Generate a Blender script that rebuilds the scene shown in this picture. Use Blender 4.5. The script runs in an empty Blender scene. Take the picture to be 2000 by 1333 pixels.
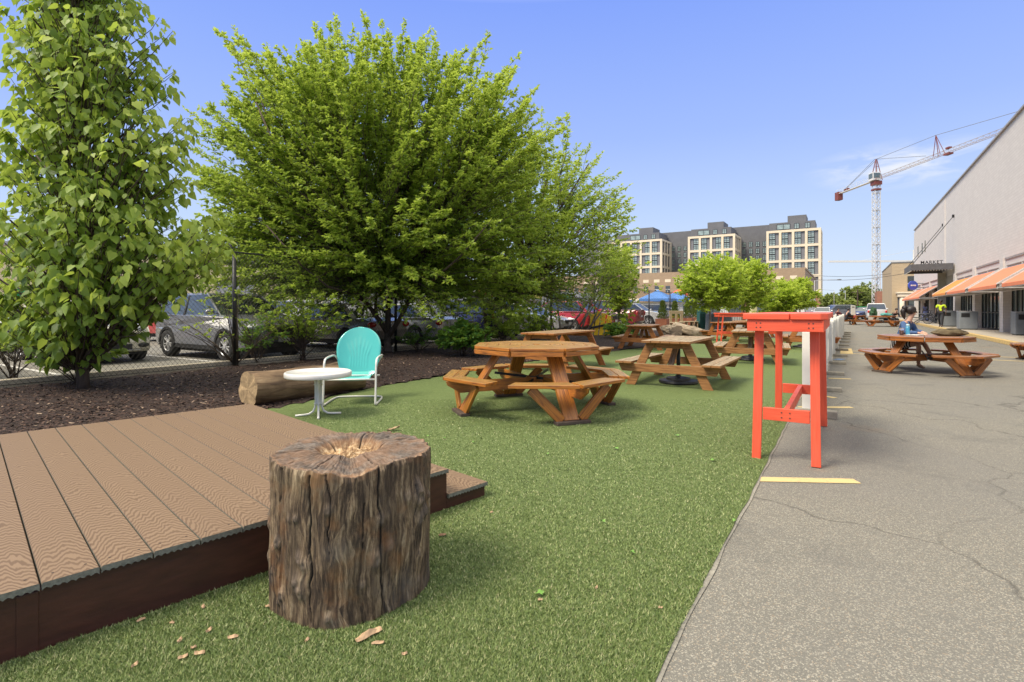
import bpy, bmesh, math, random
import numpy as np
from mathutils import Vector, Matrix, noise
random.seed(7); np.random.seed(7)
R = math.radians
sc = bpy.context.scene
col = sc.collection
# ---------------------------------------------------------------- camera
HY, F, H = 603.5, 1032.0, 1.25          # horizon row, focal length in px (2000 px wide photo), eye height
cam = bpy.data.cameras.new('camera'); camo = bpy.data.objects.new('camera', cam); col.objects.link(camo)
camo.location = (0, 0, H); camo.rotation_euler = (R(90), 0, 0)
cam.sensor_width = 36; cam.lens = F/2000*36; cam.shift_y = -(666.5-HY)/2000; cam.clip_start = .05; cam.clip_end = 3000
sc.camera = camo
sc.render.resolution_x, sc.render.resolution_y = 1024, 682
# ---------------------------------------------------------------- node helpers
def nd(nt, typ, ins=None, **props):
    n = nt.nodes.new(typ)
    for k, v in props.items(): setattr(n, k, v)
    for k, v in (ins or {}).items():
        s = n.inputs[k]
        if isinstance(v, bpy.types.NodeSocket): nt.links.new(v, s)
        else: s.default_value = v
    return n
def c4(c): return (c[0], c[1], c[2], 1) if len(c) == 3 else c
def mixc(nt, f, a, b, blend='MIX'):
    n = nt.nodes.new('ShaderNodeMix'); n.data_type = 'RGBA'; n.blend_type = blend
    for i, v in ((0, f), (6, a), (7, b)):
        if isinstance(v, bpy.types.NodeSocket): nt.links.new(v, n.inputs[i])
        else: n.inputs[i].default_value = v if i == 0 else c4(v)
    return n.outputs[2]
def ramp(nt, fac, stops, interp='LINEAR'):
    n = nt.nodes.new('ShaderNodeValToRGB'); nt.links.new(fac, n.inputs[0]); e = n.color_ramp.elements
    n.color_ramp.interpolation = interp
    while len(e) < len(stops): e.new(.5)
    for i, (p, c) in enumerate(stops):
        e[i].position = p; e[i].color = c4(c) if not isinstance(c, (int, float)) else (c, c, c, 1)
    return n.outputs[0]
def math_(nt, op, a, b=0, c=None):
    n = nt.nodes.new('ShaderNodeMath'); n.operation = op
    for i, v in ((0, a), (1, b), (2, c)):
        if v is None: continue
        if isinstance(v, bpy.types.NodeSocket): nt.links.new(v, n.inputs[i])
        else: n.inputs[i].default_value = v
    return n.outputs[0]
def coords(nt, kind='Object', scale=(1, 1, 1), rot=(0, 0, 0)):
    t = nd(nt, 'ShaderNodeTexCoord'); m = nd(nt, 'ShaderNodeMapping', {'Vector': t.outputs[kind], 'Scale': scale, 'Rotation': rot})
    return m.outputs[0]
def tnoise(nt, vec, scale, detail=4, rough=.55, dist=0):
    return nd(nt, 'ShaderNodeTexNoise', {'Vector': vec, 'Scale': scale, 'Detail': detail, 'Roughness': rough, 'Distortion': dist}).outputs['Fac']
def bumpn(nt, h, strength=.3, dist=.01):
    return nd(nt, 'ShaderNodeBump', {'Height': h, 'Strength': strength, 'Distance': dist}).outputs[0]
def newmat(name):
    m = bpy.data.materials.new(name); m.use_nodes = True; nt = m.node_tree
    return m, nt, nt.nodes['Principled BSDF']
def mset(nt, b, **k):
    for key, v in k.items():
        s = b.inputs[{'col': 'Base Color', 'rough': 'Roughness', 'metal': 'Metallic', 'nor': 'Normal', 'spec': 'Specular IOR Level', 'coat': 'Coat Weight', 'alpha': 'Alpha', 'trans': 'Transmission Weight', 'em': 'Emission Color', 'ems': 'Emission Strength'}[key]]
        if isinstance(v, bpy.types.NodeSocket): nt.links.new(v, s)
        else: s.default_value = c4(v) if isinstance(v, tuple) else v
MC = {}
def pm(name, c, rough=.6, var=.18, scale=6, bump=0., metal=0., coat=0., spec=.5, stretch=(1, 1, 1)):
    """plain procedural material: base colour broken up by noise"""
    if name in MC: return MC[name]
    m, nt, b = newmat(name); v = coords(nt, 'Object', stretch)
    n = tnoise(nt, v, scale, 5); n2 = tnoise(nt, v, scale*.17+.3, 3)
    a = tuple(x*(1-var) for x in c); d = tuple(min(1, x*(1+var)) for x in c)
    cc = ramp(nt, n, [(.3, a), (.7, d)]); cc = mixc(nt, math_(nt, 'MULTIPLY', n2, .35), cc, tuple(x*.75 for x in c))
    mset(nt, b, col=cc, rough=rough, metal=metal, coat=coat, spec=spec)
    if bump: mset(nt, b, nor=bumpn(nt, n, bump, .01))
    MC[name] = m; return m
# ---------------------------------------------------------------- world + sun
w = bpy.data.worlds.new("World"); sc.world = w; w.use_nodes = True; nt = w.node_tree
SUN_EL, SUN_AZ = 52, 205      # azimuth of the sun seen from the scene, degrees from +X
tc = nd(nt, 'ShaderNodeTexCoord'); sep = nd(nt, 'ShaderNodeSeparateXYZ', {'Vector': tc.outputs['Generated']})
grad = ramp(nt, sep.outputs[2], [(0, (.48, .55, .63)), (.07, (.43, .51, .63)), (.17, (.34, .44, .64)), (.30, (.24, .34, .65)), (.50, (.155, .25, .64)), (.66, (1.14, 1.11, 1.03)), (1, (1.20, 1.15, 1.04))])  # blue within view; white overhead, out of view, is added as soft neutral fill
# thin cirrus streak low in the sky near the crane
dx = nd(nt, 'ShaderNodeVectorMath', {0: tc.outputs['Generated'], 1: Vector((760, 1032, 282)).normalized()}, operation='SUBTRACT')
cm = nd(nt, 'ShaderNodeMapping', {'Vector': dx.outputs[0], 'Scale': (7.5, 7.5, 26)})
cl = nd(nt, 'ShaderNodeVectorMath', {0: cm.outputs[0]}, operation='LENGTH')
cn = tnoise(nt, nd(nt, 'ShaderNodeMapping', {'Vector': tc.outputs['Generated'], 'Scale': (9, 9, 32)}).outputs[0], 1.6, 6, .6, .5)
cf = math_(nt, 'MULTIPLY', math_(nt, 'SUBTRACT', 1, math_(nt, 'MINIMUM', cl.outputs['Value'], 1)), ramp(nt, cn, [(.38, 0.), (.68, 1.)]))
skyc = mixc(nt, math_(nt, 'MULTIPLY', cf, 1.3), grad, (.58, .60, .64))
tex = nd(nt, 'ShaderNodeTexSky', sky_type='NISHITA', sun_disc=False, sun_elevation=R(SUN_EL), sun_rotation=R(90-SUN_AZ))
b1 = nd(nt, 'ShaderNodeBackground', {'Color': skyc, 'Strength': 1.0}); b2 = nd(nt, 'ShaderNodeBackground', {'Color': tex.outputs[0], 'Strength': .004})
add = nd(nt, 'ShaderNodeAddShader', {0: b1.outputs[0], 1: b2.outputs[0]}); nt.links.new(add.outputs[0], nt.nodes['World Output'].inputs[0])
sl = bpy.data.lights.new('sun', 'SUN'); sl.energy = 2.9; sl.angle = R(22); sl.color = (1, .90, .74)
so = bpy.data.objects.new('sun', sl); col.objects.link(so); so.location = (-20, -20, 40)
sd = Vector((math.cos(R(SUN_AZ))*math.cos(R(SUN_EL)), math.sin(R(SUN_AZ))*math.cos(R(SUN_EL)), math.sin(R(SUN_EL))))
so.rotation_euler = sd.to_track_quat('Z', 'Y').to_euler()
sc.view_settings.view_transform = 'Standard'; sc.view_settings.look = 'None'; sc.view_settings.exposure = .60; sc.view_settings.gamma = 1
# ---------------------------------------------------------------- placement helpers
def G(px, py, z=0.):
    Y = F*(H-z)/(py-HY); return Vector(((px-1000)/F*Y, Y, z))
RU = math.atan2(1032, 650); cu, su = math.cos(RU), math.sin(RU)
def g(u, v, z=0.): return Vector((cu*u+su*v, su*u-cu*v, z))     # u along the street, v to its right
def thing(name, label, cat, loc=(0, 0, 0), rz=0., group=None):
    o = bpy.data.objects.new(name, None); col.objects.link(o); o.empty_display_size = .2
    o.location = loc; o.rotation_euler = (0, 0, rz); o['label'] = label; o['category'] = cat
    if group: o['group'] = group
    return o
def tag(o, label=None, cat=None, group=None, kind=None):
    if label: o['label'] = label
    if cat: o['category'] = cat
    if group: o['group'] = group
    if kind: o['kind'] = kind
    return o
def copy_tree(o, parent=None):
    c = o.copy(); col.objects.link(c); c.parent = parent
    for ch in [x for x in o.children]: copy_tree(ch, c)
    return c
# ---------------------------------------------------------------- mesh builder
class MB:
    def __init__(s): s.v = []; s.f = []; s.m = []; s.uv = []
    def add(s, vs, fs, mi=0, uvs=None):
        o = len(s.v); s.v += [tuple(p) for p in vs]
        for i, f in enumerate(fs):
            s.f.append([o+k for k in f]); s.m.append(mi)
            s.uv.append(uvs[i] if uvs else [(0, 0)]*len(f))
        return s
    def obox(s, c, ax, ay, az, hx, hy, hz, mi=0, taper=None):
        c = Vector(c); A = [Vector(ax), Vector(ay), Vector(az)]; h = [hx, hy, hz]
        L = max(range(3), key=lambda i: h[i]); off = random.random()*40; off2 = random.random()*9
        vs = []; loc = []
        for i in (-1, 1):
            for j in (-1, 1):
                for k in (-1, 1):
                    l = [i*hx, j*hy, k*hz]; loc.append(l); vs.append(c+A[0]*l[0]+A[1]*l[1]+A[2]*l[2])
        fs = [(0, 1, 3, 2), (4, 6, 7, 5), (0, 4, 5, 1), (2, 3, 7, 6), (0, 2, 6, 4), (1, 5, 7, 3)]
        nax = [0, 0, 1, 1, 2, 2]; uvs = []
        for f, n in zip(fs, nax):
            o = [a for a in range(3) if a != n]
            if L in o:
                o.remove(L); uvs.append([(loc[k][L]+off, loc[k][o[0]]+off2+n*.37) for k in f])
            else: uvs.append([(loc[k][o[0]]*.2+off, loc[k][o[1]]+off2) for k in f])
        return s.add(vs, fs, mi, uvs)
    def box(s, x0, x1, y0, y1, z0, z1, mi=0):
        return s.obox(((x0+x1)/2, (y0+y1)/2, (z0+z1)/2), (1, 0, 0), (0, 1, 0), (0, 0, 1), abs(x1-x0)/2, abs(y1-y0)/2, abs(z1-z0)/2, mi)
    def beam(s, p, q, wd, ht, up=(0, 0, 1), mi=0):
        p = Vector(p); q = Vector(q); d = q-p; L = d.length; d.normalize(); u = Vector(up)
        sd = d.cross(u)
        if sd.length < 1e-4: sd = d.cross(Vector((1, 0, 0)))
        sd.normalize(); u = sd.cross(d)
        return s.obox((p+q)/2, d, sd, u, L/2, wd/2, ht/2, mi)
    def prism(s, poly, z0, z1, mi=0, frame=None):
        n = len(poly); fr = frame or (lambda x, y, z: (x, y, z))
        vs = [fr(x, y, z0) for x, y in poly]+[fr(x, y, z1) for x, y in poly]
        fs = [list(range(n))[::-1], list(range(n, 2*n))]+[(i, (i+1) % n, n+(i+1) % n, n+i) for i in range(n)]
        uvs = [[(poly[k % n][0], poly[k % n][1]) for k in f] for f in fs[:2]]
        for i in range(n):
            a = Vector(poly[i]); b = Vector(poly[(i+1) % n]); l = (b-a).length
            uvs.append([(0, z0), (l, z0), (l, z1), (0, z1)])
        return s.add(vs, fs, mi, uvs)
    def tube(s, pts, r, n=8, mi=0, caps=True):
        pts = [Vector(p) for p in pts]; m = len(pts); rr = r if hasattr(r, '__len__') else [r]*m
        t = [(pts[min(i+1, m-1)]-pts[max(i-1, 0)]).normalized() for i in range(m)]
        a = t[0].orthogonal().normalized(); vs = []; le = 0
        uvl = []
        for i in range(m):
            a = (a-t[i]*a.dot(t[i]));
            if a.length < 1e-5: a = t[i].orthogonal()
            a.normalize(); b = t[i].cross(a)
            if i: le += (pts[i]-pts[i-1]).length
            for k in range(n):
                an = 2*math.pi*k/n; vs.append(pts[i]+(a*math.cos(an)+b*math.sin(an))*rr[i]); uvl.append((le, k/n*6.28*max(rr)))
        fs = []; uvs = []
        for i in range(m-1):
            for k in range(n):
                q = (i*n+k, i*n+(k+1) % n, (i+1)*n+(k+1) % n, (i+1)*n+k); fs.append(q); uvs.append([uvl[j] for j in q])
        if caps:
            fs.append(list(range(n))[::-1]); uvs.append([(0, 0)]*n); fs.append(list(range((m-1)*n, m*n))); uvs.append([(0, 0)]*n)
        return s.add(vs, fs, mi, uvs)
    def lathe(s, prof, c=(0, 0, 0), n=24, mi=0, axis='z', caps=True):
        c = Vector(c); vs = []; fs = []
        for r, z in prof:
            for k in range(n):
                a = 2*math.pi*k/n; p = (r*math.cos(a), r*math.sin(a), z)
                if axis == 'x': p = (p[2], p[0], p[1])
                if axis == 'y': p = (p[0], p[2], p[1])
                vs.append(c+Vector(p))
        m = len(prof)
        for i in range(m-1):
            for k in range(n): fs.append((i*n+k, i*n+(k+1) % n, (i+1)*n+(k+1) % n, (i+1)*n+k))
        if caps and prof[0][0] > 1e-6: fs.append(list(range(n))[::-1])
        if caps and prof[-1][0] > 1e-6: fs.append(list(range((m-1)*n, m*n)))
        return s.add(vs, fs, mi)
    def blob(s, c, rx, ry, rz, n=14, m=9, mi=0, nz=0, seed=0):
        vs = []; fs = []
        for i in range(m+1):
            ph = math.pi*i/m
            for k in range(n):
                a = 2*math.pi*k/n; d = Vector((math.sin(ph)*math.cos(a), math.sin(ph)*math.sin(a), math.cos(ph)))
                q = 1+nz*noise.noise(d*2+Vector((seed, 0, 0))); vs.append(Vector(c)+Vector((d.x*rx, d.y*ry, d.z*rz))*q)
        for i in range(m):
            for k in range(n): fs.append((i*n+k, (i+1)*n+k, (i+1)*n+(k+1) % n, i*n+(k+1) % n))
        return s.add(vs, fs, mi)
    def mesh(s, name, mats, smooth=False):
        me = bpy.data.meshes.new(name); me.from_pydata(s.v, [], s.f)
        for m in (mats if isinstance(mats, (list, tuple)) else [mats]): me.materials.append(m)
        me.polygons.foreach_set('material_index', s.m)
        uv = me.uv_layers.new(name='UVMap'); uv.data.foreach_set('uv', [c for f in s.uv for p in f for c in p])
        if smooth: me.polygons.foreach_set('use_smooth', [True]*len(s.f))
        me.update(); return me
    def build(s, name, mats, parent=None, smooth=False, bevel=0., loc=None, rz=None, seg=2):
        me = s.mesh(name, mats, smooth); o = bpy.data.objects.new(name, me); col.objects.link(o); o.parent = parent
        if loc is not None: o.location = loc
        if rz is not None: o.rotation_euler = (0, 0, rz)
        if bevel:
            b = o.modifiers.new('bevel', 'BEVEL'); b.width = bevel; b.segments = seg; b.limit_method = 'ANGLE'; b.angle_limit = R(40)
        return o
def npmesh(name, V, Fc, mats, parent=None, smooth=False, attrs=None):
    """V (n,3), Fc (m,k) same-size faces"""
    me = bpy.data.meshes.new(name); k = Fc.shape[1]
    me.vertices.add(len(V)); me.vertices.foreach_set('co', V.astype(np.float32).ravel())
    me.loops.add(Fc.size); me.loops.foreach_set('vertex_index', Fc.astype(np.int32).ravel())
    me.polygons.add(len(Fc)); me.polygons.foreach_set('loop_start', np.arange(0, Fc.size, k, dtype=np.int32))
    me.polygons.foreach_set('loop_total', np.full(len(Fc), k, dtype=np.int32))
    if smooth: me.polygons.foreach_set('use_smooth', np.ones(len(Fc), dtype=bool))
    for m in (mats if isinstance(mats, (list, tuple)) else [mats]): me.materials.append(m)
    for an, arr in (attrs or {}).items():
        a = me.attributes.new(an, 'FLOAT', 'POINT'); a.data.foreach_set('value', arr.astype(np.float32))
    me.update(calc_edges=True); me.validate()
    o = bpy.data.objects.new(name, me); col.objects.link(o); o.parent = parent; return o
# ---------------------------------------------------------------- special materials
def wood(name, c1, c2, wcol, wamt, rough=.4, coat=.15):
    m, nt, b = newmat(name); uv = coords(nt, 'UV', (2.2, 34, 1)); big = coords(nt, 'UV', (1.2, 5, 1))
    gr = tnoise(nt, uv, 1.6, 6, .6, .9); bl = tnoise(nt, big, 1.3, 3)
    base = ramp(nt, gr, [(.36, c2), (.47, tuple((a+d)/2 for a, d in zip(c1, c2))), (.6, c1)])
    base = mixc(nt, math_(nt, 'MULTIPLY', bl, .5), base, tuple(x*.55 for x in c1))
    kv = nd(nt, 'ShaderNodeTexVoronoi', {'Vector': coords(nt, 'UV', (1.1, 9, 1)), 'Scale': 1.3}).outputs['Distance']
    base = mixc(nt, ramp(nt, kv, [(.03, .85), (.1, 0.)]), base, tuple(x*.25 for x in c2))
    wc = ramp(nt, gr, [(.36, tuple(x*.42 for x in wcol)), (.58, wcol)])
    nz = nd(nt, 'ShaderNodeSeparateXYZ', {'Vector': nd(nt, 'ShaderNodeNewGeometry').outputs['Normal']}).outputs[2]
    up = ramp(nt, nz, [(.55, .12), (.85, 1.)])
    wm = math_(nt, 'MULTIPLY', math_(nt, 'MULTIPLY', up, wamt), ramp(nt, bl, [(.2, .6), (.6, 1.)]))
    mset(nt, b, col=mixc(nt, wm, base, wc), rough=ramp(nt, gr, [(.3, rough+.25), (.7, rough)]), coat=coat, nor=bumpn(nt, gr, .35, .004))
    b.inputs['Coat Roughness'].default_value = .35
    return m
def coral():
    m, nt, b = newmat('coral_paint_worn'); v = coords(nt, 'Object'); g_ = tnoise(nt, coords(nt, 'UV', (3, 60, 1)), 1.5, 5, .6); n = tnoise(nt, v, 26, 6, .7); n2 = tnoise(nt, v, 5, 4)
    c = ramp(nt, g_, [(.3, (.70, .085, .036)), (.7, (.86, .125, .055))]); c = mixc(nt, ramp(nt, n, [(.70, 0.), (.73, 1.)]), c, (.34, .15, .10)); c = mixc(nt, ramp(nt, n2, [(.55, 0.), (.8, .35)]), c, (.55, .12, .07))
    mset(nt, b, col=c, rough=ramp(nt, n2, [(.3, .35), (.7, .6)]), nor=bumpn(nt, g_, .5, .003)); return m
M_CORAL = coral()
W_OCT = wood('stained_wood', (.56, .185, .018), (.17, .042, .005), (.38, .245, .075), .8, .3, .4)
W_OCT2 = wood('dark_stained_wood', (.46, .145, .016), (.14, .036, .005), (.30, .17, .085), .8, .3, .4)
W_AF = wood('weathered_wood', (.40, .17, .040), (.17, .058, .012), (.37, .30, .19), .95, .6, 0)
W_AF2 = wood('orange_wood', (.48, .155, .018), (.20, .055, .007), (.34, .25, .14), .85, .5, .1)
W_PAD = pm('wood_grey_pad', (.085, .06, .045), .8, .3, 20)
W_OLD = wood('old_wood', (.50, .40, .25), (.28, .2, .11), (.5, .42, .3), .5, .8, 0)
def deck_mat():
    m, nt, b = newmat('composite_decking'); uv = nd(nt, 'ShaderNodeTexCoord').outputs['UV']; s = nd(nt, 'ShaderNodeSeparateXYZ', {'Vector': uv})
    u, v = s.outputs[0], s.outputs[1]
    frac = math_(nt, 'SUBTRACT', math_(nt, 'FRACT', v), .5)
    wob = tnoise(nt, nd(nt, 'ShaderNodeMapping', {'Vector': uv, 'Scale': (1.5, 1.4, 1)}).outputs[0], 1.5, 3, .5)
    wob2 = tnoise(nt, nd(nt, 'ShaderNodeMapping', {'Vector': uv, 'Scale': (7, 4, 1)}).outputs[0], 1.3, 3, .5)
    arch = math_(nt, 'MULTIPLY', math_(nt, 'MULTIPLY', frac, frac), .42)
    ph = math_(nt, 'ADD', math_(nt, 'ADD', u, arch), math_(nt, 'ADD', math_(nt, 'MULTIPLY', wob, .30), math_(nt, 'MULTIPLY', wob2, .03)))
    s1 = math_(nt, 'SINE', math_(nt, 'MULTIPLY', ph, 150))
    g1 = ramp(nt, math_(nt, 'ADD', math_(nt, 'MULTIPLY', s1, .5), .5), [(.35, 0.), (.8, 1.)])
    n1 = tnoise(nt, coords(nt, 'Object'), 3, 4)
    cc = mixc(nt, g1, (.225, .148, .088), (.120, .070, .037)); cc = mixc(nt, math_(nt, 'MULTIPLY', n1, .2), cc, (.17, .115, .075)); br = nd(nt, 'ShaderNodeTexWhiteNoise', {'W': math_(nt, 'FLOOR', v)}, noise_dimensions='1D').outputs['Value']; cc = mixc(nt, math_(nt, 'MULTIPLY', br, .22), cc, (.14, .085, .05))
    mset(nt, b, col=cc, rough=.62, nor=bumpn(nt, g1, -.25, .002)); return m
M_DECK = deck_mat()
M_DECKEND = pm('board_end', (.17, .17, .14), .8, .35, 60, .2)
M_FASCIA = pm('brown_fascia', (.062, .020, .012), .5, .3, 7, .15, stretch=(1, 1, 4))
def leafmat(name, old, mid, young, tr=.3):
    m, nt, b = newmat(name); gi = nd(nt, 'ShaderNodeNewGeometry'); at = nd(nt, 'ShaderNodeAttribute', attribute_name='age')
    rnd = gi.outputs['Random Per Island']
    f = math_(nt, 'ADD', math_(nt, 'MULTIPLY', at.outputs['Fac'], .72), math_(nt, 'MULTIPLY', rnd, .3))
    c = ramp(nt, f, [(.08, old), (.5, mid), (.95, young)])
    mset(nt, b, col=c, rough=.5, spec=.35)
    t = nd(nt, 'ShaderNodeBsdfTranslucent', {'Color': mixc(nt, .55, c, (.66, .80, .12))}); mx = nd(nt, 'ShaderNodeMixShader', {0: tr, 1: b.outputs[0], 2: t.outputs[0]})
    nt.links.new(mx.outputs[0], nt.nodes['Material Output'].inputs[0]); return m
L_ELM = leafmat('leaf_elm', (.12, .205, .028), (.27, .385, .045), (.56, .63, .11), .46)
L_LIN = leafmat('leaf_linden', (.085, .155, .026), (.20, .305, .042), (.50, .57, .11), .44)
L_MAP = leafmat('leaf_maple', (.20, .29, .03), (.38, .50, .05), (.60, .68, .11), .48)
L_SHR = leafmat('leaf_shrub', (.04, .12, .02), (.09, .22, .03), (.2, .34, .05))
L_DRK = leafmat('leaf_dark', (.02, .045, .015), (.035, .07, .02), (.07, .12, .03))
L_FAR = leafmat('leaf_far', (.10, .13, .045), (.19, .23, .075), (.30, .34, .11))
def barkmat(name, a, c, sc_=14):
    m, nt, b = newmat(name); v = coords(nt, 'Object', (1, 1, .25)); n = tnoise(nt, v, sc_, 6, .6, .4)
    mset(nt, b, col=ramp(nt, n, [(.3, a), (.7, c)]), rough=.9, nor=bumpn(nt, n, .6, .02)); return m
BARK = barkmat('bark', (.035, .024, .017), (.13, .095, .068)); BARK_G = barkmat('bark_grey', (.12, .10, .08), (.32, .27, .22))
def asphalt(name, stain=True):
    m, nt, b = newmat(name); v = coords(nt, 'Object')
    vo = nd(nt, 'ShaderNodeTexVoronoi', {'Vector': v, 'Scale': 210.}); sp = nd(nt, 'ShaderNodeSeparateColor', {0: vo.outputs['Color']})
    base = ramp(nt, sp.outputs[0], [(0, (.10, .098, .088)), (.35, (.128, .122, .102)), (.7, (.178, .167, .137)), (.9, (.56, .52, .42)), (1, (.34, .23, .13))])
    fine = tnoise(nt, v, 260, 3); base = mixc(nt, .45, base, ramp(nt, fine, [(.3, (.075, .072, .06)), (.7, (.30, .28, .225))]))
    l = tnoise(nt, v, .35, 5, .6); base = mixc(nt, ramp(nt, l, [(.35, .45), (.65, 0.)]), base, (.17, .165, .155))
    st = tnoise(nt, v, 1.1, 5, .65, .6); base = mixc(nt, ramp(nt, st, [(.56, 0.), (.74, .55)]), base, (.10, .097, .09))
    st2 = tnoise(nt, coords(nt, 'Object', (1, 1, 1), (0, 0, 1)), .6, 4, .6); base = mixc(nt, ramp(nt, st2, [(.62, 0.), (.72, .35)]), base, (.25, .17, .10))
    # cracks
    wv = nd(nt, 'ShaderNodeTexNoise', {'Vector': v, 'Scale': 1.4, 'Detail': 6.}).outputs['Color']
    vv = nd(nt, 'ShaderNodeVectorMath', {0: v, 1: nd(nt, 'ShaderNodeVectorMath', {0: wv, 3: .75}, operation='SCALE').outputs[0]}, operation='ADD').outputs[0]
    ce = nd(nt, 'ShaderNodeTexVoronoi', {'Vector': vv, 'Scale': .42}, feature='DISTANCE_TO_EDGE').outputs['Distance']
    cmask = math_(nt, 'MULTIPLY', ramp(nt, ce, [(.0016, 1.), (.0055, 0.)]), ramp(nt, tnoise(nt, v, .8, 3), [(.36, 0.), (.52, 1.)]))
    base = mixc(nt, math_(nt, 'MULTIPLY', cmask, .6), base, (.06, .055, .048))
    h = math_(nt, 'SUBTRACT', sp.outputs[1], math_(nt, 'MULTIPLY', cmask, 2.))
    mset(nt, b, col=base, rough=.9, spec=.3, nor=bumpn(nt, h, .5, .004)); return m
M_ASPH = asphalt('asphalt')
def paintmat(name, c, wear=.5):
    m, nt, b = newmat(name); v = coords(nt, 'Object'); n = tnoise(nt, v, 30, 6, .65); n2 = tnoise(nt, v, 3, 3)
    f = ramp(nt, math_(nt, 'ADD', math_(nt, 'MULTIPLY', n, .6), math_(nt, 'MULTIPLY', n2, .4)), [(wear-.09, 0.), (wear+.03, 1.)])
    mset(nt, b, col=mixc(nt, f, (.2, .18, .15), mixc(nt, n, tuple(x*.8 for x in c), c)), rough=.8); return m
M_YEL = paintmat('yellow_paint', (.66, .50, .22), .42); M_WLINE = paintmat('white_line', (.62, .6, .55), .42); M_BLUEP = paintmat('blue_paint', (.14, .24, .42), .42)
def turfmat():
    m, nt, b = newmat('turf'); v = coords(nt, 'Object')
    n = tnoise(nt, v, 150, 3, .7); n3 = tnoise(nt, v, 32, 4, .7); l = tnoise(nt, v, .9, 4)
    c = ramp(nt, math_(nt, 'ADD', math_(nt, 'MULTIPLY', n, .6), math_(nt, 'MULTIPLY', n3, .4)), [(.34, (.064, .094, .028)), (.5, (.132, .185, .060)), (.66, (.24, .295, .108))])
    c = mixc(nt, math_(nt, 'MULTIPLY', l, .45), c, (.165, .20, .075))
    mset(nt, b, col=c, rough=.8, spec=.2, nor=bumpn(nt, n, .8, .02)); return m
M_TURF = turfmat()
def blademat():
    m, nt, b = newmat('turf_blade'); r = nd(nt, 'ShaderNodeNewGeometry').outputs['Random Per Island']
    c = ramp(nt, r, [(0, (.068, .110, .030)), (.4, (.138, .205, .055)), (.8, (.25, .315, .098)), (.92, (.42, .45, .20)), (1, (.50, .46, .26))])
    mset(nt, b, col=c, rough=.45, spec=.4); return m
M_BLADE = blademat()
def mulchmat():
    m, nt, b = newmat('mulch'); v = coords(nt, 'Object'); n = tnoise(nt, v, 45, 6, .75); vo = nd(nt, 'ShaderNodeTexVoronoi', {'Vector': v, 'Scale': 55.}).outputs['Color']
    s = nd(nt, 'ShaderNodeSeparateColor', {0: vo}).outputs[0]
    c = ramp(nt, s, [(0, (.018, .009, .006)), (.6, (.042, .020, .013)), (.93, (.075, .04, .026)), (1, (.3, .2, .13))])
    mset(nt, b, col=mixc(nt, math_(nt, 'MULTIPLY', n, .8), c, (.02, .01, .007)), rough=.9, nor=bumpn(nt, n, 1, .03)); return m
M_MULCH = mulchmat()
def chipmat():
    m, nt, b = newmat('mulch_chip'); r = nd(nt, 'ShaderNodeNewGeometry').outputs['Random Per Island']
    mset(nt, b, col=ramp(nt, r, [(0, (.022, .011, .007)), (.6, (.052, .024, .015)), (.93, (.10, .055, .036)), (1, (.40, .29, .2))]), rough=.85); return m
M_CHIP = chipmat()
def brickmat(name, c1, c2, mortar, sx=.2, sz=.066, rot=0., wash=0.):
    """brick courses from object coordinates; rot turns the wall's run onto x"""
    m, nt, b = newmat(name); t = nd(nt, 'ShaderNodeTexCoord'); s = nd(nt, 'ShaderNodeSeparateXYZ', {'Vector': t.outputs['Object']})
    run = math_(nt, 'ADD', s.outputs[0], s.outputs[1]); cv = nd(nt, 'ShaderNodeCombineXYZ', {0: run, 1: s.outputs[2]})
    bt = nd(nt, 'ShaderNodeTexBrick', {'Vector': cv.outputs[0], 'Color1': c4(c1), 'Color2': c4(c2), 'Mortar': c4(mortar), 'Scale': 1., 'Mortar Size': .006, 'Brick Width': sx, 'Row Height': sz})
    n = tnoise(nt, coords(nt, 'Object', (1, 1, .4)), .5, 5); cc = mixc(nt, math_(nt, 'MULTIPLY', n, .5), bt.outputs['Color'], tuple(x*.78 for x in c1))
    mset(nt, b, col=cc, rough=.85, nor=bumpn(nt, bt.outputs['Fac'], -.5, .01)); return m
M_MARKET = brickmat('painted_brick', (.68, .635, .59), (.62, .575, .535), (.49, .45, .41), .4, .135)
M_TANB = brickmat('tan_brick', (.48, .37, .23), (.42, .32, .20), (.33, .26, .17), .4, .16)
M_BROWNB = brickmat('brown_brick', (.40, .285, .18), (.34, .24, .15), (.33, .26, .19), .5, .2)
M_REDB = brickmat('red_brick', (.36, .16, .10), (.30, .13, .08), (.3, .2, .15), .5, .2)
def glassm(name, c, rough=.08, met=.0):
    m, nt, b = newmat(name); n = tnoise(nt, coords(nt, 'Object'), 1.2, 3)
    mset(nt, b, col=ramp(nt, n, [(.35, tuple(x*.6 for x in c)), (.65, c)]), rough=rough, spec=1., metal=met); b.inputs['IOR'].default_value = 1.6; return m
M_GLASS = glassm('window_glass', (.10, .14, .13)); M_GLASSL = glassm('pale_glass', (.36, .45, .41), .12); M_CARG = glassm('car_glass', (.045, .06, .065), .04)
M_BLACK = pm('black_metal', (.015, .015, .015), .45, .2); M_WIRE = pm('fence_wire', (.018, .018, .017), .5, .1)
M_CONC = pm('concrete', (.42, .37, .29), .9, .12, 9, .15); M_KERB = pm('kerb_concrete', (.40, .35, .26), .9, .15, 9, .2); M_KERBY = pm('kerb_yellow', (.60, .42, .16), .8, .2, 9)
M_CORALW = pm('coral_worn', (.40, .20, .15), .6, .3, 9)
M_WHITE = pm('white_paint', (.78, .77, .70), .5, .05, 8, .05); M_WHITEM = pm('white_enamel', (.72, .70, .64), .3, .06, 10, 0, coat=.3)
M_TEAL = pm('teal_enamel', (.085, .47, .41), .16, .03, 4, 0, coat=.8)
M_GREYM = pm('grey_metal', (.17, .17, .165), .5, .15); M_LGREY = pm('light_grey_metal', (.45, .45, .44), .5, .1); M_BIN = pm('bin_grey', (.20, .22, .235), .5, .1, 5)
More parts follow.
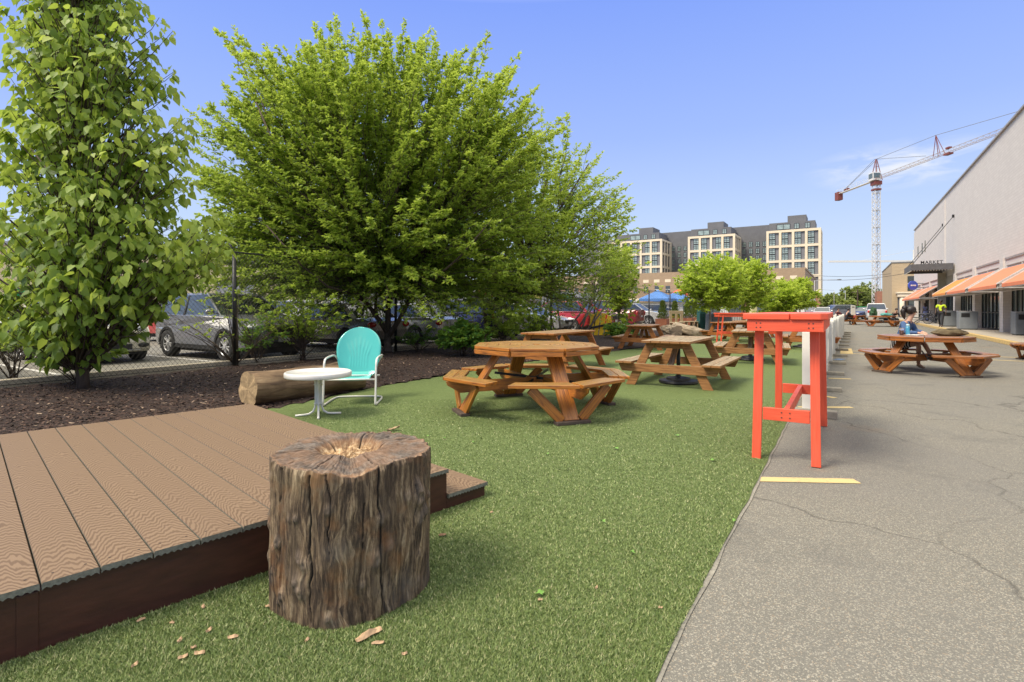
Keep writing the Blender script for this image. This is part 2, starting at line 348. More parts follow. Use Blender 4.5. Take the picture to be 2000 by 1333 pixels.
M_BEIGE = pm('beige_panel', (.80, .68, .49), .8, .06, .3); M_DARKP = pm('dark_cladding', (.15, .15, .155), .7, .12, .4); M_MIDP = pm('grey_cladding', (.20, .20, .21), .7, .1, .4)
M_CREAM = pm('cream_trim', (.78, .66, .48), .8, .08, 2); M_AWN = pm('orange_awning', (.74, .225, .105), .75, .06, 2); M_AWN2 = pm('amber_awning', (.72, .27, .055), .75, .06, 2)
M_RUBBER = pm('tyre_rubber', (.02, .02, .02), .8, .2); M_RIM = pm('alloy_rim', (.68, .68, .68), .35, .1, 8, 0, metal=.25)
# ================================================================ GROUND
def sheet(name, poly, z, m, kind='structure', th=0):
    mb = MB()
    if th: mb.prism(poly, z-th, z)
    else: mb.add([(x, y, z) for x, y in poly], [list(range(len(poly)))], 0, [[(x, y) for x, y in poly]])
    o = mb.build(name, m); bm = bmesh.new(); bm.from_mesh(o.data); bmesh.ops.triangulate(bm, faces=bm.faces[:], ngon_method='EAR_CLIP'); bm.to_mesh(o.data); bm.free()
    return tag(o, kind=kind)
sheet('ground', [(-900, -300), (1200, -300), (1200, 1500), (-900, 1500)], 0, M_ASPH)
def gp(*uv): return [tuple(g(u, v)[:2]) for u, v in uv]
# turf sheet: right edge frays along the asphalt, left edge meets the mulch
TV = -.535
edge = []; u = -4.
while u < 24.5:
    edge.append(tuple(g(u, TV+.014*noise.noise(Vector((u*3.1, 0, 0)))+.02*noise.noise(Vector((u*.6, 4, 0))))[:2])); u += .09
leftb = [G(1375, 657), G(1320, 668), G(1250, 681), G(1160, 692), G(1080, 702), G(960, 718), G(850, 739), G(740, 757), G(640, 778), G(530, 800)]
leftb = [tuple(p[:2]) for p in leftb]+[(-3.2, 6.2), (-6.5, 3.), (-6.5, -2)]
turfpoly = edge+leftb
bk = MB()      # woven backing that shows along the cut edge
ub = []; 
for i, p in enumerate(edge[:-1]):
    w_ = .008+.016*max(0, noise.noise(Vector((i*.09*2.2, 9, 0)))+.35)+.012*max(0, 1-i*.09/6)
    ub.append((Vector((*p, .0)), Vector((*p, .0))+g(0, w_)))
for i in range(len(ub)-1):
    a, b_ = ub[i]; c, d = ub[i+1]
    bk.add([a+Vector((0, 0, .010)), b_+Vector((0, 0, .005)), d+Vector((0, 0, .005)), c+Vector((0, 0, .010))], [(0, 1, 2, 3)])
tag(bk.build('turf_backing', pm('turf_backing', (.28, .26, .21), .95, .35, 60, .4)), kind='structure')
sheet('turf', turfpoly, .014, M_TURF)
# mulch bed (gently mounded grid clipped to the bed)
FV = -11.05
def inpoly(x, y, poly):
    ins = False; j = len(poly)-1
    for i in range(len(poly)):
        xi, yi = poly[i]; xj, yj = poly[j]
        if (yi > y) != (yj > y) and x < (xj-xi)*(y-yi)/(yj-yi)+xi: ins = not ins
        j = i
    return ins
def mulchz(x, y): return .03+.02*noise.noise(Vector((x*.9, y*.9, 0)))+.012*noise.noise(Vector((x*6, y*6, 3)))
mulchpoly = [tuple(p) for p in reversed(leftb)]+gp((30, -7), (30, FV+.12), (-6, FV+.12))
mb = MB(); st = .16; idx = {}
for i in range(-110, 100):
    for j in range(-6, 230):
        x, y = i*st, j*st
        if inpoly(x+st/2, y+st/2, mulchpoly):
            q = []
            for a, b_ in ((0, 0), (1, 0), (1, 1), (0, 1)):
                k = (i+a, j+b_)
                if k not in idx: idx[k] = len(mb.v); mb.v.append((k[0]*st, k[1]*st, mulchz(k[0]*st, k[1]*st)))
                q.append(idx[k])
            mb.f.append(q); mb.m.append(0); mb.uv.append([(0, 0)]*4)
tag(mb.build('mulch_bed', M_MULCH, smooth=True), kind='structure')
sheet('mulch_soil', mulchpoly, .006, M_MULCH)
def scatter_chips():
    n = 26000; P = []
    while len(P) < n:
        y = random.uniform(4, 17); x = random.uniform(-10.5, 1)
        if random.random() > (5.5/y)**1.3: continue
        if inpoly(x, y, mulchpoly): P.append((x, y, mulchz(x, y)+.006))
    P = np.array(P); n = len(P)
    a = np.random.rand(n)*6.28; t = np.random.rand(n)*.8-.4; L = .012+.028*np.random.rand(n)**2; W = .004+.008*np.random.rand(n)
    d = np.stack([np.cos(a)*np.cos(t), np.sin(a)*np.cos(t), np.sin(t)], 1); s = np.stack([-np.sin(a), np.cos(a), np.random.rand(n)*.8-.4], 1)
    V = np.stack([P-d*L[:, None]-s*W[:, None], P+d*L[:, None]-s*W[:, None]*.6, P+d*L[:, None]*.9+s*W[:, None], P-d*L[:, None]*.8+s*W[:, None]], 1).reshape(-1, 3)
    Fc = np.arange(4*n).reshape(n, 4)
    tag(npmesh('mulch_chips', V, Fc, M_CHIP), 'dark brown shredded bark mulch covering the planting bed', 'mulch', kind='stuff')
scatter_chips()
# kerb between bed and car park
kb = MB(); kb.obox(g(22, FV-.16, .06), g(1, 0), g(0, 1), (0, 0, 1), 32, .09, .075); tag(kb.build('kerb', M_KERB, bevel=.015), kind='structure')
# pavement along the market
KV, WV = 4.75, 6.35
mb = MB(); mb.obox(g(45, (KV+.16+9)/2, .075), g(1, 0), g(0, 1), (0, 0, 1), 30, (9-KV-.16)/2, .075); tag(mb.build('pavement', M_CONC), kind='structure')
mb = MB(); mb.obox(g(45, KV+.08, .073), g(1, 0), g(0, 1), (0, 0, 1), 30, .0795, .073); tag(mb.build('pavement_kerb', M_KERBY, bevel=.012), kind='structure')
# painted lines
def stripe(name, a, b, wd, m, z=.004):
    mb = MB(); a = Vector(a); b = Vector(b); d = (b-a).normalized(); s = Vector((-d.y, d.x, 0))*wd/2
    q = [a-s, b-s, b+s, a+s]; mb.add([(p.x, p.y, z) for p in q], [(0, 1, 2, 3)]); return tag(mb.build(name, m), kind='structure')
def pstripe(name, p, q, wd, m): return stripe(name, G(*p), G(*q), wd, m)
pstripe('yellow_line', (1478, 937), (1674, 941), .105, M_YEL)
pstripe('yellow_line', (1560, 796), (1664, 796.5), .10, M_YEL)
pstripe('yellow_line', (1600, 773), (1632, 778), .10, M_YEL)
pstripe('yellow_line', (1618, 739.5), (1662, 741), .10, M_YEL)
pstripe('yellow_line', (1640, 690), (1724, 694), .10, M_YEL)
pstripe('yellow_line', (1930, 697), (2060, 701), .11, M_YEL)
pstripe('yellow_line', (1925, 703), (2060, 709), .11, M_YEL)
pstripe('yellow_line', (1646, 686), (1700, 687), .10, M_YEL)
pstripe('yellow_line', (1652, 681), (1654, 692), .30, M_YEL)
pstripe('blue_line', (1632, 702), (1648, 703), .42, M_BLUEP)
for i in range(14):
    uu = 3.9+i*2.9; stripe('bay_line', g(uu, FV-.5), g(uu, FV-5.6), .10, M_WLINE)
for i in range(10): uu = 3.9+i*2.9; stripe('bay_line', g(uu, FV-11.6), g(uu, FV-16), .10, M_WLINE)

# grass blades on the near turf
dkA = Vector((-.398, 3.262)); dkd = Vector((math.cos(R(46.2)), math.sin(R(46.2)))); dkn = Vector((-dkd.y, dkd.x))   # deck front right corner, along the front, into the deck
def blades():
    rng = np.random.default_rng(3); out = []
    N = 1500000
    Y = 1/(1/7.5+(1/1.45-1/7.5)*rng.random(N)); X = (rng.random(N)*2-1)*1.05*Y     # density falls with distance
    uu = cu*X+su*Y; vv = su*X-cu*Y
    k = (vv < TV-.005) & (Y < 7.2)
    a = (X-dkA.x)*dkd.x+(Y-dkA.y)*dkd.y; b_ = (X-dkA.x)*dkn.x+(Y-dkA.y)*dkn.y
    k &= ~((a < .335) & (b_ > -.0) & (b_ < 3.6))
    k &= ((X+.725)**2+(Y-2.4)**2) > .33**2
    lb = np.array([p for p in leftb]); 
    # left of the mulch border?
    for i in range(len(lb)-1):
        pass
    X, Y = X[k], Y[k]
    sel = rng.random(len(X)) < .62; X, Y = X[sel], Y[sel]
    lim = np.interp(Y, [5.6, 6.57, 7.39, 8.4, 9.5], [-2.55, -2.36, -2.6, -2.1, -1.36]); k = (Y < 5.5) | (X > lim+.06); X, Y = X[k], Y[k]
    n = len(X); P = np.stack([X, Y, np.full(n, .012)], 1)
    far = np.clip((Y-2)/4, 0, 1)
    hgt = (.008+.011*rng.random(n))*(1-.2*far); wd = (.0013+.0010*rng.random(n))*(1+1.3*far)
    a = rng.random(n)*6.283; ln = .5+rng.random(n)*1.0; sa = rng.random(n)*3.1416
    side = np.stack([np.cos(sa), np.sin(sa), np.zeros(n)], 1)*wd[:, None]; lean = np.stack([np.cos(a)*ln, np.sin(a)*ln, np.ones(n)], 1)
    lean /= np.linalg.norm(lean, axis=1)[:, None]
    V = np.stack([P-side, P+side, P+lean*hgt[:, None]*1.15], 1).reshape(-1, 3)
    print('blades', n)
    tag(npmesh('grass_blades', V, np.arange(3*n).reshape(n, 3), M_BLADE), 'short green artificial grass blades covering the lawn', 'grass', kind='stuff')
blades()
# ================================================================ DECK STAGE
def deck():
    bw = .171; nb = 15; zt = .266; depth = 3.2; th = .028
    t = thing('wooden_stage', 'low brown composite decking stage with dark red-brown sides and one side step', 'stage', (dkA.x, dkA.y, 0), R(46.2))
    def board(mb, a0, z, d0, d1, wd=bw-.006):
        # cross-section in x (along the front), extruded along y (into the stage); scalloped underside
        n = 26; top = [(a0, z-.004), (a0+.003, z), (a0+wd-.003, z), (a0+wd, z-.004)]
        bot = []
        for i in range(n+1):
            x = a0+wd-wd*i/n; ph = (i/n)*7
            bot.append((x, z-th+(.009*abs(math.sin(math.pi*ph)) if 0 < i < n else 0)))
        poly = top+bot; off = random.random()*7; vb = random.randint(0, 30)
        m = len(poly); vs = [(x, d0, zz) for x, zz in poly]+[(x, d1, zz) for x, zz in poly]
        uvp = lambda x, y: (y+off, vb+(x-a0)/wd*.999)
        fs = [list(range(m)), list(range(m, 2*m))[::-1]]; uvs = [[(0, 0)]*m]*2; mis = [1, 1]
        for i in range(m):
            j = (i+1) % m; fs.append((i, m+i, m+j, j)); uvs.append([uvp(poly[i][0], d0), uvp(poly[i][0], d1), uvp(poly[j][0], d1), uvp(poly[j][0], d0)]); mis.append(0 if i < 3 else 1)
        o = len(mb.v); mb.v += vs
        for f, uvv, mi in zip(fs, uvs, mis): mb.f.append([o+k for k in f]); mb.m.append(mi); mb.uv.append(uvv)
    mb = MB(); sm = []
    for i in range(nb):
        x = -bw*(i+1)+.003; board(mb, x, zt, -.012-.004*random.random(), depth)
        for yy in (.05, ): 
            for xx in (.035, bw-.04): sm.append((x+xx, yy+.006*random.random(), zt))
    mb.build('decking', [M_DECK, M_DECKEND], t); 
    q = MB(); q.lathe([(.0045, 0), (.0045, .0008), (0, .0008)], n=8); s0 = q.build('screw', pm('screw', (.06, .04, .03), .5), t); s0.location = sm[0]
    for p_ in sm[1:]: c_ = s0.copy(); col.objects.link(c_); c_.parent = t; c_.location = p_
    mb = MB(); mb.box(-bw*nb, 0, .008, .045, 0, zt-th-.001); mb.box(-.037, -.0, .046, depth-.02, 0, zt-th-.001); mb.box(-bw*nb, -.037, depth-.05, depth-.015, 0, zt-th-.001)
    mb.box(-bw*nb+.0, -bw*nb+.037, .046, depth-.05, 0, zt-th-.001); mb.box(-bw*nb+.62, -bw*nb+.68, .004, .0079, .005, zt-th-.004)
    mb.build('fascia', M_FASCIA, t, bevel=.003)
    s = MB(); 
    for i, wd in enumerate((.164, .162)): board(s, .002+i*.167, .108, -.012, depth, wd)
    st_ = s.build('side_step', [M_DECK, M_DECKEND], t)
    mb = MB(); mb.box(0.001, .322, .008, .04, 0, .078); mb.box(.287, .322, .041, depth-.02, 0, .078); mb.build('step_fascia', M_FASCIA, st_, bevel=.003)
deck()
# ================================================================ STUMP
def stump():
    cx, cy, Rr, Hh = -.722, 2.385, .338, .615
    m, nt, b = newmat('stump_side'); uv = coords(nt, 'UV', (1, 1, 1)); ob = coords(nt, 'Object')
    warp = nd(nt, 'ShaderNodeTexNoise', {'Vector': ob, 'Scale': 4.5, 'Detail': 3.}).outputs['Color']
    uvw = nd(nt, 'ShaderNodeVectorMath', {0: uv, 1: nd(nt, 'ShaderNodeVectorMath', {0: warp, 3: .07}, operation='SCALE').outputs[0]}, operation='ADD').outputs[0]
    st = nd(nt, 'ShaderNodeMapping', {'Vector': uvw, 'Scale': (46, 4.5, 1)}).outputs[0]
    n1 = tnoise(nt, st, 1.6, 10, .74, .3); n2 = tnoise(nt, nd(nt, 'ShaderNodeMapping', {'Vector': uvw, 'Scale': (9, 1.6, 1)}).outputs[0], 1.2, 4)
    n3 = tnoise(nt, ob, 7, 4)
    vo = nd(nt, 'ShaderNodeTexVoronoi', {'Vector': nd(nt, 'ShaderNodeMapping', {'Vector': uvw, 'Scale': (22, 7, 1)}).outputs[0], 'Scale': 1.}); flk = nd(nt, 'ShaderNodeSeparateColor', {0: vo.outputs['Color']}).outputs[0]; n1 = math_(nt, 'ADD', math_(nt, 'MULTIPLY', n1, .78), math_(nt, 'MULTIPLY', math_(nt, 'ADD', flk, tnoise(nt, ob, 60, 4, .7)), .11))
    c = ramp(nt, n1, [(.36, (.014, .010, .007)), (.45, (.075, .048, .028)), (.52, (.22, .15, .085)), (.60, (.44, .33, .20)), (.70, (.68, .55, .37))])
    c = mixc(nt, ramp(nt, n2, [(.40, .75), (.62, 0.)]), c, mixc(nt, n1, (.02, .014, .010), (.10, .065, .040)))
    c = mixc(nt, ramp(nt, n3, [(.56, 0.), (.72, .55)]), c, mixc(nt, n1, (.12, .035, .01), (.42, .19, .06)))
    c = mixc(nt, ramp(nt, tnoise(nt, ob, 3.4, 4), [(.55, 0.), (.75, .35)]), c, (.07, .07, .025))
    c = mixc(nt, ramp(nt, tnoise(nt, ob, 5.1, 3), [(.55, 0.), (.75, .4)]), c, mixc(nt, n1, (.05, .045, .045), (.25, .23, .21)))
    at = nd(nt, 'ShaderNodeAttribute', attribute_name='crack').outputs['Fac']; c = mixc(nt, at, c, (.006, .004, .003))
    kn = nd(nt, 'ShaderNodeAttribute', attribute_name='knot').outputs['Fac']; c = mixc(nt, math_(nt, 'MULTIPLY', kn, .4), c, mixc(nt, n1, (.08, .06, .045), (.38, .31, .25)))
    mset(nt, b, col=c, rough=ramp(nt, n1, [(.3, .85), (.7, .5)]), spec=.45, nor=bumpn(nt, n1, 1., .014)); side = m
    m, nt, b = newmat('stump_top'); uv = coords(nt, 'UV', (1, 1, 1)); ob = coords(nt, 'Object')
    n1 = tnoise(nt, nd(nt, 'ShaderNodeMapping', {'Vector': uv, 'Scale': (34, 5, 1)}).outputs[0], 2.2, 9, .75, .3)
    n1 = math_(nt, 'ADD', math_(nt, 'MULTIPLY', n1, .6), math_(nt, 'MULTIPLY', tnoise(nt, ob, 30, 6, .75), .4))
    at = nd(nt, 'ShaderNodeAttribute', attribute_name='hollow').outputs['Fac']; n3 = tnoise(nt, ob, 9, 4)
    c = ramp(nt, n1, [(.34, (.018, .013, .009)), (.46, (.085, .065, .05)), (.58, (.20, .165, .135)), (.74, (.40, .33, .25))])
    rim = nd(nt, 'ShaderNodeAttribute', attribute_name='rim').outputs['Fac']
    br = ramp(nt, n1, [(.3, (.08, .035, .015)), (.5, (.28, .15, .07)), (.7, (.52, .38, .22))])
    c = mixc(nt, math_(nt, 'MULTIPLY', ramp(nt, n3, [(.40, 0.), (.60, 1.)]), .55), c, mixc(nt, n1, (.08, .03, .012), (.36, .20, .10)))
    c = mixc(nt, rim, c, br); c = mixc(nt, at, c, ramp(nt, tnoise(nt, ob, 55, 5, .7), [(.36, (.13, .065, .03)), (.5, (.40, .25, .12)), (.62, (.62, .47, .29))]))
    ck = nd(nt, 'ShaderNodeAttribute', attribute_name='crack').outputs['Fac']; c = mixc(nt, ck, c, (.008, .005, .003))
    mset(nt, b, col=c, rough=.8, nor=bumpn(nt, n1, .7, .01)); top = m
    n = 560; ms = 130; mt = 70; rnd = random.Random(11)
    knots = [(rnd.uniform(-math.pi, math.pi), rnd.uniform(.05, .56), rnd.uniform(.010, .022), rnd.uniform(.007, .016)) for _ in range(60)]
    knots += [(-.35, .44, .035, .035), (-.2, .36, .02, .02), (-1.9, .17, .035, .016), (-1.0, .25, .03, .018), (-2.2, .10, .02, .02)]
    cracks = [(-2.25, .16, .61, .0045), (-1.75, .03, .60, .0055), (-1.52, .28, .61, .003), (-.95, .0, .61, .005), (-2.9, .2, .6, .004), (-.4, .1, .5, .003), (-1.15, .3, .5, .003)]
    V = []; uv = []; crk = []; hol = []; rimv = []; kna = []; cosn = math.cos
    def rad(a, z):
        c_, s_ = cosn(a), math.sin(a); d = Vector((c_, s_, 0))
        r = Rr*(1+.022*math.sin(3*a+.6)+.018*math.sin(5*a+2))+.012*max(0, (.1-z))*4*0
        wz = a+.05*noise.noise(Vector((c_*2, s_*2, z*4)))
        d2 = Vector((math.cos(wz), math.sin(wz), 0))
        r += .010*noise.noise(Vector((d2.x*4.5, d2.y*4.5, z*1.6)))+.0055*noise.noise(Vector((d2.x*13, d2.y*13, z*4.6+5)))+.0042*noise.noise(Vector((d2.x*34, d2.y*34, z*6)))+.002*noise.noise(Vector((d2.x*80, d2.y*80, z*14)))
        k = 0
        for ka, kz, ks, kh in knots:
            da = (a-ka+math.pi) % (2*math.pi)-math.pi; q = ((da*Rr)**2+((z-kz)*.75)**2)/(ks*ks)
            if q < 6: e = math.exp(-q*1.4); r += kh*e*(1-.55*math.exp(-q*6)); k = max(k, e)
        ck = 0
        for ca, z0, z1, wd in cracks:
            if z0 < z < z1:
                aa = ca+.06*noise.noise(Vector((ca*9, 0, z*6)))+.02*noise.noise(Vector((ca*5, 3, z*25))); da = abs((a-aa+math.pi) % (2*math.pi)-math.pi)*Rr
                ww = wd*min(1, (z-z0)*8+.2)
                if da < ww: e = max(0, 1-da/ww); r -= .012*e; ck = max(ck, min(1, e*1.8))
        return r, ck, k
    for i in range(ms+1):
        z0 = Hh*i/ms
        for k in range(n):
            a = 2*math.pi*k/n-math.pi; r, ck, kk = rad(a, z0)
            topz = Hh+.008*noise.noise(Vector((math.cos(a)*6, math.sin(a)*6, 8)))+.006*noise.noise(Vector((math.cos(a)*22, math.sin(a)*22, 8)))
            # broken notch at the front rim
            nt_ = math.exp(-((a+1.25)/.22)**2)*.028; z = z0*(topz-nt_)/Hh
            if i >= ms-3: r -= .004*(i-ms+4)*(.3+noise.noise(Vector((math.cos(a)*12, math.sin(a)*12, 1))))
            V.append((r*math.cos(a), r*math.sin(a), z)); uv.append((a*Rr, z)); crk.append(ck); hol.append(0); rimv.append(0); kna.append(kk)
    base = ms*n; hx, hy = -.03, .06
    for j in range(1, mt+1):
        t = 1-j/mt
        for k in range(n):
            a = 2*math.pi*k/n-math.pi; ex, ey, ez = V[base+k]; x = hx*(1-t)+ex*t; y = hy*(1-t)+ey*t
            rr = math.hypot(x-hx, y-hy); hr = .135+.02*noise.noise(Vector((math.cos(a)*2, math.sin(a)*2, 3)))+.010*noise.noise(Vector((math.cos(a)*9, math.sin(a)*9, 3)))
            dep = 1/(1+math.exp((rr-hr)/.009)); z = ez*min(1, t*1.2)+(Hh)*(1-min(1, t*1.2))
            z += .003*noise.noise(Vector((math.cos(a)*16, math.sin(a)*16, t*1.5)))*t+.006*noise.noise(Vector((x*38, y*38, 4)))+.004*noise.noise(Vector((math.cos(a)*45, math.sin(a)*45, t*3)))+.006*noise.noise(Vector((x*14, y*14, 0)))
            z -= dep*(.05+.02*noise.noise(Vector((x*30, y*30, 1)))); ck = 0
            for ca, z0, z1, wd in cracks+[(.6, 0, 1, .004), (1.6, 0, 1, .005), (2.4, 0, 1, .004), (-.1, 0, 1, .003), (1.1, 0, 1, .003)]:
                if z1 > .55:
                    aa = ca+.05*noise.noise(Vector((ca, 1, rr*12))); da = abs((a-aa+math.pi) % (2*math.pi)-math.pi)*max(rr, .02)
                    if da < wd and rr > hr-.02: e = 1-da/wd; z -= .014*e; ck = max(ck, e)
            V.append((x, y, z)); uv.append((a*.3, rr)); crk.append(ck)
            hol.append(min(1, max(0, (hr+.006-rr)/.02))); rimv.append(max(.8*math.exp(-((rr-hr-.004)/.012)**2), math.exp(-((1-t)/.03)**2)*.7, math.exp(-((a+1.2)/.3)**2)*max(0, 1-(1-t)*6))); kna.append(0)
    V = np.array(V); rows = ms+mt; f = []
    for i in range(rows):
        k = np.arange(n); k2 = (k+1) % n; f.append(np.stack([i*n+k, i*n+k2, (i+1)*n+k2, (i+1)*n+k], 1))
    Fc = np.concatenate(f); o = npmesh('tree_stump', V, Fc, [side, top], None, True, {'crack': np.array(crk), 'hollow': np.array(hol), 'rim': np.array(rimv), 'knot': np.array(kna)})
    me = o.data; me.polygons.foreach_set('material_index', np.repeat([0, 1], [ms*n, mt*n]).astype(np.int32))
    ul = me.uv_layers.new(name='UVMap'); uva = np.array(uv)[Fc.ravel()].reshape(-1, 4, 2)
    wrap = (uva[:, :, 0].max(1)-uva[:, :, 0].min(1)) > .8; per = np.where(np.arange(len(Fc)) < ms*n, 2*math.pi*Rr, 2*math.pi*.3)
    sel = wrap[:, None] & (uva[:, :, 0] < 0); uva[:, :, 0] += sel*per[:, None]
    ul.data.foreach_set('uv', uva.astype(np.float32).ravel()); me.update()
    o.location = (cx, cy, .004); tag(o, 'large upright weathered tree stump with a hollowed rotten orange top beside the stage', 'tree stump')
stump()
# debris
M_WCHIP = pm('pale_wood', (.50, .33, .19), .8, .35, 40, .3); M_DRY = pm('dry_leaf', (.42, .30, .17), .8, .3, 40)
def shard(name, p, L, W, Hh, rz, m, label, cat, group=None, seed=1):
    rr = random.Random(seed); mb = MB(); n = 7; vs = []
    for i in range(n):
        x = -L/2+L*i/(n-1); wv = W/2*(math.sin(math.pi*(i+.8)/(n+.6))**.5)*rr.uniform(.75, 1.15); zz = Hh*(.5+.3*math.sin(i*1.3+seed))
        vs += [(x, -wv, .002+zz*.25), (x, -wv*.2, zz+.003), (x, wv, .004+zz*.3), (x, 0, .0)]
    fs = []
    for i in range(n-1):
        for k in range(4): a = i*4+k; b_ = i*4+(k+1) % 4; fs.append((a, b_, b_+4, a+4))
    fs += [(3, 2, 1, 0), ((n-1)*4, (n-1)*4+1, (n-1)*4+2, (n-1)*4+3)]
    mb.add(vs, fs); return tag(mb.build(name, m, loc=(p[0], p[1], .02), rz=rz), label, cat, group)
shard('wood_shard', G(720, 1252), .105, .04, .03, R(48), M_WCHIP, 'chunky reddish splinter of wood lying in front of the stump', 'wood shard', seed=4)
shard('wood_shard', G(738, 1268), .045, .015, .012, R(10), M_WCHIP, 'small pale splinter right beside the chunky one in front of the stump', 'wood shard', seed=5)
for i, (px, py, s_, a) in enumerate([(357, 1296, .030, 40), (408, 1243, .026, 80), (390, 1288, .034, 10), (455, 1256, .036, 15), (275, 1222, .030, 60), (397, 1196, .024, 120), (351, 1263, .024, 100), (263, 1312, .024, 80), (378, 1277, .018, 20), (523, 1195, .020, 0), (336, 1228, .018, 0), (864, 1053, .040, 20), (1290, 1198, .018, 0), (1165, 1158, .02, 60), (790, 1290, .02, 20), (600, 1262, .02, 70), (960, 1008, .022, 30), (1055, 1182, .02, 10)]):
    shard('wood_chip', G(px, py), s_, s_*.6, .012, R(a), M_WCHIP if i != 11 else pm('brown_chip', (.2, .11, .06), .8, .3, 40), 'small pale wood chip lying on the near turf around stump and stage', 'wood chip', 'wood chips on the turf', seed=i)
def drycurl():
    mb = MB(); n = 12; 
    for i in range(n):
        pass
    vs = []; fs = []
    for i in range(9):
        for j in range(5):
            x = (i-4)*.016; y = (j-2)*.017*(1-abs(i-4)/5.2); vs.append((x, y, .006+.012*(i/8)**2*3+.010*(j-2)**2*.4+.004*math.sin(i*2+j)))
    for i in range(8):
        for j in range(4): a = i*5+j; fs.append((a, a+1, a+6, a+5))
    mb.add(vs, fs); o = mb.build('dry_leaf', M_DRY, loc=G(768, 845)+Vector((0, 0, .012)), rz=R(10)); o.modifiers.new('solid', 'SOLIDIFY').thickness = .002
    tag(o, 'curled tan dry leaf on the turf just behind the stump', 'leaf')
drycurl()
M_GL = pm('green_leaf', (.16, .33, .05), .5, .2, 20)
def fallen(px, py, s_, rz, lab):
    mb = MB(); pts = []
    for k in range(10):
        a = k/10*2*math.pi; r = s_*(.55+.45*abs(math.cos(a*2.5))); pts.append((r*math.cos(a), r*math.sin(a)*.8, .004+.006*math.sin(a*2)))
    mb.add(pts+[(0, 0, .003)], [(k, (k+1) % 10, 10) for k in range(10)]); tag(mb.build('fallen_leaf', M_GL, loc=G(px, py)+Vector((0, 0, .028)), rz=rz), lab, 'leaf', 'fallen leaves')
fallen(1053, 1172, .026, .4, 'bright green fallen leaf alone on the near turf, largest of them')
fallen(1435, 1027, .020, 1., 'green fallen leaf on the asphalt just beside the turf edge')
for px, py, s_ in ((1203, 882, .03), (1068, 893, .02), (868, 862, .02), (925, 870, .02), (1322, 856, .03), (1178, 1028, .018), (835, 857, .02), (1393, 905, .03), (1235, 1090, .016), (700, 1050, .0)):
    if s_: fallen(px, py, s_, px, 'small pale green leaf scattered on the middle of the turf')

# ================================================================ WHITE SIDE TABLE
def side_table():
    p = G(622, 814); t = thing('side_table', 'small round white metal side table with four curved legs, between stage and chair', 'table', (p.x, p.y, .014), R(20))
    mb = MB(); mb.lathe([(0, .495), (.335, .495), (.340, .505), (.355, .513), (.366, .508), (.372, .498), (.372, .462), (.366, .452), (.355, .452), (.352, .468), (.0, .470)], n=64); mb.build('tabletop', M_WHITEM, t, smooth=True)
    for k in range(4):
        a = R(90*k); c, s_ = math.cos(a), math.sin(a); pts = []
        for rr, z in [(.045, .466), (.034, .40), (.030, .30), (.030, .16), (.036, .10), (.058, .050), (.10, .022), (.16, .015), (.25, .012)]: pts.append((rr*c, rr*s_, z))
        mb = MB(); mb.tube(pts, .0125, 10); mb.build('leg', M_WHITEM, t, smooth=True)
    mb = MB(); mb.lathe([(.026, .12), (.026, .40)], n=12); 
    for z in (.14, .36): mb.lathe([(.05, z-.004), (.05, z+.004)], n=16)
    mb.build('collar', M_WHITEM, t)
side_table()
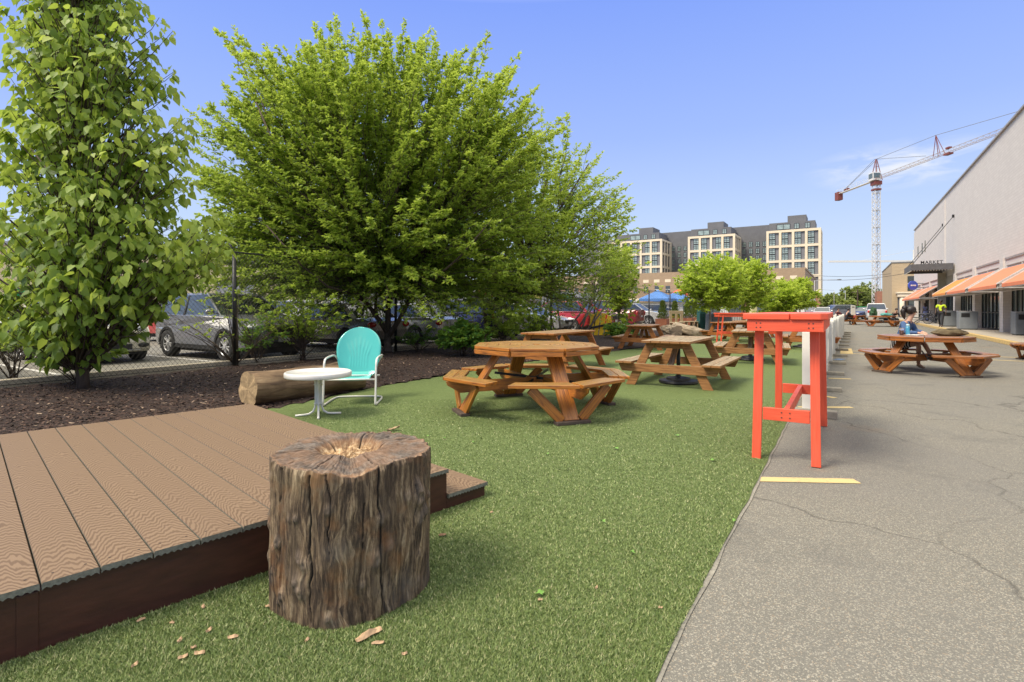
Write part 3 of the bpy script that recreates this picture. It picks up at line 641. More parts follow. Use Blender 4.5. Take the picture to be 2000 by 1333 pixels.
# ================================================================ LAWN CHAIR
def lawn_chair():
    t = thing('lawn_chair', 'turquoise metal shell-back lawn chair with white tube arms', 'chair', (-2.09, 7.02, .014), R(5))
    # local: faces -y ; shell back disc, tilted
    vs = []; fs = []; nu, nv = 49, 41; th = []
    tilt = R(18)
    for j in range(nv):
        h = j/(nv-1)      # 0 bottom of back .. 1 top
        zl = h*.66
        # half width: narrower at the waist
        hw = .30*math.sqrt(max(.0004, 1-((h-.52)/.4802)**2)) if h > .52 else .235+.065*math.sin((h/.52)*math.pi/2)
        for i in range(nu):
            s_ = i/(nu-1)*2-1; x = s_*hw
            dz = -.055*(x/.30)**2*(.9+.3*h)      # sides curl forward
            rib = 0
            for k in range(-3, 4):
                cxk = k*.036*(1+max(0, h-.35)*1.9)+(.0); q = (x-cxk)/.011
                if abs(q) < 2.5: rib = max(rib, math.exp(-q*q)*.008*min(1, max(0, (h-.07)*9))*min(1, max(0, (.80-.05*abs(k)-h)*5)))
            yb = dz-rib+.02
            rim = max(0, abs(s_)-.93)/.07; yb += .012*rim
            vs.append((x, .20+math.sin(tilt)*zl+yb*math.cos(tilt), .36+math.cos(tilt)*zl-yb*math.sin(tilt)))
    for j in range(nv-1):
        for i in range(nu-1): a = j*nu+i; fs.append((a, a+1, a+nu+1, a+nu))
    mb = MB(); mb.add(vs, fs); o = mb.build('backrest', M_TEAL, t, smooth=True); md = o.modifiers.new('solid', 'SOLIDIFY'); md.thickness = .006
    vs = []; fs = []
    for j in range(25):
        y = .215-.46*j/24; fr = j/24
        for i in range(25):
            s_ = i/24*2-1; x = s_*(.235+.03*math.sin(fr*3.1)); z = .365-.035*math.sin(fr*math.pi)*(1-s_*s_)+.018*s_**4-(.045*max(0, fr-.86)/.14)+.05*max(0, .1-fr)/.1*.3
            vs.append((x, y, z))
    for j in range(24):
        for i in range(24): a = j*25+i; fs.append((a, a+25, a+26, a+1))
    mb = MB(); mb.add(vs, fs); o = mb.build('seat', M_TEAL, t, smooth=True); o.modifiers.new('solid', 'SOLIDIFY').thickness = .012
    def smoothp(p, it=2):
        for _ in range(it):
            q = [p[0]]
            for a, b_ in zip(p, p[1:]): a = Vector(a); b_ = Vector(b_); q += [tuple(a*.75+b_*.25), tuple(a*.25+b_*.75)]
            q.append(p[-1]); p = q
        return p
    fr_ = t
    for s_ in (-1, 1):
        mb = MB(); x = s_*.325
        mb.tube(smoothp([(s_*.255, .30, .50), (x, .27, .60), (x, .10, .605), (x, -.17, .60), (x, -.26, .57), (x, -.285, .45), (x, -.30, .25), (x, -.33, .06), (x, -.335, .014), (x, -.25, .013), (x, -.1, .013)], 3), .0135, 10)
        mb.build('armrest_leg', M_WHITEM, t, smooth=True)
    mb = MB(); mb.tube(smoothp([(-.325, -.15, .013), (-.325, .25, .013), (-.27, .37, .013), (.27, .37, .013), (.325, .25, .013), (.325, -.15, .013)], 3), .0133, 10); mb.build('sled_base', M_WHITEM, t, smooth=True)
    mb = MB(); mb.tube([(-.325, -.27, .33), (.325, -.27, .33)], .011, 8); mb.tube([(-.32, .05, .345), (.32, .05, .345)], .009, 8); mb.build('crossbar', M_WHITEM, t, smooth=True)
lawn_chair()
# ================================================================ LOGS
def logmat(name, a, b_, c):
    m, nt, b = newmat(name); uv = coords(nt, 'UV', (1.3, 9, 1)); n = tnoise(nt, uv, 1.6, 7, .65, .8); n2 = tnoise(nt, coords(nt, 'Object'), 2.5, 4)
    cc = ramp(nt, n, [(.3, a), (.48, b_), (.68, c)]); cc = mixc(nt, ramp(nt, n2, [(.4, 0.), (.65, .7)]), cc, tuple(x*.45 for x in b_))
    mset(nt, b, col=cc, rough=.8, nor=bumpn(nt, n, .7, .02)); return m
M_LOG = logmat('log_wood', (.045, .025, .014), (.19, .115, .058), (.38, .26, .14)); M_LOGE = pm('log_end', (.36, .25, .13), .85, .35, 25, .3); M_DRIFT = logmat('driftwood', (.16, .115, .075), (.42, .32, .21), (.62, .52, .38))
def log(name, a, b_, r0, r1, label, m=M_LOG, bend=0., seed=1, nz=.06, me=M_LOGE, group=None):
    a = Vector(a); b_ = Vector(b_); L = (b_-a).length; t = thing(name, label, 'log', (a.x, a.y, 0), math.atan2(b_.y-a.y, b_.x-a.x), group)
    n = 36; mm = 28; vs = []; fs = []; uvs = []; uvl = []
    slope = (b_.z-a.z)
    for i in range(mm):
        f = i/(mm-1); r = r0+(r1-r0)*f; x = f*L
        for k in range(n):
            an = 2*math.pi*k/n; rr = r*(1+nz*noise.noise(Vector((math.cos(an)*2, math.sin(an)*2, f*3+seed*5)))*2+nz*.6*noise.noise(Vector((math.cos(an)*6, math.sin(an)*6, f*2+seed))))
            vs.append((x+(.03*noise.noise(Vector((math.cos(an)*2, math.sin(an)*2, seed))) if i in (0, mm-1) else 0), rr*math.cos(an)+bend*math.sin(f*math.pi), max(.0, a.z+slope*f+r+rr*math.sin(an)))); uvl.append((x, an*r0))
    for i in range(mm-1):
        for k in range(n):
            q = (i*n+k, (i+1)*n+k, (i+1)*n+(k+1) % n, i*n+(k+1) % n); fs.append(q); k2 = uvl[i*n+k][1]; uvs.append([uvl[q[0]], uvl[q[1]], (uvl[q[1]][0], k2+2*math.pi/n*r0), (uvl[q[0]][0], k2+2*math.pi/n*r0)])
    mb = MB(); mb.add(vs, fs, 0, uvs); mb.build('bark', m, t, smooth=True)
    for nm, i0 in (('end_cut', 0), ('end_cut', (mm-1)*n)):
        mb = MB(); ring = vs[i0:i0+n]; c = Vector((sum(p[0] for p in ring)/n, sum(p[1] for p in ring)/n, sum(p[2] for p in ring)/n)); f = [((k, (k+1) % n, n) if i0 else ((k+1) % n, k, n)) for k in range(n)]
        mb.add([tuple(Vector(p)*.999) for p in ring]+[tuple(c)], f); mb.build(nm, me, t)
    return t
log('fallen_log', G(484, 795), G(700, 762), .222, .20, 'thick cut log lying on the turf edge behind the white side table', seed=2)
log('fallen_log', G(560, 757), G(712, 737), .14, .17, 'broken log end showing behind the turquoise chair on the mulch', seed=5, nz=.12)
log('driftwood_log', G(1322, 655), G(1374, 663), .30, .20, 'pale driftwood log lying beyond the middle picnic table, pointing right', M_DRIFT, seed=3, nz=.09, me=M_DRIFT)
log('driftwood_log', G(1296, 655), G(1322, 660), .22, .26, 'knobbly pale driftwood stump at left end of the driftwood log', M_DRIFT, seed=9, nz=.2, me=M_DRIFT)
# ================================================================ OCTAGON PICNIC TABLES
def octagon(label, loc, rz, m=W_OCT, zs=1.):
    t = thing('octagon_picnic_table', label, 'picnic table', loc, rz, 'octagonal picnic tables')
    zt = .795*zs; zse = .44*zs; A = lambda d, r, z: Vector((r*math.cos(R(d)), r*math.sin(R(d)), z))
    mb = MB(); Rt = .80
    # top: 8 wedge panels of planks parallel to the outer edge, gaps between
    for k in range(8):
        a0, a1 = 45*k+.6, 45*k+44.4
        for r0, r1 in ((.055, .19), (.197, .345), (.352, .50), (.507, .655), (.662, .80)):
            p = [A(a0, r0, 0), A(a0, r1, 0), A(a1, r1, 0), A(a1, r0, 0)]; c = (p[1]+p[2])/2; d = (p[2]-p[1]).normalized(); n_ = Vector((d.y, -d.x, 0)); off = random.random()*30
            zz = random.uniform(-.0015, .0015); vs = [(q.x, q.y, zt-.036) for q in p]+[(q.x, q.y, zt+zz) for q in p]; fs = [(3, 2, 1, 0), (4, 5, 6, 7), (0, 1, 5, 4), (1, 2, 6, 5), (2, 3, 7, 6), (3, 0, 4, 7)]
            uvs = [[(Vector(vs[i]).dot(d)+off, Vector(vs[i]).dot(n_)+vs[i][2]) for i in f] for f in fs]; mb.add(vs, fs, 0, uvs)
    mb.build('tabletop', m, t, bevel=.005)
    mb = MB()
    for k in range(8): mb.beam(A(45*k+.8, .783, zt-.067), A(45*k+44.2, .783, zt-.067), .036, .05)
    for k in range(4): mb.beam(A(90*k, .03, zt-.062), A(90*k, .74, zt-.062), .04, .045)
    mb.build('apron', m, t, bevel=.004)
    for k in range(4):
        mb = MB()
        for s_ in (1, -1):
            lo, hi = (.8, 38.5) if s_ == 1 else (-38.5, -.8)
            for r0, r1 in ((.93, 1.055), (1.062, 1.19)):
                # ends cut along the octagon's radii
                P = lambda d, r: A(90*k+d, r*math.cos(R(22.5))/math.cos(R(abs(d)-22.5)), 0)
                p = [P(lo, r0), P(lo, r1), P(hi, r1), P(hi, r0)]; d = (p[2]-p[1]).normalized(); n_ = Vector((d.y, -d.x, 0)); off = random.random()*30
                vs = [(q.x, q.y, zse-.038) for q in p]+[(q.x, q.y, zse) for q in p]; fs = [(3, 2, 1, 0), (4, 5, 6, 7), (0, 1, 5, 4), (1, 2, 6, 5), (2, 3, 7, 6), (3, 0, 4, 7)]
                mb.add(vs, fs, 0, [[(Vector(vs[i]).dot(d)+off, Vector(vs[i]).dot(n_)+vs[i][2]) for i in f] for f in fs])
        mb.build('bench_seat', m, t, bevel=.006)
        leg = MB(); c, s_ = math.cos(R(90*k)), math.sin(R(90*k)); tg = Vector((-s_, c, 0)); rd = Vector((c, s_, 0))
        for sg in (-1, 1): leg.beam(rd*.50+tg*.022*sg*0+Vector((0, 0, zt-.085)), rd*.95+Vector((0, 0, .03)), .18, .04, up=rd) if sg == 1 else None
        for sg in (-1, 1): leg.beam(A(90*k+sg*27, 1.03, zse-.05), rd*.95+tg*sg*.115+Vector((0, 0, .035)), .105, .036, up=rd)
        leg.build('leg', m, t, bevel=.004)
        mb = MB(); fr = lambda x, y, z: rd*x+tg*z+Vector((0, 0, y))
        z0 = zse-.04; mb.prism([(.04, z0-.13), (1.0, z0-.14), (1.15, z0-.05), (1.17, z0), (.04, z0)], .068, .104, 0, fr); mb.build('bearer', m, t, bevel=.004)
        mb = MB(); mb.beam(rd*.97-tg*.20+Vector((0, 0, .018)), rd*.97+tg*.20+Vector((0, 0, .018)), .11, .036); mb.build('foot_pad', W_PAD, t, bevel=.006)
    mb = MB()
    for k in range(4): mb.beam(A(90*k+8, .13, .30*zs), A(90*k+82, .13, .30*zs), .03, .03)
    mb.beam(A(50, .55, zse-.02), A(-130, .55, zse-.1), .014, .03); mb.beam(A(140, .55, zse-.02), A(-40, .55, zse-.1), .014, .03); mb.build('iron_brace', M_BLACK, t)
    return t
oc = octagon('honey-brown octagonal picnic table with weathered bench tops, closest one on the turf', (.30, 6.58, .014), R(21))
octagon('dark-stained octagonal picnic table with a seated woman, drinks and olive bag on it', (8.2, 10.5, 0), R(7), W_OCT2, .9).scale = (.97, .97, 1)
octagon('octagonal picnic table cut off by the right edge of the view', (13.2, 12.35, 0), R(30), W_OCT2, .9)
octagon('dark octagonal picnic table far down the lot, behind the seated woman', (26.2, 37.4, 0), R(10), W_OCT2, .95)
# ================================================================ A-FRAME TABLES
def aframe(label, loc, rz, m=W_AF, L=1.8, zt=.735):
    t = thing('picnic_table', label, 'picnic table', loc, rz, 'a-frame picnic tables'); zse = .395; h = L/2
    mb = MB(); n = 5; W_ = .76
    for i in range(n): y = -W_/2+W_*(i+.5)/n; e = random.uniform(-.008, .008); mb.box(-h+e, h+e, y-W_/n/2+.004, y+W_/n/2-.004, zt-.038, zt+random.uniform(-.001, .001))
    mb.build('tabletop', m, t, bevel=.006)
    for s_ in (-1, 1):
        mb = MB(); mb.box(-h, h, s_*.68-.135, s_*.68-.003, zse-.038, zse); mb.box(-h, h, s_*.68+.003, s_*.68+.135, zse-.038, zse); mb.build('bench_seat', m, t, bevel=.006)
    for s_ in (-1, 1):
        x = s_*(h-.16)
        mb = MB(); mb.prism([(-.80, zse-.039), (.80, zse-.039), (.74, zse-.17), (-.74, zse-.175)], x+s_*.019, x+s_*.055, 0, lambda a, b_, c: (c, a, b_)); mb.build('bearer', m, t, bevel=.004)
        mb = MB(); mb.box(min(x-s_*.019, x-s_*.055), max(x-s_*.019, x-s_*.055), -.34, .34, zt-.125, zt-.039); mb.build('top_cleat', m, t, bevel=.004)
        for q in (-1, 1):
            mb = MB(); xo = x; mb.prism([(q*.20, zt-.040), (q*.34, zt-.040), (q*.685, 0), (q*.53, 0)], xo-.018, xo+.018, 0, lambda a, b_, c: (c, a, b_)); mb.build('leg', m, t, bevel=.004)
        mb = MB(); mb.beam((x-s_*.06, 0, zse-.15), (s_*.16, 0, zt-.05), .09, .036); mb.build('brace', m, t, bevel=.004)
    return t
def umbrella_base(loc, label):
    t = thing('umbrella_base', label, 'umbrella base', loc, 0, 'empty umbrella bases'); mb = MB()
    mb.lathe([(.31, 0), (.32, .02), (.31, .05), (.20, .062), (.19, .09), (.13, .10), (.05, .11), (.045, .13), (0, .13)], n=36); mb.build('weight', M_BLACK, t, smooth=False)
    mb = MB(); mb.lathe([(.032, .12), (.032, .62), (0, .62)], n=14); mb.build('pole', M_BLACK, t, smooth=True)
aframe('weathered a-frame picnic table standing in the middle of the turf', (2.85, 8.95, .014), RU); umbrella_base((2.78, 8.83, .014), 'round black umbrella base under the middle a-frame picnic table')
aframe('a-frame picnic table seen between the legs of the near coral bar table', (5.65, 12.5, .014), RU+R(6)); umbrella_base((5.75, 12.75, .014), 'round black umbrella base under the picnic table behind the coral bar table')
aframe('picnic table half hidden behind the octagonal table, its top showing above', (1.02, 11.2, .014), RU, W_AF2, 2.0, .76)
aframe('orange-legged picnic table beside the mulch, left of the driftwood', (4.15, 16.6, .014), RU+R(8), W_AF2)
aframe('picnic table behind the left leg of the far coral bar table', (8.55, 20.7, .0), RU-R(15), W_AF2)
aframe('farthest picnic table on the turf, near the grey bin cover', (10.5, 23.2, .0), RU-R(20), W_AF2)
aframe('picnic table beside the white picket fence behind the coral bar table', (9.3, 16.6, .014), RU+R(4), W_AF2); umbrella_base((9.35, 16.9, .014), 'black umbrella base under the picnic table by the picket fence')
aframe('bright orange picnic table far out on the lot with people around it', (26.9, 41.5, 0), R(93), W_AF2, 1.7)
# ================================================================ CORAL BAR TABLES
def bar(label, loc, rz, L=2.0, zt=1.21, W_=.60, lg=.86):
    t = thing('bar_table', label, 'bar table', loc, rz, 'coral bar tables'); h = L/2
    mb = MB(); mb.prism([(-h, -.045), (h, -.045), (h, -W_/2+.05), (h-.05, -W_/2), (-h+.05, -W_/2), (-h, -W_/2+.05)], zt-.05, zt); mb.prism([(-h+.004, -.038), (-h+.004, W_/2), (h, W_/2), (h, -.038)], zt-.052, zt-.002); mb.build('tabletop', M_CORAL, t, bevel=.006)
    mb = MB(); zb = zt-.052-.092
    mb.box(-h+.02, -h+.055, -W_/2+.03, W_/2-.03, zb, zt-.053); mb.box(h-.055, h-.02, -W_/2+.03, W_/2-.03, zb, zt-.053); mb.box(-h+.056, h-.056, W_/2-.065, W_/2-.03, zb, zt-.053); mb.box(-h+.056, h-.056, -W_/2+.03, -W_/2+.065, zb, zt-.053)
    mb.build('apron', M_CORAL, t, bevel=.003)
    for sx in (-1, 1):
        for sy in (-1, 1):
            mb = MB(); mb.beam((sx*(lg-.08), sy*.20, zt-.055), (sx*lg, sy*.215, 0), .068, .038, up=(1, 0, 0)); mb.build('leg', M_CORAL, t, bevel=.004)
        mb = MB(); x = sx*(lg-.035)-sx*.001; mb.box(x-.02, x+.02, -.17, .17, .33, .43); mb.build('crossbar', M_CORAL, t, bevel=.003)
    mb = MB(); mb.box(-lg+.06, lg-.06, -.02, .02, .335, .425); mb.build('stretcher', M_CORAL, t, bevel=.003)
    q = MB(); q.lathe([(.006, 0), (.006, .0015), (0, .0015)], n=8, axis='x'); q.v = [(-a, b_, c_) for a, b_, c_ in q.v]; q.f = [f[::-1] for f in q.f]; s0 = q.build('screw', pm('screw_head', (.12, .05, .04), .5), t)
    pts = [(-h+.0195, y, zb+z) for y in (-.2, -.17, .17, .2) for z in (.03, .065)]+[(-lg+.0145+.0, y, z) for y in (-.03, .03) for z in (.36, .40)]
    s0.location = pts[0]
    for p_ in pts[1:]: c_ = s0.copy(); col.objects.link(c_); c_.parent = t; c_.location = p_
    return t
bar('near coral-red wooden bar table straddling turf and asphalt', (2.67, 5.0, .004), RU)
bar('far coral-red bar table standing lengthways on the turf behind the picnic tables', (8.5, 18.95, .014), R(-2), 2.35, 1.09, .5, 1.07)
# ================================================================ PICKET FENCE
def panel(u0, u1, v, label, rz=None):
    L = u1-u0; p = g(u0, v); t = thing('picket_fence_panel', label, 'picket fence', (p.x, p.y, 0), RU, 'white picket fence panels')
    mb = MB(); hh = .95
    mb.box(.02, L-.02, .015, .045, .18, .25); mb.box(.02, L-.02, .015, .045, .70, .77); mb.build('rail', M_WHITE, t, bevel=.004)
    n = int(L/.135)
    mb = MB()
    for i in range(n):
        x = .07+i*(L-.14)/(n-1); mb.prism([(x-.035, .07), (x+.035, .07), (x+.035, hh-.04), (x, hh), (x-.035, hh-.04)], -.010, .014, 0, lambda a, b_, c: (a, c, b_))
    mb.build('picket_board', M_WHITE, t)
    for x in (0, L-.001):
        mb = MB(); mb.box(x-.03 if x else -.03, (x if x else 0)+.03, -.035, .055, .06, hh+.03); mb.build('post', M_WHITE, t, bevel=.006)
    return t
us = [7.05, 9.35, 11.7, 14.0, 16.3, 18.6, 20.9, 23.2, 25.5, 27.8, 30.1, 32.4]; ords = ['first', 'second', 'third', 'fourth', 'fifth', 'sixth', 'seventh', 'eighth', 'ninth', 'tenth', 'eleventh']
for i in range(len(us)-1): panel(us[i]+.04, us[i+1]-.04, -.37+.0135*(us[i]-7)+.05*noise.noise(Vector((i*3.3, 0, 0))), 'white picket fence panel, %s from the near coral bar table' % ords[i])
for i, u_ in enumerate(us):
    p = g(u_, -.27+.0135*(u_-7)); mb = MB(); mb.box(-.07, .07, -.20, .24, 0, .06 if i else .085); tag(mb.build('fence_foot_block', pm('foot_block', (.30, .27, .21), .9, .2, 20, .3), loc=(p.x, p.y, 0), rz=RU+R(random.uniform(-6, 6)), bevel=.008), 'grey wooden foot block under the picket fence, %s from the near coral bar table' % (ords+['twelfth'])[i], 'fence foot', 'picket fence foot blocks')
for i in range(2):
    p = g(32.4, -.4-i*2.2); t = panel(0, 2.1, 0, 'white picket panel across the far end of the fence line, %s part' % ('right' if i == 0 else 'left')); t.location = (p.x, p.y, 0); t.rotation_euler = (0, 0, RU+R(90))
# ================================================================ CHAIN LINK FENCE
def chainlink():
    p0 = g(-3, FV); t = thing('chain_link_fence', 'tall black chain-link fence with angled top arms between mulch bed and car park', 'fence', p0, RU)
    L = 58.; hh = 2.45; d = .085; k = math.tan(R(50)); n = int((L+hh/k)/d)
    Vs = []; Fs = []; r = .0026
    def strip(x0, z0, x1, z1, y):
        a = Vector((x0, y, z0)); b_ = Vector((x1, y, z1)); dd = (b_-a).normalized(); s = Vector((-dd.z, 0, dd.x))*r; o = len(Vs)
        for p in (a, b_): Vs.extend([tuple(p+s), tuple(p-s*.5+Vector((0, r*.87, 0))), tuple(p-s*.5-Vector((0, r*.87, 0)))])
        Fs.extend([(o, o+1, o+4, o+3), (o+1, o+2, o+5, o+4), (o+2, o, o+3, o+5)])
    for i in range(n):
        x = i*d-hh/k; z0 = .04; x0, x1, z1 = x, x+(hh-z0)/k, hh
        if x0 < 0: z0 = .04+(0-x0)*k; x0 = 0
        if x1 > L: z1 = hh-(x1-L)*k; x1 = L
        if z1 > z0: strip(x0, z0, x1, z1, .003); strip(L-x0, z0, L-x1, z1, -.003)
    npmesh('wire_mesh', np.array(Vs), np.array(Fs), M_WIRE, t)
    mb = MB(); mb.tube([(0, 0, hh+.01), (L, 0, hh+.01)], .018, 8); mb.tube([(0, .0, .06), (L, 0, .06)], .006, 6); mb.build('top_rail', M_WIRE, t)
    mb = MB()
    for yy, zz in ((.10, .12), (.19, .24), (.28, .36)): mb.tube([(0, yy, hh+zz), (L, yy, hh+zz)], .004, 4)
    mb.build('barbed_wire', M_WIRE, t)
    for u_ in [-1.6+1.6]+[6.4+3-4.8, 6.4+3, 11.2+3, 16+3, 20.8+3, 25.6+3, 30.2+3, 34.7+3, 39.7+3, 44.3+3, 49.2+3, 57.9]:
        mb = MB(); mb.tube([(u_, 0, 0), (u_, 0, hh)], .042, 10); mb.tube([(u_, 0, hh-.02), (u_, .30, hh+.38)], .022, 8); mb.build('post', M_BLACK, t, smooth=True)
chainlink()
# ================================================================ VEGETATION
ELM_T = np.array([(0, 0, 0), (.42, .25, .05), (1, 0, -.06), (.42, -.25, .05)]); ELM_F = np.array([(0, 2, 1), (0, 3, 2)])
HRT_T = np.array([(0, 0, 0), (-.06, .24, .05), (.28, .42, .06), (.68, .26, .0), (1.08, 0, -.16), (.68, -.26, .0), (.28, -.42, .06), (-.06, -.24, .05), (.3, 0, -.01), (.7, 0, -.07)])
HRT_F = np.array([(0, 8, 1), (1, 8, 2), (2, 8, 9), (2, 9, 3), (3, 9, 4), (0, 7, 8), (7, 6, 8), (6, 9, 8), (6, 5, 9), (5, 4, 9)])
def norm(a): return a/np.maximum(np.linalg.norm(a, axis=-1, keepdims=True), 1e-9)
def leaves(name, P, D, S, age, T, TF, mat, parent, rng, updown=.55, droop=.0):
    n = len(P); D = norm(D+rng.normal(0, .25, (n, 3))+np.array([0, 0, -droop])); up = norm(rng.normal(0, updown, (n, 3))+np.array([0, 0, 1.]))
    s = norm(np.cross(up, D)); N = np.cross(D, s)
    V = P[:, None, :]+(T[None, :, 0, None]*D[:, None, :]+T[None, :, 1, None]*s[:, None, :]+T[None, :, 2, None]*N[:, None, :])*S[:, None, None]
    Fc = (TF[None]+(np.arange(n)*len(T))[:, None, None]).reshape(-1, 3)
    return npmesh(name, V.reshape(-1, 3), Fc, mat, parent, False, {'age': np.repeat(np.clip(age, 0, 1), len(T))})
def curve(a, b_, bend, rng, n=9, wob=.03):
    a = np.array(a, float); b_ = np.array(b_, float); t = np.linspace(0, 1, n)[:, None]; L = np.linalg.norm(b_-a)
    w_ = rng.normal(0, wob*L, (n, 3))*np.sin(t*math.pi); w_ = (w_+np.roll(w_, 1, 0))/2
    return a+(b_-a)*t+np.array(bend)*np.sin(t*math.pi)*1.0+w_
def tree(name, label, base, trunk_paths, tips, focus, leafcfg, mat, bark, seed, group=None, rzone=None, cat='tree'):
    """trunk_paths: list of (pts, r0, r1); tips: (n,3) shoot ends; shoots leave the nearest limb and arch outwards"""
    rng = np.random.default_rng(seed); t = thing(name, label, cat, tuple(base), 0, group); base = np.array(base, float)
    mb = MB(); limb = []
    for pts, r0, r1 in trunk_paths:
        pts = np.array(pts, float)-base; m = len(pts)
        mb.tube([tuple(p) for p in pts], [r0+(r1-r0)*(i/(m-1))**.8 for i in range(m)], 9 if r0 > .03 else 5); limb += [tuple(p) for p in pts[m//3:]]
    limb = np.array(limb); tips = np.array(tips)-base; focus = np.array(focus)-base
    sh = MB(); LP = []; LD = []; LS = []; LA = []
    ntw, nlf, size, f0, twl, droop, maxl, rsh = (leafcfg[k] for k in ('twigs', 'leaves', 'size', 'start', 'twig', 'droop', 'maxlen', 'rshoot'))
    for tip in tips:
        v = tip-focus; L = np.linalg.norm(v); st = focus+v*max(0, 1-maxl/L*rng.uniform(.7, 1.15))
        j = np.argmin(np.linalg.norm(limb-st, axis=1)); near = limb[j]
        if np.linalg.norm(near-st) < 1.6: st = near*.7+st*.3
        ln = np.linalg.norm(tip-st); c = curve(st, tip, (0, 0, leafcfg.get('arch', .06)*ln), rng)
        sh.tube([tuple(p) for p in c], [rsh*(1-.8*i/8) for i in range(9)], 4, caps=False)
        k = max(3, int(ntw*ln/maxl*rng.uniform(.8, 1.2))); tt = f0+(1-f0)*rng.random(k)**.85; tt = np.append(tt, [1., .97])
        idx = tt*8; i0 = np.minimum(idx.astype(int), 7); fr = (idx-i0)[:, None]; P = c[i0]*(1-fr)+c[i0+1]*fr; d = norm(c[i0+1]-c[i0])
        sd = norm(np.cross(d, rng.normal(0, 1, (len(tt), 3)))); td = norm(d*leafcfg.get('fwd', .8)+sd*1.0+np.array([0, 0, .15])); td[-2:] = d[-2:]
        tl = twl*(1.15-tt*.75)*rng.uniform(.5, 1.2, len(tt)); tl[-2:] = twl*.5
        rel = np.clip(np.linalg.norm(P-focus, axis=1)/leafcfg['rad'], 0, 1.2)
        for q in range(len(tt)):
            m = max(3, int(nlf*rng.uniform(.7, 1.3))); s_ = rng.random(m)[:, None]
            LP.append(P[q]+td[q]*tl[q]*s_); alt = np.where(np.arange(m) % 2, 1., -1.)[:, None]; sv = norm(np.cross(td[q], [0, 0, 1.]))*alt
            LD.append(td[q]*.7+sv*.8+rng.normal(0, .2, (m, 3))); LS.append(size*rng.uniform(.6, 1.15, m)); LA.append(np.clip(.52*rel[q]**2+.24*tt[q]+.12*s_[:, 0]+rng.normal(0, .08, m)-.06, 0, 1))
            if rng.random() < .35: sh.tube([tuple(P[q]), tuple(P[q]+td[q]*tl[q]*.8)], [rsh*.35, rsh*.15], 3, caps=False)
    tr = mb.build('trunk', bark, t, smooth=True); sh.build('branches', bark, t, smooth=True)
    LP = np.concatenate(LP); LD = np.concatenate(LD); LS = np.concatenate(LS); LA = np.concatenate(LA)
    k = LP[:, 2] > .15-base[2]
    if rzone: k &= rzone(LP+base)
    T, TF = leafcfg.get('tpl', (ELM_T, ELM_F))
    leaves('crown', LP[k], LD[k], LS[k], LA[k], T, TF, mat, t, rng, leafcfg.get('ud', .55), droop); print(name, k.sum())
    return t
def dometips(n, c, r, zlo, e=2.4, rng=None, rmin=.55, yb=0):
    out = []
    while len(out) < n:
        d = rng.normal(0, 1, 3); d /= np.linalg.norm(d); q = (abs(d[0])**e+abs(d[1])**e+abs(d[2])**e)**(-1/e)
        s = rmin+(1.05-rmin)*rng.random()**.45; p = np.array(c)+d*q*np.array(r)*s
        if p[2] > zlo: out.append(p)
    return out
def thin(P, rules):
    # hollow out the underside of a crown: (from column, to column, height row, softness, share kept)
    rg = np.random.default_rng(2); px = 1000+P[:, 0]/P[:, 1]*F; py = HY-(P[:, 2]-H)/P[:, 1]*F; k = np.ones(len(P), bool)
    for a, b_, y, s_, keep in rules:
        q = (px > a) & (px < b_); pr = 1-(1-keep)/(1+np.exp(-(py-y)/s_*2)); k &= ~(q & (rg.random(len(P)) > pr))
    return k
# --- big multi-stemmed elm
rng = np.random.default_rng(21)
bx, by = G(757, 690)[:2]
B = (bx, by, .02)
def P3(px, py, Y): return ((px-1000)/F*Y, Y, H-(py-HY)/F*Y)
stems = [([B, P3(757, 660, 15.3), P3(758, 600, 15.3), P3(762, 540, 15.3), P3(772, 420, 15.4), P3(790, 250, 15.6)], .125, .03),
         ([P3(757, 650, 15.3), P3(740, 625, 15.1), P3(715, 590, 14.8), P3(690, 560, 14.5), P3(640, 480, 14), P3(560, 340, 13.7), P3(500, 200, 13.5)], .085, .02),
         ([P3(760, 655, 15.3), P3(780, 625, 15.2), P3(808, 570, 15.0), P3(840, 520, 14.8), P3(900, 400, 14.6), P3(960, 240, 14.5)], .085, .02),
         ([P3(733, 610, 15.0), P3(735, 575, 15.4), P3(720, 480, 16), P3(700, 330, 16.5)], .05, .02),
         ([P3(715, 590, 14.8), P3(680, 572, 14.0), P3(640, 560, 13.3), P3(590, 520, 12.8), P3(520, 440, 12.4)], .05, .015),
         ([P3(808, 570, 15.0), P3(850, 545, 14.0), P3(900, 500, 13.3), P3(960, 430, 13)], .05, .015),
         ([P3(758, 600, 15.3), P3(700, 500, 14.5), P3(660, 350, 14.3), P3(640, 200, 14.3)], .05, .015), ([P3(758, 600, 15.3), P3(820, 470, 15.4), P3(860, 300, 15.4), P3(890, 160, 15.4)], .05, .015)]
tips = dometips(820, (-3.75, 15.2, 3.8), (5.1, 3.4, 4.5), .9, 2.4, rng, .5)
for _ in range(60): tips.append(np.array(P3(rng.uniform(395, 470), rng.uniform(330, 560), 14.5+rng.normal(0, .8))))
for _ in range(150):
    a = rng.uniform(-.9, .95); tips.append(np.array(P3(720+430*math.sin(a)*rng.uniform(.75, 1.), 470-405*math.cos(a)*rng.uniform(.72, 1.0), 14.6+rng.normal(0, 1.2))))
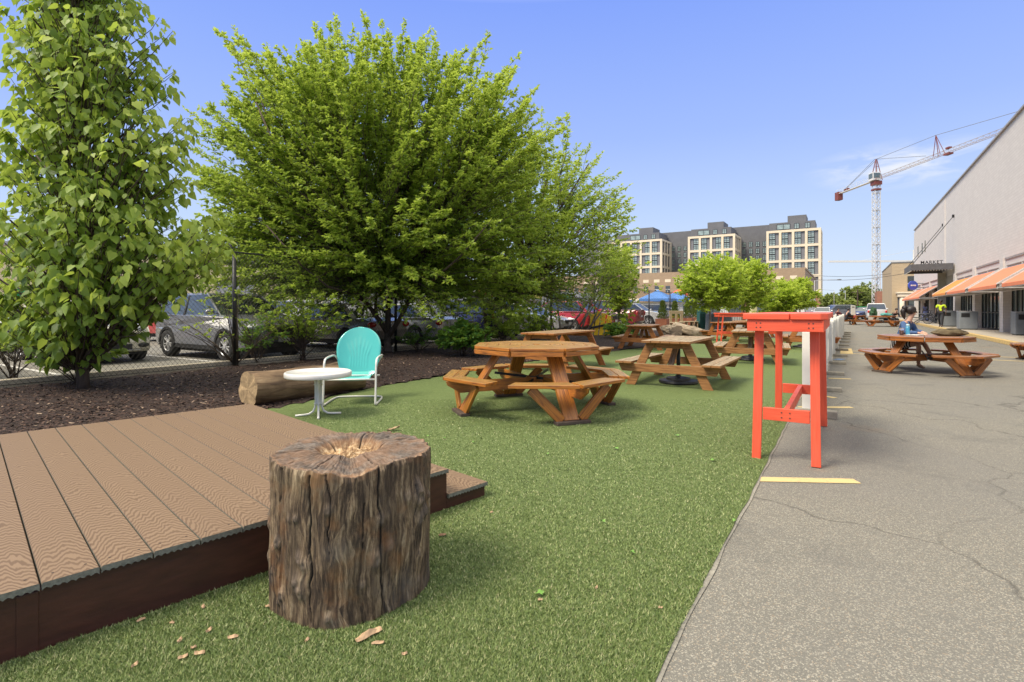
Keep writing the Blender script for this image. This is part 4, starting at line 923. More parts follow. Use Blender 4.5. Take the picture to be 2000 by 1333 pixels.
# long shoots that break the outline
for px, py in ((428, 62), (368, 220), (372, 290), (560, 95), (618, 50), (655, 38), (708, 28), (745, 52), (790, 50), (838, 62), (848, 70), (952, 72), (1010, 108), (905, 95), (1045, 175), (1105, 228), (1085, 290), (480, 110), (440, 165), (520, 90), (600, 90), (690, 60), (870, 110), (980, 160), (1040, 215), (390, 340), (385, 420), (460, 60), (1000, 140)):
    tips.append(np.array(P3(px, py, 15+rng.normal(0, .8))))
    for _ in range(3): tips.append(tips[-1-_]*.0+np.array(P3(px+rng.normal(0, 9)+(740-px)*.05, py+rng.uniform(12, 46), 15+rng.normal(0, .7))))
for px, py, n_ in ((520, 600, 8), (600, 620, 6), (650, 640, 2), (900, 610, 8), (850, 600, 4), (560, 540, 8), (700, 560, 4)):
    for _ in range(n_): tips.append(np.array(P3(px+rng.normal(0, 30), py+rng.normal(0, 22), 14+rng.normal(0, .8))))
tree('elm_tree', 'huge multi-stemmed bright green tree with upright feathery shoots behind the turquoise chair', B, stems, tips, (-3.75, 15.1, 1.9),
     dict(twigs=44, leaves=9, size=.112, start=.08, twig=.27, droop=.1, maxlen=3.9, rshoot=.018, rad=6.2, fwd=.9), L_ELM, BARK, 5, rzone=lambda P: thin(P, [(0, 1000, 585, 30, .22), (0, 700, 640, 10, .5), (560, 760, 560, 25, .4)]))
# --- second tree to its right, farther away
B2 = tuple(G(948, 668)[:2])+(0.02,)
st2 = [([B2, P3(952, 640, 20), P3(960, 600, 20), P3(985, 560, 20), P3(1030, 480, 20.2), P3(1070, 350, 20.5)], .13, .03),
       ([P3(952, 640, 20), P3(945, 600, 20), P3(935, 540, 20), P3(940, 440, 20), P3(990, 300, 20)], .09, .02),
       ([P3(960, 600, 20), P3(1000, 575, 19.5), P3(1060, 530, 19), P3(1130, 450, 19)], .07, .02),
       ([P3(1030, 480, 20.2), P3(1100, 400, 20), P3(1150, 320, 20)], .05, .02)]
tips = dometips(430, (1.0, 20.5, 3.9), (3.7, 3.6, 4.0), .7, 2.3, rng, .5)
for px, py in ((1108, 232), (1130, 285), (1150, 330), (1178, 350), (1200, 385), (1235, 428), (1180, 378), (1222, 440), (1060, 220), (1210, 470), (1205, 410), (1165, 310)): tips.append(np.array(P3(px, py, 20.3+rng.normal(0, .8))))
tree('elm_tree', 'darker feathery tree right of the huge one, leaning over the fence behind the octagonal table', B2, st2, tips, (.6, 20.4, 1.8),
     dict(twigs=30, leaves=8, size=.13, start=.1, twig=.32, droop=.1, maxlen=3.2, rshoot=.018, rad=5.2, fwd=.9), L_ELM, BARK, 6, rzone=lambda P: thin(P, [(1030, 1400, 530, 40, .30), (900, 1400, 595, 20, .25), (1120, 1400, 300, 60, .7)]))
# --- grey leaning stems with thin foliage
B3 = tuple(G(1110, 656)[:2])+(0.02,)
rng3 = np.random.default_rng(4); st3 = []; tips = []
for i in range(9):
    x0 = 1075+i*9+rng3.normal(0, 3); lean = rng3.uniform(20, 95)*(1 if i > 2 else -.3); Y0 = 24+rng3.normal(0, .5); top = rng3.uniform(470, 530)
    p = [P3(x0, 656, Y0), P3(x0+lean*.35, 615, Y0), P3(x0+lean*.7, 570, Y0+.2), P3(x0+lean, top, Y0+.3)]; st3.append((p, .05, .015))
    for _ in range(9): tips.append(np.array(P3(x0+lean+rng3.normal(0, 26), top+rng3.normal(10, 35), Y0+rng3.normal(0, .8))))
tree('multi_stem_tree', 'loose clump of pale grey leaning stems with thin foliage, behind the half hidden picnic table', B3, st3, tips, P3(1130, 590, 24),
     dict(twigs=10, leaves=7, size=.15, start=.1, twig=.4, droop=.1, maxlen=1.6, rshoot=.014, rad=3.), L_ELM, BARK_G, 8)
# --- light maple
def lollipop(name, label, px, py, Y, cpx, cpy, rpx, rpz, seed, mat=L_MAP, n=90, size=.16, group=None, leaves_=8, tw=9, trunk_r=.07, bark=BARK_G):
    rg = np.random.default_rng(seed); b_ = (((px-1000)/F*Y), Y, 0); c = P3(cpx, cpy, Y); rx = rpx/F*Y; rz_ = rpz/F*Y
    tp = dometips(n, c, (rx, rx, rz_), max(.4, c[2]-rz_*.98), 2.2, rg, .55)
    k = P3(px, (py+cpy)/2 if py > cpy else py, Y)
    zt = c[2]-rz_*.75
    st = [([b_, (b_[0]+.02, Y, zt*.5), (b_[0], Y, zt), tuple(np.array(c)+np.array([0, 0, rz_*.3]))], trunk_r, trunk_r*.35)]
    for a in range(5): q = a*1.3; st.append(([(b_[0], Y, zt), (b_[0]+.35*rx*math.cos(q), Y+.35*rx*math.sin(q), zt+rz_*.45), (c[0]+.6*rx*math.cos(q), Y+.6*rx*math.sin(q), c[2]+rz_*.1)], trunk_r*.55, trunk_r*.2))
    return tree(name, label, b_, st, tp, (c[0], c[1], c[2]-rz_*.6), dict(twigs=tw, leaves=leaves_, size=size, start=.2, twig=rx*.28, droop=.15, maxlen=rz_*1.1, rshoot=.012, rad=rz_*1.7, ud=.7), mat, bark, seed, group)
lollipop('maple_tree', 'yellow-green young tree at the right end of the tree row, by the yellow play piece', 1208, 655, 27, 1207, 555, 36, 78, 31, n=150, size=.17)
lollipop('street_tree', 'round light green street tree with a slim trunk beside the dark green bin', 1386, 640, 27.5, 1392, 553, 62, 52, 32, n=260, size=.17, group='round street trees')
lollipop('street_tree', 'second round street tree, just right of and behind the one by the dark green bin', 1452, 635, 31, 1450, 556, 52, 50, 33, n=220, size=.18, group='round street trees')
lollipop('street_tree', 'low spreading street tree standing above the near coral bar table', 1522, 632, 34, 1520, 583, 48, 34, 34, n=170, size=.19, group='round street trees')
lollipop('street_tree', 'street tree farthest right of the row, against the brick building', 1562, 628, 37, 1560, 575, 36, 28, 35, n=120, size=.2, group='round street trees')
# --- linden at the left
BL = tuple(G(163, 762)[:2])+(.02,); Yl = BL[1]; rgl = np.random.default_rng(12); tips = []
def PL(px, py, dy=0): return np.array(P3(px, py, Yl+dy))
rowsL = [(-100, 30, 250), (-150, 60, 220), (-60, 10, 260), (10, -10, 285), (60, 0, 312), (110, 0, 322), (160, -5, 332), (210, 0, 350), (260, 5, 368), (310, -20, 368), (360, -30, 348), (410, -40, 350), (450, -50, 385), (490, -60, 440), (530, -60, 440), (570, -60, 340), (610, -50, 255), (650, -40, 205), (690, 60, 200)]
for y0, xa, xb in rowsL:
    m = 50 if y0 > -110 else 20
    if y0 > 600: m = 24
    if y0 > 670: m = 10
    for _ in range(m):
        f = rgl.random()**.8; side = rgl.random() < .5; cx_ = (xa+xb)/2; w_ = (xb-xa)/2
        ang = rgl.random()*6.283; rr = rgl.random()**.45; px = cx_+w_*rr*math.cos(ang); dy = 1.25*rr*math.sin(ang)*min(1, w_/170)
        if rgl.random() < .10: px += rgl.normal(0, 38)
        tips.append(PL(px, y0+rgl.normal(0, 26), dy))
for px, py in ((283, 12), (318, 70), (335, 60), (345, 140), (362, 270), (0, 250), (10, 120), (448, 490), (440, 470), (430, 520), (360, 380), (310, 35), (255, -5), (200, -15), (60, -20), (-20, 300)): tips.append(PL(px, py, rgl.normal(0, .4)))
for _ in range(40): tips.append(PL(rgl.uniform(330, 448), rgl.uniform(420, 520), rgl.normal(0, .5)))
for _ in range(25): tips.append(PL(rgl.uniform(290, 385), rgl.uniform(230, 400), rgl.normal(0, .5)))
stL = [([BL, PL(160, 700), PL(152, 620), PL(148, 520), PL(150, 400), PL(158, 250), PL(156, 90), PL(152, -60)], .085, .02)]
for a, z in ((-40, 560), (20, 470), (260, 480), (330, 400), (60, 330), (280, 260), (100, 160), (250, 110), (50, 60), (200, 620), (90, 640), (380, 500)):
    stL.append(([PL(150, z+70), PL((150+a)/2+10, z+30, rgl.normal(0, .3)), PL(a, z-40, rgl.normal(0, .5))], .028, .008))
tips = [t_ for t_ in tips if t_[2] > .25]
def linden():
    # shoots rise from the central trunk: one focus per height band
    rng = np.random.default_rng(9); t = thing('linden_tree', 'tall leafy tree with large heart-shaped leaves at the left edge of the view', 'tree', BL); base = np.array(BL)
    mb = MB()
    for pts, r0, r1 in stL:
        pts = np.array([np.array(p) for p in pts])-base; m = len(pts); mb.tube([tuple(p) for p in pts], [r0+(r1-r0)*i/(m-1) for i in range(m)], 9)
    mb.build('trunk', BARK, t, smooth=True); sh = MB(); LP = []; LD = []; LS = []; LA = []
    for tip in tips:
        tip = tip-base; horiz = math.hypot(tip[0], tip[1]); st = np.array([tip[0]*.08-.1, tip[1]*.08, max(.3, tip[2]-horiz*.75-.3)]); ln = np.linalg.norm(tip-st)
        c = curve(st, tip, (0, 0, .04*ln), rng); sh.tube([tuple(p) for p in c], [.012*(1-.75*i/8) for i in range(9)], 4, caps=False)
        k = max(4, int(11*min(1, ln/1.6))); tt = np.append(.3+.7*rng.random(k)**.8, [1, 1, .98, .95]); idx = np.minimum(tt*8, 7.999); i0 = idx.astype(int); fr = (idx-i0)[:, None]; P = c[i0]*(1-fr)+c[i0+1]*fr; d = norm(c[i0+1]-c[i0])
        sd = norm(np.cross(d, rng.normal(0, 1, (len(tt), 3)))); ps = rng.uniform(.02, .10, len(tt))[:, None]
        LP.append(P+sd*ps); out = norm(P*np.array([1, 1, 0])+1e-6); LD.append(sd*.6+out*.5+np.array([0, 0, -.75])); LS.append(rng.uniform(.075, .155, len(tt))); rel = np.clip(np.hypot(P[:, 0], P[:, 1])/1.7, 0, 1)
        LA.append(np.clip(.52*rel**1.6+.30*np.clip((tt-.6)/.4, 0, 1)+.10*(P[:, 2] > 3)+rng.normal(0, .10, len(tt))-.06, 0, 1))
    sh.build('branches', BARK, t, smooth=True); LP = np.concatenate(LP); LD = np.concatenate(LD); LS = np.concatenate(LS); LA = np.concatenate(LA); print('linden', len(LP))
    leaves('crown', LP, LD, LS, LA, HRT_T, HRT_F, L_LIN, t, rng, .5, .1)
linden()
# --- shrubs
def shrub(name, label, px, py, r, h, n, seed, mat=L_SHR, size=.09, thin=1., wide=1., tpl=(ELM_T, ELM_F), cat='shrub', bark=BARK, z0=.25, lv=7, tw=7):
    rg = np.random.default_rng(seed); b_ = np.array(tuple(G(px, py)[:2])+(.02,)); tp = []; st = []
    for i in range(n):
        a = rg.random()*6.283; rr = r*rg.random()**.6; z = h*(.35+.65*rg.random())*(1-.35*(rr/r)**2); tip = b_+np.array([rr*math.cos(a)*wide, rr*math.sin(a), z]); tp.append(tip)
        if i < 12: st.append(([tuple(b_+rg.normal(0, .04, 3)*[1, 1, 0]), tuple(b_+np.array([rr*math.cos(a)*.45*wide, rr*math.sin(a)*.45, z*.55])), tuple(tip)], .011*thin, .003))
    return tree(name, label, tuple(b_), st, tp, tuple(b_+np.array([0, 0, z0*.2])), dict(twigs=tw, leaves=lv, size=size, start=z0, twig=.16, droop=.1, maxlen=h, rshoot=.006, rad=h*1.1, ud=.6, tpl=tpl), mat, bark, seed, None, None, cat)
shrub('bush', 'dense green bush on the mulch left of the octagonal picnic table', 905, 698, .62, .92, 110, 41, L_SHR, .10, wide=1.15, tpl=(HRT_T, HRT_F), lv=6)
shrub('shrub', 'bare-stemmed spreading shrub at the foot of the fence post, few bright leaves', 462, 716, 1.75, 2.3, 24, 42, L_MAP, .09, thin=1.5, lv=3, tw=2, z0=.3, bark=BARK)
shrub('sapling', 'small leafy sapling against the fence just left of the turquoise chair', 592, 706, 1.15, 2.0, 75, 43, L_ELM, .095, lv=7, tw=8, z0=.2)
shrub('shrub', 'low leafy shrub at the fence behind the fallen log', 500, 712, .75, 1.2, 30, 44, L_SHR, .09, lv=6)
shrub('shrub', 'thin climbing shrub tangled in the fence at far left', 30, 742, 1.1, 1.7, 26, 45, L_LIN, .10, thin=1.3, lv=4, tw=4, tpl=(HRT_T, HRT_F))
shrub('shrub', 'low leafy shrub around the foot of the heart-leaved tree', 150, 752, .8, 1.3, 40, 46, L_LIN, .12, lv=4, tw=5, tpl=(HRT_T, HRT_F))
shrub('shrub', 'small weedy shrub at the base of the huge tree, right of the chair', 820, 688, .7, .75, 30, 47, L_SHR, .08)
shrub('shrub', 'low green plants at the foot of the yellow play piece', 1215, 662, .8, .65, 50, 48, L_SHR, .14)
shrub('shrub', 'undergrowth shrub between the half hidden picnic table and the fence', 1040, 672, 1.1, 1.5, 50, 49, L_ELM, .13)
shrub('shrub', 'leafy undergrowth left of the half hidden picnic table', 985, 680, .9, 1.4, 50, 50, L_ELM, .12)
# ================================================================ CARS
def carpaint(name, c, rough=.25): 
    return pm('paint_'+name, c, rough, .03, 2, 0, .1, .9)
M_HL = pm('headlight', (.6, .62, .62), .1, .1, 30, 0, coat=1); M_TL = pm('taillight', (.55, .02, .015), .15, .1, 30, 0, coat=1); M_TRIM = pm('black_trim', (.02, .02, .02), .6, .1); M_PLATE = pm('plate', (.7, .7, .72), .5, .05)
CARS = {'hatch': dict(L=3.7, W=1.68, hood=.92, roof=1.48, belt=.94, x=(-1.75, -1.25, .35, 1.0), rw=.30, wb=1.15, round=1),
        'suv': dict(L=4.6, W=1.86, hood=1.04, roof=1.66, belt=1.08, x=(-2.15, -1.55, .25, 1.05), rw=.355, wb=1.35, round=0),
        'sedan': dict(L=4.7, W=1.8, hood=.90, roof=1.44, belt=.92, x=(-1.75, -1.0, .25, 1.1), rw=.325, wb=1.38, round=0),
        'pickup': dict(L=5.5, W=1.95, hood=1.15, roof=1.85, belt=1.15, x=(-.75, -.55, .45, 1.1), rw=.40, wb=1.75, round=0)}
def wheel(t, x, y, r, s_):
    e = bpy.data.objects.new('wheel', None); mb = MB(); mb.lathe([(r*.62, -.10), (r*.93, -.11), (r, -.07), (r, .07), (r*.93, .11), (r*.62, .10)], n=28, axis='y', caps=False); o = mb.build('wheel', M_RUBBER, t, smooth=True); o.location = (x, y, r)
    bpy.data.objects.remove(e)
    mb = MB(); mb.lathe([(r*.64, -.09), (r*.64, .09), (r*.58, .085), (r*.57, .02), (.0, .0)] if s_ > 0 else [(r*.64, .09), (r*.64, -.09), (r*.58, -.085), (r*.57, -.02), (.0, .0)], n=28, axis='y', mi=1, caps=False)
    for k in range(10):
        a = 2*math.pi*k/10+(.16 if k % 2 else -.0); mb.beam((0, s_*.07, 0), (r*.60*math.cos(a), s_*.085, r*.60*math.sin(a)), .022, .03, up=(0, 1, 0))
    mb.lathe([(r*.64, s_*.088), (r*.60, s_*.098), (r*.56, s_*.086)], n=28, axis='y', caps=False); mb.lathe([(.05, s_*.07), (.045, s_*.105), (0, s_*.107)], n=14, axis='y')
    mb.build('rim', [M_RIM, M_TRIM], o)
def car(kind, pname, pc, loc, rz, label, group=None, roofc=None, plate=None, clad=False):
    """front of the car along local +x"""
    d = CARS[kind]; L, W, hd, rf, bl, xs, rw, wb = (d[k] for k in ('L', 'W', 'hood', 'roof', 'belt', 'x', 'rw', 'wb')); h = L/2; hw = W/2
    t = thing('parked_car' if kind != 'pickup' else 'pickup_truck', label, 'car' if kind != 'pickup' else 'pickup', loc, rz, group); P = carpaint(pname, pc)
    def arch(cx): 
        ra = rw+.055; return [(cx+ra*math.cos(a), rw+ra*math.sin(a)) for a in [math.pi*(1-i/9) for i in range(10)]]
    zb = .24 if kind != 'suv' else .28
    # longitudinal outline (x, z) bottom then top
    if kind == 'pickup': top = [(h, zb+.12), (h, hd-.25), (h-.12, hd-.06), (h-.4, hd), (xs[3], hd+.04), (xs[0]-.02, bl+.04), (-h+.02, bl+.04), (-h, bl-.1), (-h, zb+.2)]
    elif kind == 'hatch': top = [(h-.03, zb+.08), (h, .48), (h-.05, .70), (h-.2, .86), (h-.5, hd), (xs[3], hd+.06), (.2, bl+.03), (xs[0], bl+.05), (-h+.04, bl-.05), (-h, .55), (-h+.05, zb+.1)]
    elif kind == 'suv': top = [(h-.02, zb+.1), (h, .62), (h-.06, .86), (h-.22, .98), (h-.8, hd+.02), (xs[3], hd+.07), (.2, bl+.02), (xs[0], bl+.06), (-h+.06, bl), (-h, .75), (-h+.04, zb+.14)]
    else: top = [(h-.02, zb+.1), (h, .52), (h-.05, .68), (h-.25, .80), (h-.8, hd-.02), (xs[3], hd+.05), (.2, bl+.02), (xs[0], bl+.06), (-h+.35, bl+.05), (-h+.03, bl-.04), (-h, .6), (-h+.05, zb+.1)]
    bot = [(-wb-rw-.3, zb)]+arch(-wb)+arch(wb)+[(wb+rw+.25, zb)]
    poly = bot+top; n = len(poly)
    # widths: tumblehome + tapered nose and tail; strips across the car
    ys = [-1, -.985, -.93, -.6, 0, .6, .93, .985, 1]
    def half(x, z, k):
        f = abs(x)/h; tp = 1-.11*max(0, (f-.62)/.38)**2-.03*max(0, (z-.6)/.5); return hw*tp
    vs = []; fs = []
    cxm, czm = 0, .62
    for yi in ys:
        sh = {1: .965, .985: .985, .93: 1., .6: 1.005, 0: 1.01}[abs(yi)]
        for (x, z) in poly:
            xx = x*(.985 if abs(yi) >= .985 else 1)*(1-(.03*(abs(yi)**4)) if abs(x) > h*.8 else 1); zz = z if z < .55 else .55+(z-.55)*(1-(.05 if abs(yi) >= .985 else .015 if abs(yi) >= .93 else 0))
            vs.append((xx, yi*half(x, z, 0), zz))
    m = len(ys)
    for j in range(m-1):
        for i in range(n): a = j*n+i; b_ = j*n+(i+1) % n; fs.append((a, b_, b_+n, a+n))
    bm_faces = [list(range(n))[::-1], list(range((m-1)*n, m*n))]
    mb = MB(); mb.add(vs, fs+bm_faces); o = mb.build('body', P, t, bevel=.018, smooth=False, seg=2)
    # greenhouse: glass hull
    x0, x1, x2, x3 = xs; g0 = bl+.0; hr = rf-.05; wi = hw*.93; wt = hw*.76
    def hull(e, z0, z1, y0, y1, xa, xb, xc, xd): return [(xa-e, -y0, z0), (xd+e, -y0*.97, z0), (xd+e, y0*.97, z0), (xa-e, y0, z0), (xb-e*.6, -y1, z1), (xc+e*.6, -y1, z1), (xc+e*.6, y1, z1), (xb-e*.6, y1, z1)]
    HF = [(0, 1, 5, 4), (1, 2, 6, 5), (2, 3, 7, 6), (3, 0, 4, 7), (4, 5, 6, 7), (3, 2, 1, 0)]
    mb = MB(); mb.add(hull(0, g0, hr, wi, wt, x0, x1, x2, x3), HF); mb.build('windows', M_CARG, t, bevel=.02)
    mb = MB(); xm = (x1+x2)/2
    mb.add([(x1-.06, -wt-.012, hr-.04), (x2+.06, -wt-.012, hr-.04), (x2+.06, wt+.012, hr-.04), (x1-.06, wt+.012, hr-.04), (x1+.02, -wt*.93, rf-.005), (x2-.12, -wt*.93, rf-.01), (x2-.12, wt*.93, rf-.01), (x1+.02, wt*.93, rf-.005)], HF)
    for s_ in (-1, 1):
        mb.beam((x3+.01, s_*wi*.965, g0-.01), (x2+.04, s_*(wt+.004), hr-.02), .05, .035, up=(0, 1, 0)); mb.beam((x0-.01, s_*wi*.99, g0-.01), (x1-.04, s_*(wt+.004), hr-.02), .13 if kind != 'pickup' else .08, .05, up=(0, 1, 0))
        mb.beam((x0, s_*wi*1.0, g0+.005), (x3, s_*wi*.975, g0+.005), .02, .03)
    mb.build('roof', carpaint(roofc[0], roofc[1]) if roofc else P, t, bevel=.02)
    mb = MB(); 
    for s_ in (-1, 1):
        for xx in ((x1+x2)/2+.05, ): mb.beam((xx, s_*(wi+.004), g0), (xx-.02, s_*(wt+.008), hr-.02), .07, .012, up=(0, 1, 0))
    mb.build('pillar', M_TRIM, t)
    for x in (-wb, wb):
        for s_ in (-1, 1): wheel(t, x, s_*(hw-.115), rw, s_)
    mb = MB(); mb.box(-h+.25, h-.25, -hw+.16, hw-.16, .18, zb+.25); mb.build('underbody', M_TRIM, t)
    if clad:
        mb = MB()
        for s_ in (-1, 1):
            mb.box(-wb+rw+.07, wb-rw-.07, s_*hw-.02*s_-.01, s_*hw-.02*s_+.02, zb-.02, zb+.14)
            for cx in (-wb, wb):
                ra = rw+.045
                for i in range(9):
                    a0, a1 = math.pi*i/9, math.pi*(i+1)/9; mb.beam((cx+ra*math.cos(a0), s_*(hw-.012), rw+ra*math.sin(a0)), (cx+ra*math.cos(a1), s_*(hw-.012), rw+ra*math.sin(a1)), .04, .07, up=(math.cos((a0+a1)/2), 0, math.sin((a0+a1)/2)))
        mb.build('wheel_arch_trim', M_TRIM, t)
    # lights, grille, plates, mirrors, handles, door lines
    for s_ in (-1, 1):
        mb = MB()
        if kind == 'hatch': mb.blob((h-.16, s_*hw*.66, .74), .07, .125, .125, mi=0); mb.lathe([(.135, 0), (.15, .02), (.13, .045)], (h-.20, s_*hw*.66, .74), 20, 1, 'x')
        else: mb.blob((h-.17, s_*hw*.72, .70 if kind == 'sedan' else .82 if kind == 'suv' else .9), .14, .20, .075)
        mb.build('headlight', [M_HL, M_LGREY], t, smooth=True)
        mb = MB(); zt = .78 if kind == 'sedan' else .95; mb.blob((-h+.06, s_*hw*.78, zt), .07, .17 if kind == 'sedan' else .10, .09 if kind == 'sedan' else .16); mb.build('taillight', M_TL, t, smooth=True)
        mb = MB(); mb.blob((x3-.12, s_*(hw+.09), g0+.10), .07, .11, .075); mb.beam((x3-.1, s_*(wi-.02), g0+.05), (x3-.12, s_*(hw+.02), g0+.07), .04, .03); mb.build('mirror', P if pc[0] > .03 else M_TRIM, t, smooth=True)
        for xx in ((x1+x2)/2-.12, (x1+x2)/2-1.0):
            if kind == 'hatch' and xx < -1: continue
            mb = MB(); mb.box(xx-.09, xx+.09, s_*hw*.985-.01, s_*hw*.985+.02, bl-.16, bl-.13); mb.build('door_handle', P, t, bevel=.006)
    mb = MB()
    if kind == 'hatch':
        mb.box(h-.06, h+.012, -.34, .34, .30, .44); mb.blob((h-.05, .58, .40), .07, .13, .06); mb.blob((h-.05, -.58, .40), .07, .13, .06)
    elif kind == 'suv': mb.box(h-.08, h+.012, -.42, .42, .62, .84); mb.box(h-.06, h+.012, -.6, .6, .34, .46)
    else: mb.box(h-.08, h+.01, -.40, .40, .52, .70); mb.box(h-.06, h+.01, -.55, .55, .30, .40)
    mb.build('grille', M_TRIM, t, bevel=.02)
    if kind == 'hatch': mb = MB(); mb.box(h-.03, h+.02, -.5, .5, .285, .30); mb.box(h-.09, h+.008, -.28, .28, .665, .68); mb.build('bumper_trim', M_LGREY, t, bevel=.005)
    pl = MB(); pl.box(h+.015, h+.025, -.15, .15, .46, .60); po = pl.build('licence_plate', M_PLATE, t)
    if plate:
        cu_ = bpy.data.curves.new('plate_text', 'FONT'); cu_.body = plate; cu_.size = .10; cu_.align_x = 'CENTER'; cu_.align_y = 'CENTER'; cu_.extrude = .001
        tmp = bpy.data.objects.new('tmp', cu_); me = bpy.data.meshes.new_from_object(tmp); bpy.data.objects.remove(tmp)
        me.materials.clear(); me.materials.append(pm('plate_ink', (.04, .06, .3), .5)); q = bpy.data.objects.new('plate_text', me); col.objects.link(q); q.parent = po; q.location = (h+.028, 0, .53); q.rotation_euler = (R(90), 0, R(90))
    mb = MB(); mb.box(-h-.012, -h+.02, -.15, .15, .70, .82); mb.build('rear_plate', M_PLATE, t)
    return t
RV = RU-R(90)          # heading of +v (towards the fence)
def lot(u_, v_): return g(u_, v_)
car('hatch', 'cream', (.66, .62, .50), lot(5.35, -15.85), RV, 'small cream hatchback facing the fence behind the heart-leaved tree', plate='W·079')
car('suv', 'silver', (.50, .49, .50), lot(1.9, -15.2), RV, 'silver car at the far left edge behind the fence')
car('suv', 'slate', (.20, .205, .225), lot(7.85, -13.75), RV, 'dark grey SUV parked behind the tall fence post, left of the sapling', clad=True)
car('sedan', 'tan', (.30, .27, .235), lot(11.6, -14.0), RV+R(180), 'tan sedan seen through the fence right above the turquoise chair')
car('sedan', 'silver', (.50, .49, .50), lot(14.5, -13.9), RV+R(180), 'silver sedan behind the trunks of the huge tree')
car('suv', 'navy', (.018, .020, .085), lot(17.4, -13.6), RV+R(180), 'dark navy blue SUV with silver wheels behind the green bush', clad=True)
car('suv', 'white', (.66, .66, .64), lot(20.6, -13.8), RV, 'white SUV mostly hidden behind the darker feathery tree')
car('sedan', 'silver', (.50, .49, .50), lot(23.5, -13.8), RV, 'silver sedan hidden behind the undergrowth near the red cars')
car('suv', 'red', (.45, .014, .018), lot(26.4, -13.6), RV+R(180), 'bright red SUV behind the pale grey leaning stems, left one of the two')
car('suv', 'red', (.45, .014, .018), lot(29.6, -13.7), RV, 'bright red SUV behind the pale grey leaning stems, right one of the two')
car('pickup', 'darkred', (.24, .018, .024), lot(34.4, -14.2), RV+R(180), 'dark red pickup behind the yellow play piece')
car('suv', 'pearl', (.62, .62, .60), g(39.2, -13.6), RV, 'white SUV with black grille at the end of the tree row', clad=True)
car('suv', 'ash', (.24, .24, .25), g(47, -14), RV+R(15), 'big grey SUV beyond the planters with small evergreens')
car('sedan', 'white', (.66, .66, .64), g(53, -15), RV+R(8), 'white sedan behind the street tree trunk')
car('sedan', 'red', (.45, .014, .018), g(10.5, -21.5), RV, 'red car in the second row, left of the dark grey SUV')
for i, (uu, kd, pn, pc, lb) in enumerate([(16, 'suv', 'white', (.66, .66, .64), 'white SUV in the second parking row beyond the sapling'), (22, 'sedan', 'slate', (.20, .205, .225), 'slate sedan in the second parking row behind the huge tree'), (4.5, 'suv', 'silver', (.50, .49, .50), 'silver SUV in the second parking row behind the cream hatchback'), (-1, 'suv', 'white', (.66, .66, .64), 'white SUV far left in the second parking row')]):
    car(kd, pn, pc, g(uu, -22), RV, lb)
def fp(px, Y): return ((px-1000)/F*Y, Y, 0)
car('sedan', 'white', (.66, .66, .64), fp(1606, 62), RU+R(180), 'white car parked head-on far down the lot, left of the big dark SUV')
car('suv', 'slate', (.20, .205, .225), fp(1656, 66), R(-4), 'big slate SUV parked sideways at the end of the lot').scale = (1.12, 1, 1.05)
car('pickup', 'white', (.66, .66, .64), fp(1711, 58), RU, 'white pickup seen from behind next to the crane mast')
car('sedan', 'navy', (.018, .020, .085), fp(1690, 64), R(200), 'dark sedan tucked beside the white pickup')
car('sedan', 'silver', (.50, .49, .50), fp(1632, 74), R(185), 'silver car just right of the head-on white car, far away')
